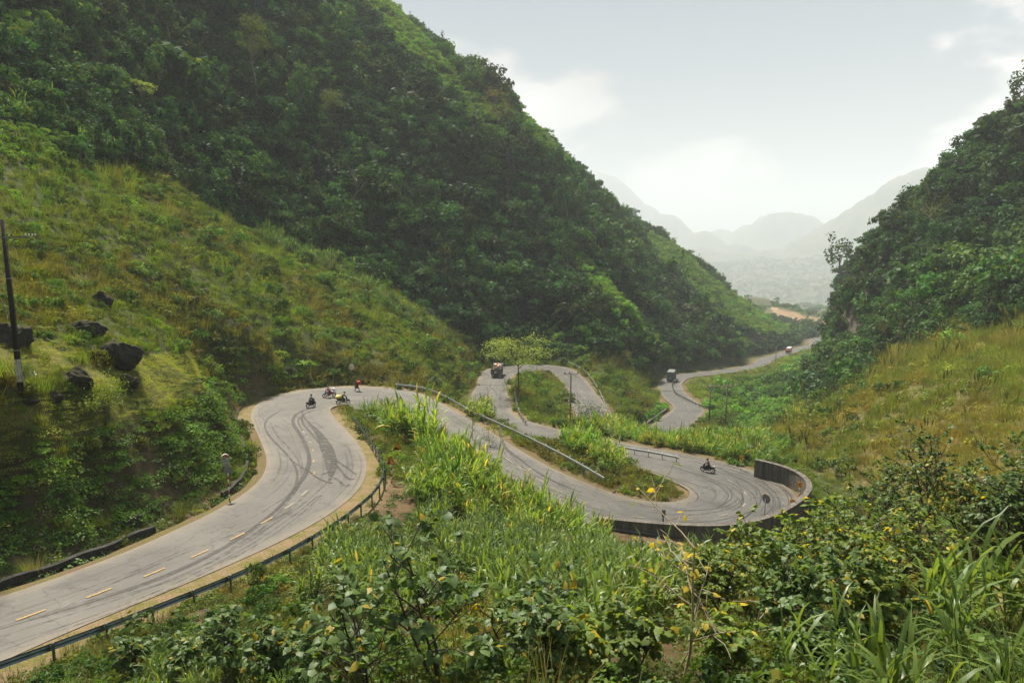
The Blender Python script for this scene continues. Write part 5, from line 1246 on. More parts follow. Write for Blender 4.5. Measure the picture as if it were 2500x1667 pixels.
# a length of bright guard rail lying by the pole
def loose_beam():
    a = hit(-25, 985); b = hit(90, 930); a[2] += .35; b[2] += .55
    root = empty("guard_rail", a, 0, "loose bright galvanised rail leaning beside the tarred pole", "guard rail"); d = b - a; L = np.linalg.norm(d); t = d / L; s = unit(np.cross(t, (0, 0, 1.0))); n = np.cross(s, t); V = []; m = len(PROFILE)
    for k in (0, 1):
        for (e, z) in PROFILE: V.append(d * k + n * z - s * e)
    mesh_obj("beam", V, [(i, i + 1, m + i + 1, m + i) for i in range(m - 1)], plain("bright_zinc", (.62, .64, .66), .4, .6), root)
    for k in (.25, .8):
        q = d * k; gz = float(ground(a[0] + q[0], a[1] + q[1])) - a[2]; MB().tube([(q[0], q[1], gz - .3), (q[0], q[1], q[2])], .06, 8).build("post", M_GREY, root)
loose_beam()

# ------------------------------------------------------------------ boulders and stones
def rock_mesh(seed, sub=3, flat=.75):
    import bmesh
    bm = bmesh.new(); bmesh.ops.create_icosphere(bm, subdivisions=sub, radius=1.0); rng = np.random.default_rng(seed)
    pl = unit(rng.normal(size=(17, 3))); dd = rng.uniform(.42, .82, 17); V = np.array([v.co[:] for v in bm.verts])
    for n, d in zip(pl, dd):
        e = V @ n - d; V = V - np.where(e > 0, e, 0)[:, None] * n * .8
    o = rng.uniform(0, 50); nz = fbm(V[:, 0] * 1.7 + o, V[:, 1] * 1.7 + V[:, 2] * 1.3 + o, seed, 4); n2 = fbm(V[:, 0] * 5 + o, V[:, 1] * 5 + V[:, 2] * 4, seed + 3, 3); n3 = fbm(V[:, 0] * 11 + V[:, 2] * 6, V[:, 1] * 11 - V[:, 2] * 7 + o, seed + 7, 2); V = V * (1.25 + .30 * nz[:, None] + .16 * n2[:, None] + .06 * n3[:, None]); V[:, 2] *= flat
    for v, q in zip(bm.verts, V): v.co = q
    me = bpy.data.meshes.new("boulder"); bm.to_mesh(me); bm.free(); me.polygons.foreach_set("use_smooth", [len(me.polygons) > 700] * len(me.polygons)); return me
ROCKS = [rock_mesh(500 + k, 5) for k in range(4)]; STONES = [rock_mesh(520 + k, 3) for k in range(4)]
ROCKP = []
def rock(u, v, wpx, label, mat, name="boulder", hs=1.0, group=None, cat="rock", seed=None, sink=.48):
    """wpx: width in the photograph, v: its foot"""
    p = hit(u, v); dist = np.linalg.norm(p); w = wpx / FPX * dist / 2 * .78; k = random.randrange(4); me = (ROCKS if wpx > 30 else STONES)[k].copy(); me.materials.append(mat)
    o = bpy.data.objects.new(name, me); link(o); o.location = (p[0], p[1], p[2] + w * hs * (.75 - sink)); o.scale = (w, w * random.uniform(.8, 1.1), w * 1.25 * hs); o.rotation_euler = (random.uniform(-.25, .25), random.uniform(-.25, .25), random.uniform(0, 6.28))
    ROCKP.append((p[0], p[1], w)); return tag(o, label, cat, group)
def boulder_mat():
    m, nt, N, L, out = new_mat("mossy_dark_limestone"); b = N.new("ShaderNodeBsdfPrincipled"); b.inputs["Roughness"].default_value = .95; b.inputs["Specular IOR Level"].default_value = .15
    tc = N.new("ShaderNodeTexCoord"); n1 = N.new("ShaderNodeTexNoise"); n1.inputs["Scale"].default_value = 2.2; n1.inputs["Detail"].default_value = 9; n1.inputs["Roughness"].default_value = .75; L.new(tc.outputs["Object"], n1.inputs[0])
    cr = N.new("ShaderNodeValToRGB"); L.new(n1.outputs[0], cr.inputs[0]); e = cr.color_ramp.elements; e[0].position = .32; e[0].color = (.012, .011, .010, 1); e[1].position = .72; e[1].color = (.085, .078, .066, 1)
    ge = N.new("ShaderNodeNewGeometry"); sp_ = N.new("ShaderNodeSeparateXYZ"); L.new(ge.outputs["Normal"], sp_.inputs[0]); ad = N.new("ShaderNodeMath"); ad.operation = 'MULTIPLY_ADD'; L.new(n1.outputs[0], ad.inputs[0]); ad.inputs[1].default_value = 1.6; L.new(sp_.outputs[2], ad.inputs[2])
    mr = N.new("ShaderNodeMapRange"); L.new(ad.outputs[0], mr.inputs[0]); mr.inputs[1].default_value = 1.45; mr.inputs[2].default_value = 1.75; mr.inputs[4].default_value = .8
    mx = N.new("ShaderNodeMix"); mx.data_type = 'RGBA'; L.new(mr.outputs[0], mx.inputs[0]); L.new(cr.outputs[0], mx.inputs[6]); mx.inputs[7].default_value = (.060, .065, .018, 1); L.new(mx.outputs[2], b.inputs["Base Color"])
    bp = N.new("ShaderNodeBump"); bp.inputs["Strength"].default_value = 1.0; bp.inputs["Distance"].default_value = .22; L.new(n1.outputs[0], bp.inputs["Height"]); L.new(bp.outputs[0], b.inputs["Normal"]); L.new(b.outputs[0], out.inputs[0]); return m
M_BOULDER = boulder_mat()
for a in ((292, 893, 88, "largest dark rounded boulder on the grassy terrace", 1.05), (212, 820, 84, "dark broken boulder with a bare branch leaning on it", .8), (246, 748, 62, "dark boulder half sunk in the slope above the terraces", .9), (190, 938, 88, "moss topped dark boulder standing in the yellow crop", .75),
          (312, 946, 58, "dark pointed boulder at the edge of the yellow crop", .95), (228, 870, 42, "small dark boulder leaning on the largest one", 1.0), (30, 842, 100, "big shaded boulder behind the tarred pole", .8), (132, 978, 46, "dark angular rock below the mossy boulder", .9), (72, 985, 34, "small dark rock beside the dark angular rock", .8),
          (325, 1285, 50, "brown boulder at the foot of the road bank", 1.0), (366, 1245, 26, "small brown rock on the bank above the foot boulder", 1.1), (92, 1345, 28, "rock poking out of the creeper near the drain", 1.0), (700, 918, 34, "dark slanted slab on the bank of the upper bend", 1.3), (822, 900, 26, "dark rock above the stones at the upper bend", .8),
          (500, 715, 30, "dark outcrop on the grassy slope", .6), (470, 735, 46, "long dark outcrop among yellow shrubs on the slope", .5), (575, 760, 34, "dark outcrop lower on the grassy slope", .6), (640, 905, 30, "dark rock behind the bank of the upper bend", .8), (430, 735, 24, "small dark outcrop on the grassy slope", .7), (560, 690, 24, "little dark outcrop high on the grassy slope", .6), (665, 815, 22, "little dark outcrop above the upper bend", .6)):
    rock(a[0], a[1], a[2], a[3], M_BOULDER, hs=a[4])
for a in ((842, 931, 22, "flat brown stone at the kerb of the upper bend", .5, M_GREYROCK), (885, 930, 30, "long dark log-like stone behind the walker", .55, M_ROCK), (904, 931, 10, "rounded tan stone beside the white stone", 1.2, M_PALEROCK), (913, 932, 12, "grey upright stone beside the white stone", 1.2, M_GREYROCK), (925, 929, 15, "white stone at the verge of the upper bend", .9, M_PALEROCK),
          (957, 937, 10, "small grey stone at the start of the pale guard rail", .9, M_GREYROCK), (913, 1003, 27, "pale slanted stone at the head of the cane strip", .8, M_PALEROCK), (915, 1026, 13, "upright pale stone below the slanted stone", 1.2, M_PALEROCK), (1316, 1074, 13, "white stone behind the pale guard rail", .9, M_PALEROCK),
          (1488, 1180, 14, "dark stone at the end of the long pale rail", .9, M_ROCK), (1592, 1200, 16, "dark rock on the point inside the wide bend", 1.0, M_ROCK), (1632, 1192, 26, "flat dark slab on the point inside the wide bend", .5, M_ROCK), (597, 1012, 14, "grey stone in the drain at the upper bend", .9, M_GREYROCK), (633, 1116, 12, "dark stone in the drain below the marker post", .8, M_ROCK),
          (450, 1492, 16, "white lump of stone below the dark guard rail", .8, M_PALEROCK), (383, 1534, 16, "grey stone at the foot of a rail post", .8, M_GREYROCK), (232, 1566, 12, "grey pebble by the rail post", .8, M_GREYROCK), (552, 1525, 12, "pale pebble in the weeds below the rail", .8, M_PALEROCK)):
    rock(a[0], a[1], a[2], a[3], a[5], "stone", a[4])
def rock_weeds():
    P, S = [], []
    for x, y, w in ROCKP:
        for k in range(int(10 + 12 * w)):
            a = random.uniform(0, 6.28); r = w * random.uniform(.75, 1.3) + .1; P.append((x + r * math.cos(a), y + r * math.sin(a), 0)); S.append(min(.35 + .3 * w, .8) * random.uniform(.6, 1.2))
    P = np.array(P); ok = road_field(P[:, 0], P[:, 1])[1] > .6; P = P[ok]; S = np.array(S)[ok]; P[:, 2] = ground(P[:, 0], P[:, 1]) - .03; n = len(P)
    scatter("rock_side_weeds", "weeds and grass grown up round the boulders", "weeds", TUFTS[:4] + CREEPS, P, RNG.integers(0, 7, n), RNG.uniform(0, 6.28, n), s3(S), tint(n, (1.0, 1.15, .6), .25))
    pale = []
    for k in range(3):
        me = STONES[k].copy(); me.materials.append(M_PALEROCK if k else M_GREYROCK); pale.append(proto(me))
    go("gravel", "scattered pebbles and crumbs of stone on the road verges", "gravel", pale, (_ro > .2) & (_ro < 5.5) & (RR < 120), .55 * np.clip(50 / RR, .3, 1.5), lambda i, j: .055 * np.clip(RR[i, j] / 45, .8, 1.8), (1, 1, 1), spread=.5)
rock_weeds()
p = hit(*z2(1065, 345)); o = MB().box((0, 0, .75), (2.4, 1.6, 1.7), taper=.85).build("concrete_block", M_GREYROCK, None); o.location = p; o.rotation_euler = (0, 0, .4); tag(o, "squared grey block at the outer edge of the lower bend", "block")

# ------------------------------------------------------------------ people and motorbikes
def skin_mesh(name, joints, edges, mat, parent, sub=2, root=0):
    me = bpy.data.meshes.new(name); me.from_pydata([j[:3] for j in joints], edges, []); me.materials.append(mat); o = bpy.data.objects.new(name, me); link(o, parent)
    sk = o.modifiers.new("skin", 'SKIN'); sk.use_smooth_shade = True; sk.branch_smoothing = .5
    for v, j in zip(me.skin_vertices[0].data, joints): v.radius = (j[3], j[4] if len(j) > 4 else j[3])
    me.skin_vertices[0].data[root].use_root = True
    if sub: o.modifiers.new("sub", 'SUBSURF').levels = sub; o.modifiers[-1].render_levels = sub
    return o
def chain(*idx): return [(a, b) for a, b in zip(idx, idx[1:])]
def rider(bike, coat, trousers, helmet, label, lean=.12, mask=None):
    """sits on the bike, which points along local +X; hip at the seat"""
    root = empty("person", bike.location, bike.rotation_euler[2], label, "person"); H = (-.14, 0, .80); ch = (-.06 + lean, 0, 1.20); nk = (-.02 + lean, 0, 1.36)
    hd = (.04 + lean, 0, 1.50)
    J = [(*H, .15, .13), (-.10, 0, .98, .14, .12), (*ch, .17, .12), (*nk, .06), (*hd, .095, .085), (.05 + lean, 0, 1.60, .07)]; E = chain(0, 1, 2, 3, 4, 5)
    for s in (1, -1):
        n = len(J); J += [(ch[0], s * .19, 1.26, .065), (.12 + lean, s * .27, 1.08, .052), (.36, s * .26, .98, .042), (.46, s * .26, .985, .036), (.51, s * .255, .99, .02), (.49, s * .22, .97, .014)]; E += [(2, n)] + chain(n, n + 1, n + 2, n + 3, n + 4) + [(n + 3, n + 5)]
        n = len(J); J += [(-.10, s * .12, .79, .09), (.22, s * .17, .70, .075), (.13, s * .17, .36, .055), (.10, s * .17, .28, .045), (.24, s * .18, .25, .04)]; E += [(0, n)] + chain(n, n + 1, n + 2, n + 3, n + 4)
    skin_mesh("body", J, E, M_SKIN, root)
    C = [(H[0], 0, .84, .165, .15), (-.10, 0, .98, .165, .145), (ch[0], 0, 1.20, .19, .145), (ch[0] + .02, 0, 1.31, .11, .10)]; E = chain(0, 1, 2, 3)
    for s in (1, -1):
        n = len(C); C += [(ch[0], s * .19, 1.26, .085), (.12 + lean, s * .27, 1.08, .07), (.34, s * .26, .985, .056)]; E += [(2, n)] + chain(n, n + 1, n + 2)
    skin_mesh("jacket", C, E, coat, root)
    Tn = [(H[0], 0, .80, .17, .15)]; E = []
    for s in (1, -1):
        n = len(Tn); Tn += [(-.08, s * .12, .79, .11), (.22, s * .17, .70, .095), (.13, s * .17, .36, .075), (.105, s * .17, .30, .07)]; E += [(0, n)] + chain(n, n + 1, n + 2, n + 3)
    skin_mesh("trousers", Tn, E, trousers, root)
    MB().ball((.03 + lean, 0, 1.575), (.145, .125, .115), 14, 8).box((.14 + lean, 0, 1.56), (.1, .18, .03)).build("helmet", helmet, root, True)
    MB().ball((.125 + lean, 0, 1.47), (.03, .075, .05), 10, 6).build("face_mask", mask or coat, root, True)
    for s in (1, -1): MB().ball((.2, s * .18, .235), (.12, .05, .045), 10, 6).build("shoe", M_BLACK, root, True)
    return root
def motorbike(p, heading, body, accent, rim, label, front=None):
    root = empty("motorbike", p, heading, label, "motorbike"); front = front or body
    for x in (-.62, .62):
        t = MB().torus((x, 0, .29), (0, 1, 0), .255, .045, 22, 8).build("tyre", M_RUBBER, root, True); w = MB().torus((x, 0, .29), (0, 1, 0), .205, .022, 22, 6)
        for k in range(10):
            a = 2 * math.pi * k / 10; w.tube([(x, .0, .29), (x + .2 * math.cos(a), 0, .29 + .2 * math.sin(a))], .009, 4)
        w.disc((x, 0, .29), (0, 1, 0), .055, .12, 10); w.build("wheel_rim", rim, root)
    MB().tube([(.62, .07, .29), (.50, .07, .72), (.44, .03, .92)], .026, 7).tube([(.62, -.07, .29), (.50, -.07, .72), (.44, -.03, .92)], .026, 7).build("fork", M_GREY, root)
    MB().prism([(.36, .52), (.52, .62), (.50, .98), (.38, 1.02), (.34, .78)], (0, -.10, 0), (1, 0, 0), (0, 0, 1), (0, 1, 0), .20).prism([(.34, .30), (.44, .34), (.50, .86), (.42, .88)], (0, -.19, 0), (1, 0, 0), (0, 0, 1), (0, 1, 0), .38).build("front_fairing", front, root)
    MB().prism([(.40, .46), (.80, .40), (.88, .50), (.70, .62), (.44, .62)], (0, -.06, 0), (1, 0, 0), (0, 0, 1), (0, 1, 0), .12).build("front_mudguard", front, root)
    MB().prism([(-.75, .55), (-.25, .42), (.10, .40), (.12, .55), (-.2, .68), (-.72, .74)], (0, -.12, 0), (1, 0, 0), (0, 0, 1), (0, 1, 0), .24).build("side_cover", body, root)
    MB().prism([(-.80, .68), (.14, .62), (.16, .70), (-.25, .76), (-.82, .80)], (0, -.13, 0), (1, 0, 0), (0, 0, 1), (0, 1, 0), .26).build("seat", M_SEAT, root)
    MB().box((.0, 0, .33), (.42, .20, .22)).tube([(-.1, 0, .30), (-.62, 0, .29)], .03, 6).build("engine", M_GREY, root); MB().tube([(.05, -.13, .25), (-.35, -.15, .27), (-.78, -.15, .36)], [.025, .04, .05], 8).build("exhaust", M_CHROME, root, True)
    MB().tube([(.42, -.33, 1.0), (.46, -.12, .96), (.46, .12, .96), (.42, .33, 1.0)], .016, 6).build("handlebar", M_BLACK, root)
    for s in (1, -1): MB().tube([(.42, s * .22, 1.0), (.40, s * .30, 1.16)], .008, 5).ball((.40, s * .32, 1.19), (.015, .06, .045), 8, 6).build("mirror", M_BLACK, root)
    MB().ball((.53, 0, .93), (.05, .09, .07), 10, 6).build("headlight", M_WHITE, root, True); MB().box((-.83, 0, .70), (.07, .16, .09)).build("tail_light", M_LIT, root); MB().box((-.86, 0, .52), (.02, .19, .14)).build("number_plate", M_PLATE, root)
    MB().prism([(-.95, .40), (-.62, .58), (-.60, .62), (-.98, .46)], (0, -.06, 0), (1, 0, 0), (0, 0, 1), (0, 1, 0), .12).build("rear_mudguard", M_BLACK, root)
    MB().tube([(-.45, .13, .76), (-.80, .12, .82), (-.80, -.12, .82), (-.45, -.13, .76)], .012, 5).build("grab_rail", M_CHROME, root); return root
C_BLUE = plain("bright_blue_plastic", (.02, .22, .38), .3); C_RED = plain("dark_red_plastic", (.30, .02, .03), .3); C_NAVY = plain("navy_plastic", (.015, .03, .07), .35); C_BLK = plain("black_plastic", (.02, .02, .022), .35)
def hd(u0, v0, u1, v1, z): a = pz(u0, v0, z); b = pz(u1, v1, z); return math.atan2(b[1] - a[1], b[0] - a[0])
p, s = on_road(730 + 350 / 11.76, 910 + 985 / 11.76); b1 = motorbike(p, hd(730 + 280 / 11.76, 910 + 990 / 11.76, 730 + 420 / 11.76, 910 + 945 / 11.76, p[2]), C_BLK, C_RED, M_STEELRIM, "black motorbike with a red tail light ridden away by a grey-jacketed person")
rider(b1, cloth("grey_jacket", (.16, .155, .15)), cloth("dark_green_trousers", (.03, .045, .035)), M_BLACK, "person in a grey jacket and black cap riding away", .06)
p, s = on_road(730 + 890 / 11.76, 910 + 700 / 11.76); b2 = motorbike(p, hd(730 + 1040 / 11.76, 910 + 688 / 11.76, 730 + 750 / 11.76, 910 + 715 / 11.76, p[2]), C_RED, C_BLUE, M_RIM, "motorbike with a bright blue front and dark red side panels", C_BLUE)
rider(b2, cloth("pink_shirt", (.55, .16, .20)), cloth("dark_red_trousers", (.22, .03, .04)), plain("teal_helmet", (.05, .12, .10), .3), "person in a pink shirt and dark green helmet on the blue-fronted motorbike", .1)
def sack(bike, loc, r, mat, label, n=2):
    root = bpy.data.objects.new("sack", None); link(root); m = Matrix.Translation(bike.location) @ Matrix.Rotation(bike.rotation_euler[2], 4, 'Z'); root.location = m @ Vector(loc); root.rotation_euler = (0, 0, bike.rotation_euler[2]); tag(root, label, "bag")
    b = MB().ball((0, 0, 0), r, 14, 9); b.v = [tuple(np.array(q) * (1 + .10 * math.sin(7 * q[0] + 9 * q[1] + 5 * q[2]) + .05 * math.sin(23 * q[0] + 17 * q[2]))) for q in b.v]; b.build("bag_body", mat, root, True); MB().tube([(0, 0, r[2] * .9), (0, 0, r[2] * 1.15), (.03, 0, r[2] * 1.3)], [.05, .04, .07], 8).build("tied_neck", mat, root, True)
M_PLASTICBAG = plain("white_plastic_bag", (.66, .66, .74), .35); M_YSACK = plain("pale_yellow_sack", (.72, .60, .14), .6)
sack(b2, (-.62, .0, 1.04), (.24, .30, .24), M_PLASTICBAG, "white plastic bag tied behind the pink-shirted rider"); sack(b2, (-.68, .22, .74), (.22, .20, .22), M_PLASTICBAG, "second white plastic bag hanging at the bike's rear side")
p, s = on_road(730 + 1280 / 11.76, 910 + 925 / 11.76); b3 = motorbike(p, hd(730 + 1150 / 11.76, 910 + 935 / 11.76, 730 + 1410 / 11.76, 910 + 912 / 11.76, p[2]), C_NAVY, C_NAVY, M_STEELRIM, "dark blue motorbike carrying a big pale yellow sack")
rider(b3, cloth("black_jacket", (.025, .027, .03)), cloth("black_trousers", (.02, .02, .025)), plain("olive_helmet", (.06, .07, .05), .4), "person in black with an olive helmet in front of the yellow sack", .16)
sack(b3, (-.58, 0, 1.02), (.42, .36, .25), M_YSACK, "big pale yellow sack strapped across the dark motorbike")
p, s = on_road(1690 + 880 / 26.13, 1100 + 1330 / 26.13); b4 = motorbike(p, hd(1690 + 1150 / 26.13, 1100 + 1370 / 26.13, 1690 + 610 / 26.13, 1100 + 1250 / 26.13, p[2]), C_NAVY, C_NAVY, M_RIM, "dark teal motorbike on the wet patch of the wide bend")
rider(b4, cloth("brown_jacket", (.13, .10, .075)), cloth("black_trousers_b", (.02, .02, .022)), M_BLACK, "person in a brown jacket riding round the wide bend", .02)
# the walker, stepping to the left with a red basket on the back
def walker():
    p, s = on_road(730 + 1690 / 11.76, 910 + 512 / 11.76); rz = hd(730 + 1750 / 11.76, 910 + 505 / 11.76, 730 + 1630 / 11.76, 910 + 510 / 11.76, p[2])
    root = empty("person", p, rz, "person in a dark blue dress walking with a red basket on the back", "person")
    J = [(0, 0, .82, .13, .12), (.02, 0, 1.0, .12, .10), (.06, 0, 1.20, .15, .105), (.10, 0, 1.34, .055), (.15, 0, 1.47, .09, .08), (.155, 0, 1.56, .07)]; E = chain(0, 1, 2, 3, 4, 5)
    n = len(J); J += [(.06, .17, 1.25, .06), (.20, .22, 1.04, .047), (.42, .20, 1.14, .038), (.50, .19, 1.18, .03), (.55, .19, 1.2, .018), (.51, .16, 1.21, .014)]; E += [(2, n)] + chain(n, n + 1, n + 2, n + 3, n + 4) + [(n + 3, n + 5)]
    n = len(J); J += [(.05, -.17, 1.25, .06), (.02, -.23, 1.02, .047), (.16, -.18, .92, .038), (.22, -.15, .94, .03), (.26, -.14, .95, .018), (.23, -.12, .97, .014)]; E += [(2, n)] + chain(n, n + 1, n + 2, n + 3, n + 4) + [(n + 3, n + 5)]
    n = len(J); J += [(.03, .09, .78, .09), (.20, .10, .45, .065), (.27, .10, .09, .042), (.40, .11, .035, .032)]; E += [(0, n)] + chain(n, n + 1, n + 2, n + 3)
    n = len(J); J += [(-.02, -.09, .78, .09), (-.10, -.10, .45, .065), (-.37, -.10, .17, .042), (-.30, -.11, .04, .032)]; E += [(0, n)] + chain(n, n + 1, n + 2, n + 3)
    skin_mesh("body", J, E, M_SKIN, root); dress = cloth("indigo_dress", (.022, .024, .04))
    C = [(.0, 0, .90, .15, .13), (.02, 0, 1.02, .14, .12), (.06, 0, 1.2, .17, .125), (.08, 0, 1.3, .09)]; E = chain(0, 1, 2, 3)
    for s, a, b in ((1, (.20, .22, 1.04), (.40, .20, 1.13)), (-1, (.02, -.23, 1.02), (.14, -.18, .93))): n = len(C); C += [(.06, s * .17, 1.25, .078), (*a, .062), (*b, .05)]; E += [(2, n)] + chain(n, n + 1, n + 2)
    skin_mesh("blouse", C, E, dress, root)
    V = []; k = 20
    for (z, rx, ry, cx) in ((.95, .16, .14, 0), (.80, .21, .18, 0), (.60, .27, .21, .02), (.42, .33, .23, .0)):
        for j in range(k): a = 2 * math.pi * j / k; f = 1 + (.07 * math.sin(7 * a) if z < .9 else 0); V.append((cx + rx * f * math.cos(a), ry * f * math.sin(a), z))
    mesh_obj("skirt", V, [(i * k + j, i * k + (j + 1) % k, (i + 1) * k + (j + 1) % k, (i + 1) * k + j) for i in range(3) for j in range(k)], cloth("wine_skirt", (.045, .018, .025)), root, True)
    L = [(.2, .1, .47, .075), (.265, .1, .16, .055)]; skin_mesh("legging", L, [(0, 1)], cloth("red_leggings", (.16, .02, .03)), root); L = [(-.1, -.1, .47, .075), (-.33, -.1, .21, .055)]; skin_mesh("legging", L, [(0, 1)], cloth("red_leggings_b", (.16, .02, .03)), root)
    MB().ball((.135, 0, 1.525), (.115, .10, .10), 12, 8).ball((.07, 0, 1.40), (.07, .08, .14), 10, 6).build("headscarf", M_HAIR, root, True)
    for q in ((.36, .11, .03), (-.32, -.11, .05)): MB().ball(q, (.12, .045, .04), 10, 6).build("shoe", plain("tan_shoe", (.4, .28, .15), .7), root, True)
    m = Matrix.Translation(root.location) @ Matrix.Rotation(rz, 4, 'Z'); bk = empty("basket", m @ Vector((-.27, 0, 1.12)), rz, "bright red basket carried on the walker's back", "basket"); red = plain("red_plastic_basket", (.62, .02, .025), .45)
    MB().box((0, 0, 0), (.34, .40, .50), taper=1.12).build("basket_body", red, bk); MB().box((0, 0, .265), (.40, .46, .04)).build("basket_rim", red, bk); MB().tube([(.16, .13, .2), (.36, .15, .18), (.34, .16, -.05), (.16, .14, -.18)], .015, 5).tube([(.16, -.13, .2), (.36, -.15, .18), (.34, -.16, -.05), (.16, -.14, -.18)], .015, 5).build("strap", M_BLACK, bk)
walker()

# ------------------------------------------------------------------ trucks (point along local +X)
def truck(p, rz, label, cab, bed, load=None, tall=False, L=6.4, slats=True):
    root = empty("truck", p, rz, label, "truck"); W = 2.3
    MB().box((0, 0, .78), (L - .3, .9, .22)).build("chassis", M_BLACK, root)
    for x, dual in ((L / 2 - 1.0, False), (-L / 2 + 1.5, True)):
        for s in (1, -1):
            w = MB(); w.torus((x, s * (W / 2 - .2), .48), (0, 1, 0), .36, .13, 22, 8)
            if dual: w.torus((x, s * (W / 2 - .5), .48), (0, 1, 0), .36, .13, 22, 8)
            o = w.build("wheel", M_RUBBER, root, True); MB().disc((x, s * (W / 2 - .16), .48), (0, 1, 0), .24, .16, 16).build("hub", M_GREY, o)
    xc = L / 2 - .75
    MB().prism([(-.75, .7), (.75, .7), (.75, 1.55), (.55, 2.45), (-.75, 2.5)], (xc, -W / 2, 0), (1, 0, 0), (0, 0, 1), (0, 1, 0), W).build("cab", cab, root)
    MB().prism([(.735, 1.6), (.76, 1.6), (.575, 2.35), (.55, 2.35)], (xc, -W / 2 + .15, 0), (1, 0, 0), (0, 0, 1), (0, 1, 0), W - .3).build("windscreen", M_GLASS, root)
    for s in (1, -1):
        MB().box((xc + .02, s * (W / 2 + .004), 1.95), (.85, .02, .55)).build("side_window", M_GLASS, root); MB().box((xc + .79, s * .82, 1.02), (.06, .32, .2)).build("headlight", M_WHITE, root); MB().box((xc + .6, s * (W / 2 + .14), 2.0), (.06, .2, .4)).build("wing_mirror", M_BLACK, root)
        MB().box((-L / 2 - .02, s * .88, .86), (.06, .34, .14)).build("tail_light", M_LIT, root); MB().box((-L / 2 + .75, s * (W / 2 - .35), .42), (.03, .58, .5)).build("mud_flap", M_WHITE if load else M_BLACK, root)
    MB().box((xc + .82, 0, .72), (.12, W, .26)).build("front_bumper", M_WHITE, root); MB().box((xc + .775, 0, 1.25), (.05, 1.3, .3)).build("grille", M_BLACK, root); MB().box((-L / 2 - .05, 0, .55), (.1, W * .9, .14)).build("rear_bumper", M_GREY, root)
    bl = L - 1.75; xb = -L / 2 + bl / 2; hb = 2.1 if tall else 1.05
    MB().box((xb, 0, .98), (bl, W, .12)).build("bed_floor", M_GREY, root)
    for s in (1, -1):
        for k in range(3): MB().box((xb, s * (W / 2 - .03), 1.06 + hb / 3 * (k + .5)), (bl, .05, hb / 3 - .04)).build("side_board", bed, root)
        for x in np.linspace(-bl / 2 + .1, bl / 2 - .1, 5): MB().box((xb + x, s * (W / 2 + .012), 1.04 + hb / 2), (.08, .05, hb + .1)).build("stake", bed, root)
    for k in range(3): MB().box((-L / 2 + .03, 0, 1.06 + hb / 3 * (k + .5)), (.05, W - .12, hb / 3 - .04)).build("tail_board", bed, root); MB().box((xb + bl / 2 - .03, 0, 1.06 + hb / 3 * (k + .5)), (.05, W - .12, hb / 3 - .04)).build("head_board", bed, root)
    MB().box((-L / 2 - .01, .1, 1.45), (.02, .42, .32)).build("number_plate", M_PLATE, root)
    if tall: MB().prism([(-W / 2, 0), (W / 2, 0), (W / 2 * .9, .22), (0, .34), (-W / 2 * .9, .22)], (xb - bl / 2, 0, 1.06 + hb), (0, 1, 0), (0, 0, 1), (1, 0, 0), bl).build("tarpaulin", load, root)
    return root
M_OLIVE = plain("faded_green_board", (.09, .105, .095), .7, var=.4, scale=3); M_CABG = plain("grey_cab_paint", (.20, .22, .22), .4)
p, s = on_road(*z2(436, 478)); s += 3.0; p = road_at(s, road_near(p)[1]); t1 = truck(p, road_dir(s), "lorry piled with bundled reddish stalks driving up to the lower bend", M_CABG, M_OLIVE, True)
def load_of_stalks(tk):
    root = empty("stalk_load", tk.matrix_basis @ Vector((-.9, 0, 1.6)), tk.rotation_euler[2], "heap of pinkish brown bundled stalks on the lorry", "load"); rng = np.random.default_rng(8)
    mats = [plain("pink_stalks", (.55, .36, .27), .8, var=.4, scale=9), plain("tan_stalks", (.58, .47, .26), .8, var=.4, scale=9), plain("green_stalks", (.16, .20, .06), .8, var=.4, scale=9)]
    for k in range(64):
        lay = k // 16; y = rng.uniform(-1.0, 1.0) * (1 - .12 * lay); z = .0 + lay * .42 + rng.uniform(-.08, .08) - .15 * abs(y); x = rng.uniform(-1.6, 1.2); d = np.array([1.0, rng.normal() * .16, rng.normal() * .12]); d /= np.linalg.norm(d)
        a = np.array([x, y, z]) - d * .7; b = a + d * 1.4; MB().tube([a, (a + b) / 2 + rng.normal(size=3) * .02, b], [.17, .13, .2], 7).build("bundle", mats[2 if lay == 0 and rng.uniform() < .5 else (1 if rng.uniform() < .35 else 0)], root)
bpy.context.view_layer.update(); load_of_stalks(t1)
p, s = on_road(1639, 930); truck(p, road_dir(s), "grey covered truck coming out from behind the wooded spur", M_CABG, plain("grey_boards", (.16, .17, .17), .7), plain("grey_tarp", (.13, .14, .14), .8), True, 7.0)
p, s = on_road(1925, 862.5); truck(p, road_dir(s) + math.pi, "distant red lorry with a pale cover coming up the far road", plain("faded_red_cab", (.42, .06, .06), .45), plain("pale_boards", (.4, .42, .4), .7), plain("pale_tarp", (.62, .62, .6), .7), True, 8.0)
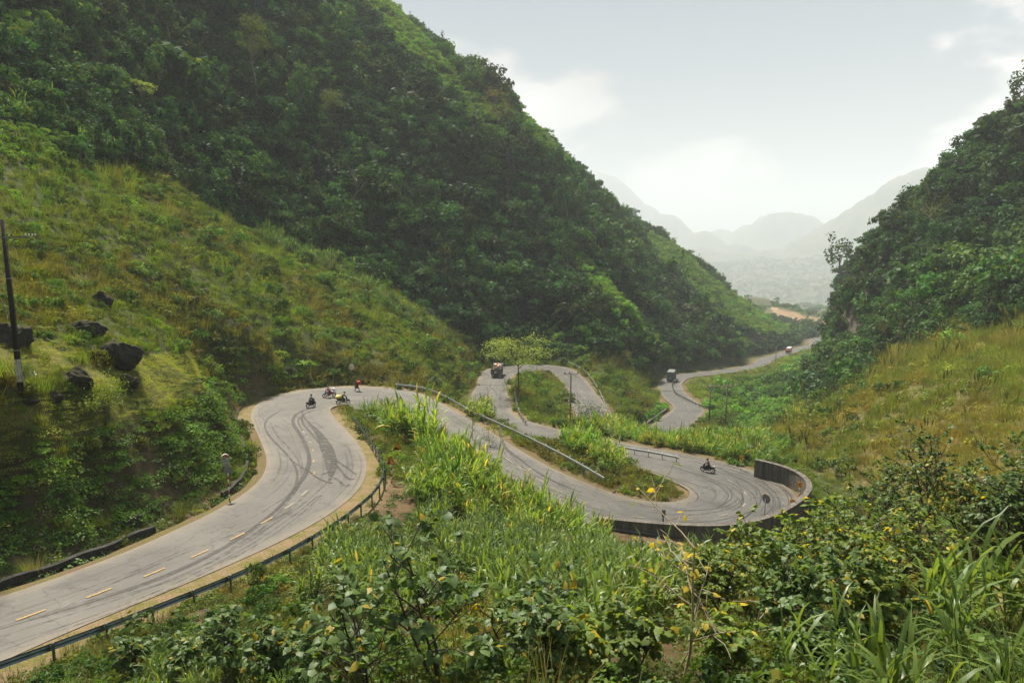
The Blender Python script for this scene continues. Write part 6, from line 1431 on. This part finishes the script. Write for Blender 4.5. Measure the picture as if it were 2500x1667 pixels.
# ------------------------------------------------------------------ trees and shrubs one can tell apart
def heart_leaf(P, D, Nn, L, W, lv):
    """heart-shaped leaves: three quads each; P stalk end, D pointing direction, Nn face"""
    S = unit(np.cross(D, Nn)); Nn = unit(np.cross(S, D)); L = np.asarray(L)[:, None]; W = np.asarray(W)[:, None]; n = len(P)
    q = lambda s, d, k: P + S * W * s + D * L * d + Nn * L * k
    V = np.stack([q(0, .08, 0), q(-.40, -.02, -.05), q(-.47, .38, -.10), q(0, .48, .03), q(0, 1.0, -.16), q(.47, .38, -.10), q(.40, -.02, -.05)], 1).reshape(-1, 3)
    b = np.arange(n)[:, None] * 7; Q = np.stack([b + np.array([0, 1, 2, 3]), b + np.array([3, 2, 4, 5]), b + np.array([0, 3, 5, 6])], 1).reshape(-1, 4)
    return V, Q, np.repeat(lv, 3)
ML_BROAD = leaf_mat("broad_leaf", (0.046, 0.088, 0.030), (0.092, 0.146, 0.042), (0.32, 0.25, 0.025), inst=False, trans=.48, gloss=.02, rough=.5)
ML_BROADY = leaf_mat("yellowing_broad_leaf", (0.060, 0.105, 0.026), (0.13, 0.18, 0.036), (0.46, 0.36, 0.025), inst=False, trans=.5, gloss=.015, rough=.5)
ML_TREE = leaf_mat("tree_leaf", (0.035, 0.060, 0.022), (0.075, 0.105, 0.030), (0.22, 0.2, 0.04), inst=False); ML_FEATH = leaf_mat("feathery_leaf", (0.10, 0.15, 0.03), (0.17, 0.22, 0.045), (0.3, 0.28, 0.05), inst=False)
ML_CANE1 = leaf_mat("cane_blade", (0.056, 0.100, 0.028), (0.120, 0.175, 0.046), (0.34, 0.27, 0.08), inst=False, trans=.48, gloss=.02, rough=.4)
MT_PALETWIG = plain("pale_twig", (0.30, 0.25, 0.16), .85, var=.3, scale=20); MT_DARKTWIG = plain("dark_twig", (0.05, 0.038, 0.028), .85, var=.3, scale=20)
def grow(rng, base, h, spread, stems, levels=2, lean=.35, kids=4):
    """branching skeleton: list of (points, radii), and the twig ends"""
    B, tips = [], []
    def limb(p, d, ln, r, lev):
        n = 5; P = [p]; dd = d.copy()
        for k in range(n - 1):
            dd = unit(dd + rng.normal(size=3) * .13 + np.array([0, 0, .10 if lev == 0 else .02])); P.append(P[-1] + dd * ln / (n - 1))
        B.append((np.array(P), np.linspace(r, r * .45, n)))
        if lev >= levels:
            tips.append((np.array(P), dd)); return
        for k in range(kids if lev else kids + 1):
            t = .30 + .68 * (k + rng.uniform(.2, .8)) / (kids + 1); i = min(int(t * (n - 1)), n - 2); f = t * (n - 1) - i; q = P[i] * (1 - f) + P[i + 1] * f
            a = rng.uniform(0, 6.28); out = np.array([math.cos(a), math.sin(a), 0]); limb(q, unit(dd * .55 + out * (.75 + spread * .3) + np.array([0, 0, .22])), ln * rng.uniform(.38, .6), r * .5, lev + 1)
        tips.append((np.array(P[-2:]), dd))
    for k in range(stems):
        a = rng.uniform(0, 6.28); l = lean * rng.uniform(.2, 1.0); limb(base + np.array([math.cos(a), math.sin(a), 0]) * .08, unit(np.array([math.cos(a) * l, math.sin(a) * l, 1])), h * rng.uniform(.7, 1.0), .012 * h ** .8 + .006, 0)
    return B, tips
def leaf_spots(rng, tips, per, droop=.45, top=False):
    P, D = [], []
    for pts, d in tips:
        for k in range(per):
            t = rng.uniform(.25, 1.0) ** .6; i = min(int(t * (len(pts) - 1)), len(pts) - 2); f = t * (len(pts) - 1) - i; q = pts[i] * (1 - f) + pts[i + 1] * f; a = rng.uniform(0, 6.28)
            P.append(q); D.append(unit(d * .4 + np.array([math.cos(a), math.sin(a), rng.uniform(-.3, .35) - droop])))
    return np.array(P), np.array(D)
_shrub_cache = {}
def broad_shrub(u, v, t, h, label, seed, stems=4, spread=.8, per=5, leaf=.19, yellow=.06, mat=None, bark=None, levels=2, kids=4, each=False, root_p=None, name="shrub", droop=.5, group=None, lean=.45, cat="shrub"):
    rng = np.random.default_rng(seed); p = root_p if root_p is not None else pt(u, v, t)
    p = np.array([p[0], p[1], float(ground(p[0], p[1]))]); root = empty(name, p, 0, label, cat, group)
    B, tips = grow(rng, np.zeros(3), h, spread, stems, levels, lean, kids); bg = Bag()
    for P, r in B: bg.add(*tube(P, r, 5))
    o = bpy.data.objects.new("stem", bg.mesh("stem", [bark or MT_DARKTWIG])); link(o, root)
    P, D = leaf_spots(rng, tips, per, droop); n = len(P); up = unit(np.array([0, 0, 1.0]) + rng.normal(size=(n, 3)) * .45); L = leaf * rng.uniform(.55, 1.25, n); lv = np.where(rng.uniform(size=n) < yellow, 1.5, rng.uniform(0, 1, n))
    mat = mat or ML_BROAD
    if not each:
        V, Q, l3 = heart_leaf(P, D, up, L, L * .82, lv); o = bpy.data.objects.new("foliage", quads_mesh("foliage", V, Q, l3, [mat])); link(o, root); o["kind"] = "stuff"
    else:                                       # leaves near enough to be picked apart
        kinds = []
        for k in range(10):
            V, Q, l3 = heart_leaf(np.zeros((1, 3)), np.array([[1.0, 0, 0]]), np.array([[0, 0, 1.0]]), [1.0], [.82], np.array([1.5 if k == 9 else k / 9.0])); kinds.append(quads_mesh("leaf", V, Q, l3, [mat]))
        order = np.argsort(-L)[:300]
        for i in order:
            o = bpy.data.objects.new("leaf", kinds[9 if lv[i] > 1 else rng.integers(0, 9)]); link(o, root); x = D[i]; y = unit(np.cross(up[i], x)); z = np.cross(x, y)
            o.matrix_basis = Matrix.Translation(P[i].tolist()) @ Matrix((x.tolist(), y.tolist(), z.tolist())).transposed().to_4x4() @ Matrix.Scale(float(L[i]), 4)
    return root
# near slope, big-leaved
broad_shrub(1075, 1690, 13.8, 3.5, "dark big-leaved shrub with upright brown stems on the near slope", 1, 3, .9, 6, .21, .05, each=True, lean=.35)
broad_shrub(900, 1680, 13.2, 2.2, "grey-green big-leaved shrub below the dark upright one", 2, 4, .9, 5, .20, .05, each=True)
broad_shrub(790, 1640, 15.5, 1.7, "small big-leaved shrub next to the fallen stones", 3, 3, .9, 5, .19, .06, each=True)
broad_shrub(1230, 1640, 15.0, 2.3, "leaning big-leaved shrub at the edge of the tall grass", 4, 3, 1.0, 5, .20, .05, each=True, lean=.8)
broad_shrub(560, 1650, 18.5, 1.5, "low leafy shrub beneath the dark guard rail", 5, 4, .9, 5, .2, .06)
broad_shrub(330, 1655, 21.5, 1.3, "low leafy shrub by the guard rail posts", 6, 4, .9, 5, .2, .05)
for k, (u, v, t, h, lab) in enumerate(((1330, 1680, 13.5, 1.5, "leafy shrub between the leaning shrub and the bare sapling"), (1530, 1690, 13.0, 1.4, "leafy shrub at the foot of the bare sapling"), (690, 1670, 16.0, 1.5, "leafy shrub left of the small big-leaved one".replace("left of", "beside")), (1750, 1680, 13.5, 1.2, "leafy shrub between the two bare saplings"), (470, 1680, 19.0, 1.2, "low leafy shrub among the rail side weeds"))):
    broad_shrub(u, v, t, h, lab, 90 + k, 5, .9, 6, .17, .05, ML_BROADY if k % 2 else ML_BROAD)
broad_shrub(1420, 1660, 14.0, 1.3, "low leafy shrub under the bare sapling", 7, 4, 1.0, 5, .2, .12, ML_BROADY)
for k, (u, v, t, h, lab) in enumerate(((1900, 1560, 18.5, 2.9, "rounded yellow-green bush in front of the parapet"), (2040, 1530, 19.0, 3.0, "dense yellow-green bush with dark hollow beneath"), (1770, 1500, 21.0, 2.1, "yellow-leaved bush at the end of the tall grass"), (2150, 1470, 21.0, 3.0, "yellow-green bush beside the dry straw slope"), (1960, 1660, 14.0, 2.0, "dark leafy bush under the yellow-green ones"), (2120, 1600, 15.5, 1.8, "low leafy bush among the long cane blades"))):
    broad_shrub(u, v, t, h, lab, 20 + k, 6, .9, 9, .155, .09 if k != 4 else .04, ML_BROADY if k != 4 else ML_BROAD, levels=2, kids=5, lean=.75)
broad_shrub(1665, 1700, 13.2, 3.0, "bare pale sapling with a few yellow leaves", 40, 1, 2.2, 1, .17, .75, ML_BROADY, MT_PALETWIG, 2, 6, True, lean=.05, name="sapling", cat="sapling")
broad_shrub(1815, 1640, 15.5, 2.2, "thin bare sapling beside the yellow-green bushes", 41, 1, 2.0, 1, .15, .7, ML_BROADY, MT_PALETWIG, 1, 5, True, lean=.1, name="sapling", cat="sapling")
for k, (u, v, t, h, lab) in enumerate(((2110, 1310, 33, 4.4, "leaning shrub with drooping leaf whorls next to the parapet end"), (2200, 1310, 31, 4.0, "tall-stemmed shrub with drooping leaves against the dry hillside"), (2290, 1320, 29, 4.8, "tallest upright shrub with drooping leaf whorls"), (2180, 1380, 27, 3.2, "bushy shrub below the tall-stemmed ones"), (2370, 1330, 27, 3.4, "yellowing shrub between the tallest one and the dark thicket"), (2250, 1380, 26, 3.0, "twiggy shrub with yellow lower leaves"), (2060, 1360, 32, 2.8, "low shrub at the outer foot of the parapet"))):
    broad_shrub(u, v, t, h, lab, 50 + k, 4, .5, 11, .165, .10 if k != 4 else .3, ML_BROAD if k != 4 else ML_BROADY, MT_TWIG, 2, 4, droop=.75, lean=.55)
for k, (u, v, t, h, lab) in enumerate(((2440, 1330, 25, 3.4, "dark dense thicket at the edge of the dry slope"), (2520, 1340, 23, 3.8, "dark thicket beside the tall cane"), (2600, 1250, 27, 3.6, "dark thicket further along the dry slope"))):
    broad_shrub(u, v, t, h, lab, 70 + k, 7, .8, 9, .17, .03, ML_BROAD, None, 2, 5, lean=.6)
# tall cane clumps near enough to count
def cane_clump(p, meshes, k, s, rz, label, group):
    o = bpy.data.objects.new("tall_grass_clump", meshes[k]); link(o); o.location = p; o.rotation_euler = (0, 0, rz); o.scale = (s, s, s * random.uniform(.9, 1.1)); tag(o, label, "grass clump", group); return o
NEARCANE = [cane_mesh("tall_grass_clump", 600 + k, H=2.3, stems=17, per=7, rad=.6, width=.085, leafL=1.1, yellow=.04, mats=[ML_CANE1]) for k in range(5)]
BIGCANE = [cane_mesh("broad_cane", 620 + k, H=2.0 + .25 * k, stems=6, per=8, rad=.45, width=.08, leafL=1.35, yellow=.03, mats=[ML_CANE1]) for k in range(3)]
FINE = [tuft_mesh("fine_grass", 640 + k, 110, 1.5, .35, .016, .12, 0, [ML_CANE1]) for k in range(2)]
_m = Z_CA & (RR <= 48) & (_ro > 1.4); P_, i_, j_ = draw(_m, 0.80); _o = np.argsort(np.hypot(P_[:, 0], P_[:, 1])); P_ = P_[_o]
_pk = []
for q in P_:
    if len(_pk) < 290 and (not _pk or min((q[0] - b[0]) ** 2 + (q[1] - b[1]) ** 2 for b in _pk) > .62 ** 2): _pk.append(q)
def cane_label(q):
    u, v = project(q[0], q[1], q[2])
    if u > 2200: return "dark arching cane clump beside the thicket above the dry straw", "cane clumps beside the dark thicket"
    if u < 720: return "arching grass clump on the slope below the dark guard rail", "grass clumps below the dark guard rail"
    if u < 1060 and v < 1560: return "arching grass clump above the big-leaved shrubs", "grass clumps above the big-leaved shrubs"
    if v < 1400: return "arching elephant grass clump in the strip between two road legs", "elephant grass clumps between the road legs"
    return "clump of arching elephant grass in the stand behind the bare sapling", "elephant grass clumps behind the bare sapling"
for q in _pk: cane_clump(q - np.array([0, 0, .08]), NEARCANE, random.randrange(5), random.uniform(.55, 1.05) * (.5 if project(*q)[0] < 720 else .75 if project(*q)[0] > 2200 else 1.0), random.uniform(0, 6.28), *cane_label(q))
print("CANE", len(_pk))
for k, (u, v, t, s, lab) in enumerate(((2150, 1700, 10.5, .8, "broad-bladed cane clump with pale midribs"), (2260, 1720, 9.5, .85, "broad-bladed cane clump with an upright new leaf"), (2370, 1600, 12.5, 1.0, "tall leaning cane with a bare yellow stalk"), (2330, 1480, 16, 1.1, "tall cane rising before the straw heap"), (2480, 1500, 14.5, 1.15, "tall cane on the straw-covered slope"), (2050, 1680, 11.5, .75, "low broad-bladed cane beside the leafy bush"), (2440, 1690, 10.0, .7, "short cane in the straw"), (2520, 1640, 11, .8, "cane at the edge of the straw slope"), (1960, 1700, 11.0, .6, "small cane tuft below the leafy bushes"))):
    p = pt(u, v, t); p[2] = float(ground(p[0], p[1])) - .05; o = bpy.data.objects.new("cane_plant", BIGCANE[k % 3]); link(o); o.location = p; o.scale = (s, s, s); o.rotation_euler = (0, 0, k * 1.3); tag(o, lab, "cane")
for k, (u, v, t, s, lab) in enumerate(((640, 1560, 24, 1.0, "fine bright grass tussock below the dark guard rail"), (600, 1500, 27, .7, "small grass tussock at a rail post"), (235, 1075, 41, 1.0, "drooping grass tussock on the bank top"), (200, 1100, 40, .9, "long grass hanging over the bank edge"), (140, 1110, 39, .9, "long grass tussock along the bank edge"), (40, 1170, 35.5, .9, "grass tussock at the corner of the bank"), (420, 1060, 46, .8, "upright tussock beside the terrace shrub"))):
    p = pt(u, v, t); p[2] = float(ground(p[0], p[1])) - .05; o = bpy.data.objects.new("grass_tussock", FINE[k % 2]); link(o); o.location = p; o.scale = (s, s, s); o.rotation_euler = (0, 0, k * 1.1); tag(o, lab, "grass tussock")
# trees by the roads
def leafy_tree(p, h, label, seed, crown_r, crown_h, nleaf=900, leaf=.22, mat=None, trunk_frac=.5, clumps=12, bark=None, group=None, name="tree", flat=False, yellow=.03, stems=1):
    rng = np.random.default_rng(seed); root = empty(name, p, rng.uniform(0, 6.28), label, "tree", group); bg = Bag(); B, tips = [], []
    top = np.array([rng.normal() * .05 * h, rng.normal() * .05 * h, h * .9]); mid = top * trunk_frac + rng.normal(size=3) * .02 * h
    bg.add(*tube([np.array([0, 0, -.5]), mid * .5 + rng.normal(size=3) * .02 * h, mid, top], [.013 * h + .02, .010 * h + .015, .007 * h + .01, .012], 7)); cen = []
    for k in range(clumps):
        a = 2.4 * k + rng.uniform(-.4, .4); f = rng.uniform(.0, 1.0); rr = crown_r * rng.uniform(.45, 1.0) * (1 - .35 * f if not flat else (.55 + .45 * (1 - abs(f - .5)))); z = h * (trunk_frac + .02) + crown_h * f
        e = np.array([math.cos(a) * rr, math.sin(a) * rr, z]); s = mid * (.75 + .25 * rng.uniform()) + (top - mid) * f * .6; bg.add(*tube([s, (s + e) / 2 + np.array([0, 0, -.04 * h if not flat else .05 * h]), e], [.005 * h + .008, .003 * h + .006, .005], 5)); cen.append(e)
    o = bpy.data.objects.new("trunk", bg.mesh("trunk", [bark or MT_BARK])); link(o, root); lb = Bag(); per = nleaf // clumps
    for e in cen:
        sz = np.array([.42, .42, .13 if flat else .30]) * crown_r * rng.uniform(.7, 1.25); off = rng.normal(size=(per, 3)) * sz * .55; P = e + off; Nn = unit(np.array([0, 0, 1.0]) + rng.normal(size=(per, 3)) * (.25 if flat else .6) + off * .3)
        V, Q = leaves_at(P, Nn, leaf * rng.uniform(.6, 1.3, per), leaf * .6 * rng.uniform(.6, 1.3, per), rng, .25); lb.add(V, Q, np.where(rng.uniform(size=per) < yellow, 1.5, np.clip(rng.uniform(0, .5) + rng.uniform(0, .5, per), 0, 1)))
    o = bpy.data.objects.new("crown", lb.mesh("crown", [mat or ML_TREE])); link(o, root); return root
def tree_at(u, v, h_px, label, seed, w_px, ch=.5, **k):
    p = hit(u, v); d = float(np.linalg.norm(p)); h = h_px / FPX * d; return leafy_tree(p, h, label, seed, w_px / FPX * d / 2, h * ch, **k)
tree_at(*z2(643, 668), 155, "flat-topped feathery tree beside the inner guard rail", 1, 165, .42, nleaf=2600, leaf=.42, mat=ML_FEATH, trunk_frac=.52, clumps=20, flat=True, bark=MT_TWIG)
tree_at(*z2(1300, 985), 72, "small dark spreading tree beside the crossarm pole", 2, 100, .6, nleaf=900, leaf=.28, trunk_frac=.3, clumps=14)
tree_at(*z2(300, 790), 36, "round dark bush tree behind the long pale rail", 3, 62, .8, nleaf=900, leaf=.22, trunk_frac=.2, clumps=12)
tree_at(1153, 1075, 72, "thin young tree with few leaves above the middle road", 4, 46, .6, nleaf=90, leaf=.2, trunk_frac=.35, clumps=7, mat=ML_BROADY, yellow=.2)
tree_at(1480, 1140, 62, "pale thin sapling behind the low bush on the point", 5, 30, .5, nleaf=80, leaf=.18, trunk_frac=.5, clumps=6, bark=MT_PALETWIG)
tree_at(1775, 1048, 46, "dark bush tree at the foot of the twin poles", 6, 66, .75, nleaf=900, leaf=.3, trunk_frac=.2, clumps=14)
tree_at(1952, 1040, 50, "yellow-green tree at the mouth of the gorge", 7, 56, .75, nleaf=1000, leaf=.3, mat=ML_BROADY, trunk_frac=.2, clumps=14, yellow=.12)
tree_at(1858, 1072, 58, "bare spreading tree above the cane field", 8, 60, .6, nleaf=60, leaf=.25, trunk_frac=.4, clumps=12, bark=MT_TWIG)
tree_at(258, 1035, 90, "yellowish round shrub tree on the edge of the terrace", 9, 95, .7, nleaf=1500, leaf=.13, mat=ML_FEATH, trunk_frac=.3, clumps=18, bark=MT_DARKTWIG)
tree_at(1195, 1090, 50, "dry twiggy bush at the upper edge of the cane", 10, 44, .7, nleaf=260, leaf=.16, trunk_frac=.2, clumps=10, bark=MT_TWIG)
tree_at(2018, 792, 24, "lone pale yellow tree beside the distant fields", 11, 26, .6, nleaf=500, leaf=.9, mat=ML_BROADY, trunk_frac=.3, clumps=10)
tree_at(626, 250, 175, "tall pale-trunked tree standing above the forest", 12, 62, .35, nleaf=1500, leaf=.6, trunk_frac=.62, clumps=14)
tree_at(808, 320, 85, "slender pale-trunked tree in the middle of the forest", 13, 55, .45, nleaf=1300, leaf=.5, trunk_frac=.5, clumps=12)
tree_at(352, 270, 62, "umbrella-crowned light green tree in the forest", 14, 50, .35, nleaf=700, leaf=.45, mat=ML_FEATH, trunk_frac=.55, clumps=9, flat=True)
tree_at(1215, 310, 80, "brownish bamboo-like tree on the sunlit rib", 15, 75, .8, nleaf=1100, leaf=.6, trunk_frac=.2, clumps=16, mat=leaf_mat("brown_bamboo_leaf", (.075, .07, .03), (.12, .10, .045), inst=False))
tree_at(2265, 575, 78, "pale-trunked spreading tree on the wooded hillside", 16, 90, .5, nleaf=1000, leaf=.4, trunk_frac=.45, clumps=13, bark=MT_PALETWIG)
for k, (u, vt, h, lab) in enumerate(((1622, 545, 7, "dark round tree standing on the far skyline"), (1645, 570, 6, "second round tree on the far skyline"), (1700, 618, 6, "thin twiggy tree on the far skyline"), (1755, 655, 8, "flat-topped tree on the far skyline"), (1795, 678, 6, "small tree low on the far skyline"), 
          (2112, 640, 7, "bushy tree at the shoulder of the wooded hill"), (2140, 585, 7, "leaning tree on the shoulder of the wooded hill"), (2160, 540, 7, "tree on the skyline of the wooded hill"), (2210, 480, 7, "pointed tree on the skyline of the wooded hill"), (2290, 420, 7, "flat tree on the skyline of the wooded hill"), (2400, 345, 7, "dark tree high on the wooded skyline"), (2440, 310, 7, "dark tree at the top of the wooded skyline"), (2480, 280, 7, "highest dark tree of the wooded skyline"))):
    q = None
    for v in np.arange(vt, vt + 220, 2.5):
        q = hit(u, v)
        if np.hypot(q[0], q[1]) < 760: break
    leafy_tree(q, h * (1.0 if u < 2000 else .8), lab, 80 + k, h * .35, h * .6, nleaf=420, leaf=.55 if u < 2000 else .35, trunk_frac=.35, clumps=9)
# dead branches and straw
def bare_branch(u, v, t, h, lab, seed, mat=MT_PALETWIG):
    rng = np.random.default_rng(seed); p = pt(u, v, t); p[2] = float(ground(p[0], p[1])); B, tips = grow(rng, np.zeros(3), h, 1.2, 1, 2, .5, 4); bg = Bag()
    for P, r in B: bg.add(*tube(P, r * .8, 4))
    o = bpy.data.objects.new("dead_branch", bg.mesh("dead_branch", [mat])); link(o); o.location = p; tag(o, lab, "branch")
bare_branch(230, 705, 70, 3.2, "pale dead shrub on the slope above the boulders", 1); bare_branch(20, 830, 46, 2.2, "tangle of pale dead branches behind the tarred pole", 2); bare_branch(240, 815, 57, 2.0, "dark bare branch leaning from a boulder", 3, MT_DARKTWIG); bare_branch(1640, 1640, 14, 1.4, "pale dead twigs at the foot of the bare sapling", 4)
# ------------------------------------------------------------------ hazy valley air
def haze_box():
    m = bpy.data.materials.new("haze_air"); m.use_nodes = True; nt = m.node_tree; nt.nodes.clear()
    out = nt.nodes.new("ShaderNodeOutputMaterial"); v = nt.nodes.new("ShaderNodeVolumePrincipled")
    v.inputs["Color"].default_value = (0.84, 0.92, 1.0, 1); v.inputs["Density"].default_value = 0.00023; v.inputs["Anisotropy"].default_value = 0.0
    nt.links.new(v.outputs[0], out.inputs["Volume"])
    x0, x1, y0, y1 = -10800, 10800, -1350, 12400; z0 = float(GZ.min()) - 1.5; z1 = max(float(GZ.max()), 300.0) + 12
    vs = [(x, y, z) for z in (z0, z1) for y in (y0, y1) for x in (x0, x1)]
    fs = [(0, 2, 3, 1), (4, 5, 7, 6), (0, 1, 5, 4), (2, 6, 7, 3), (0, 4, 6, 2), (1, 3, 7, 5)]
    o = mesh_obj("haze", vs, fs, m); tag(o, "thin pale haze filling the valley air", "haze", kind="stuff")
haze_box()
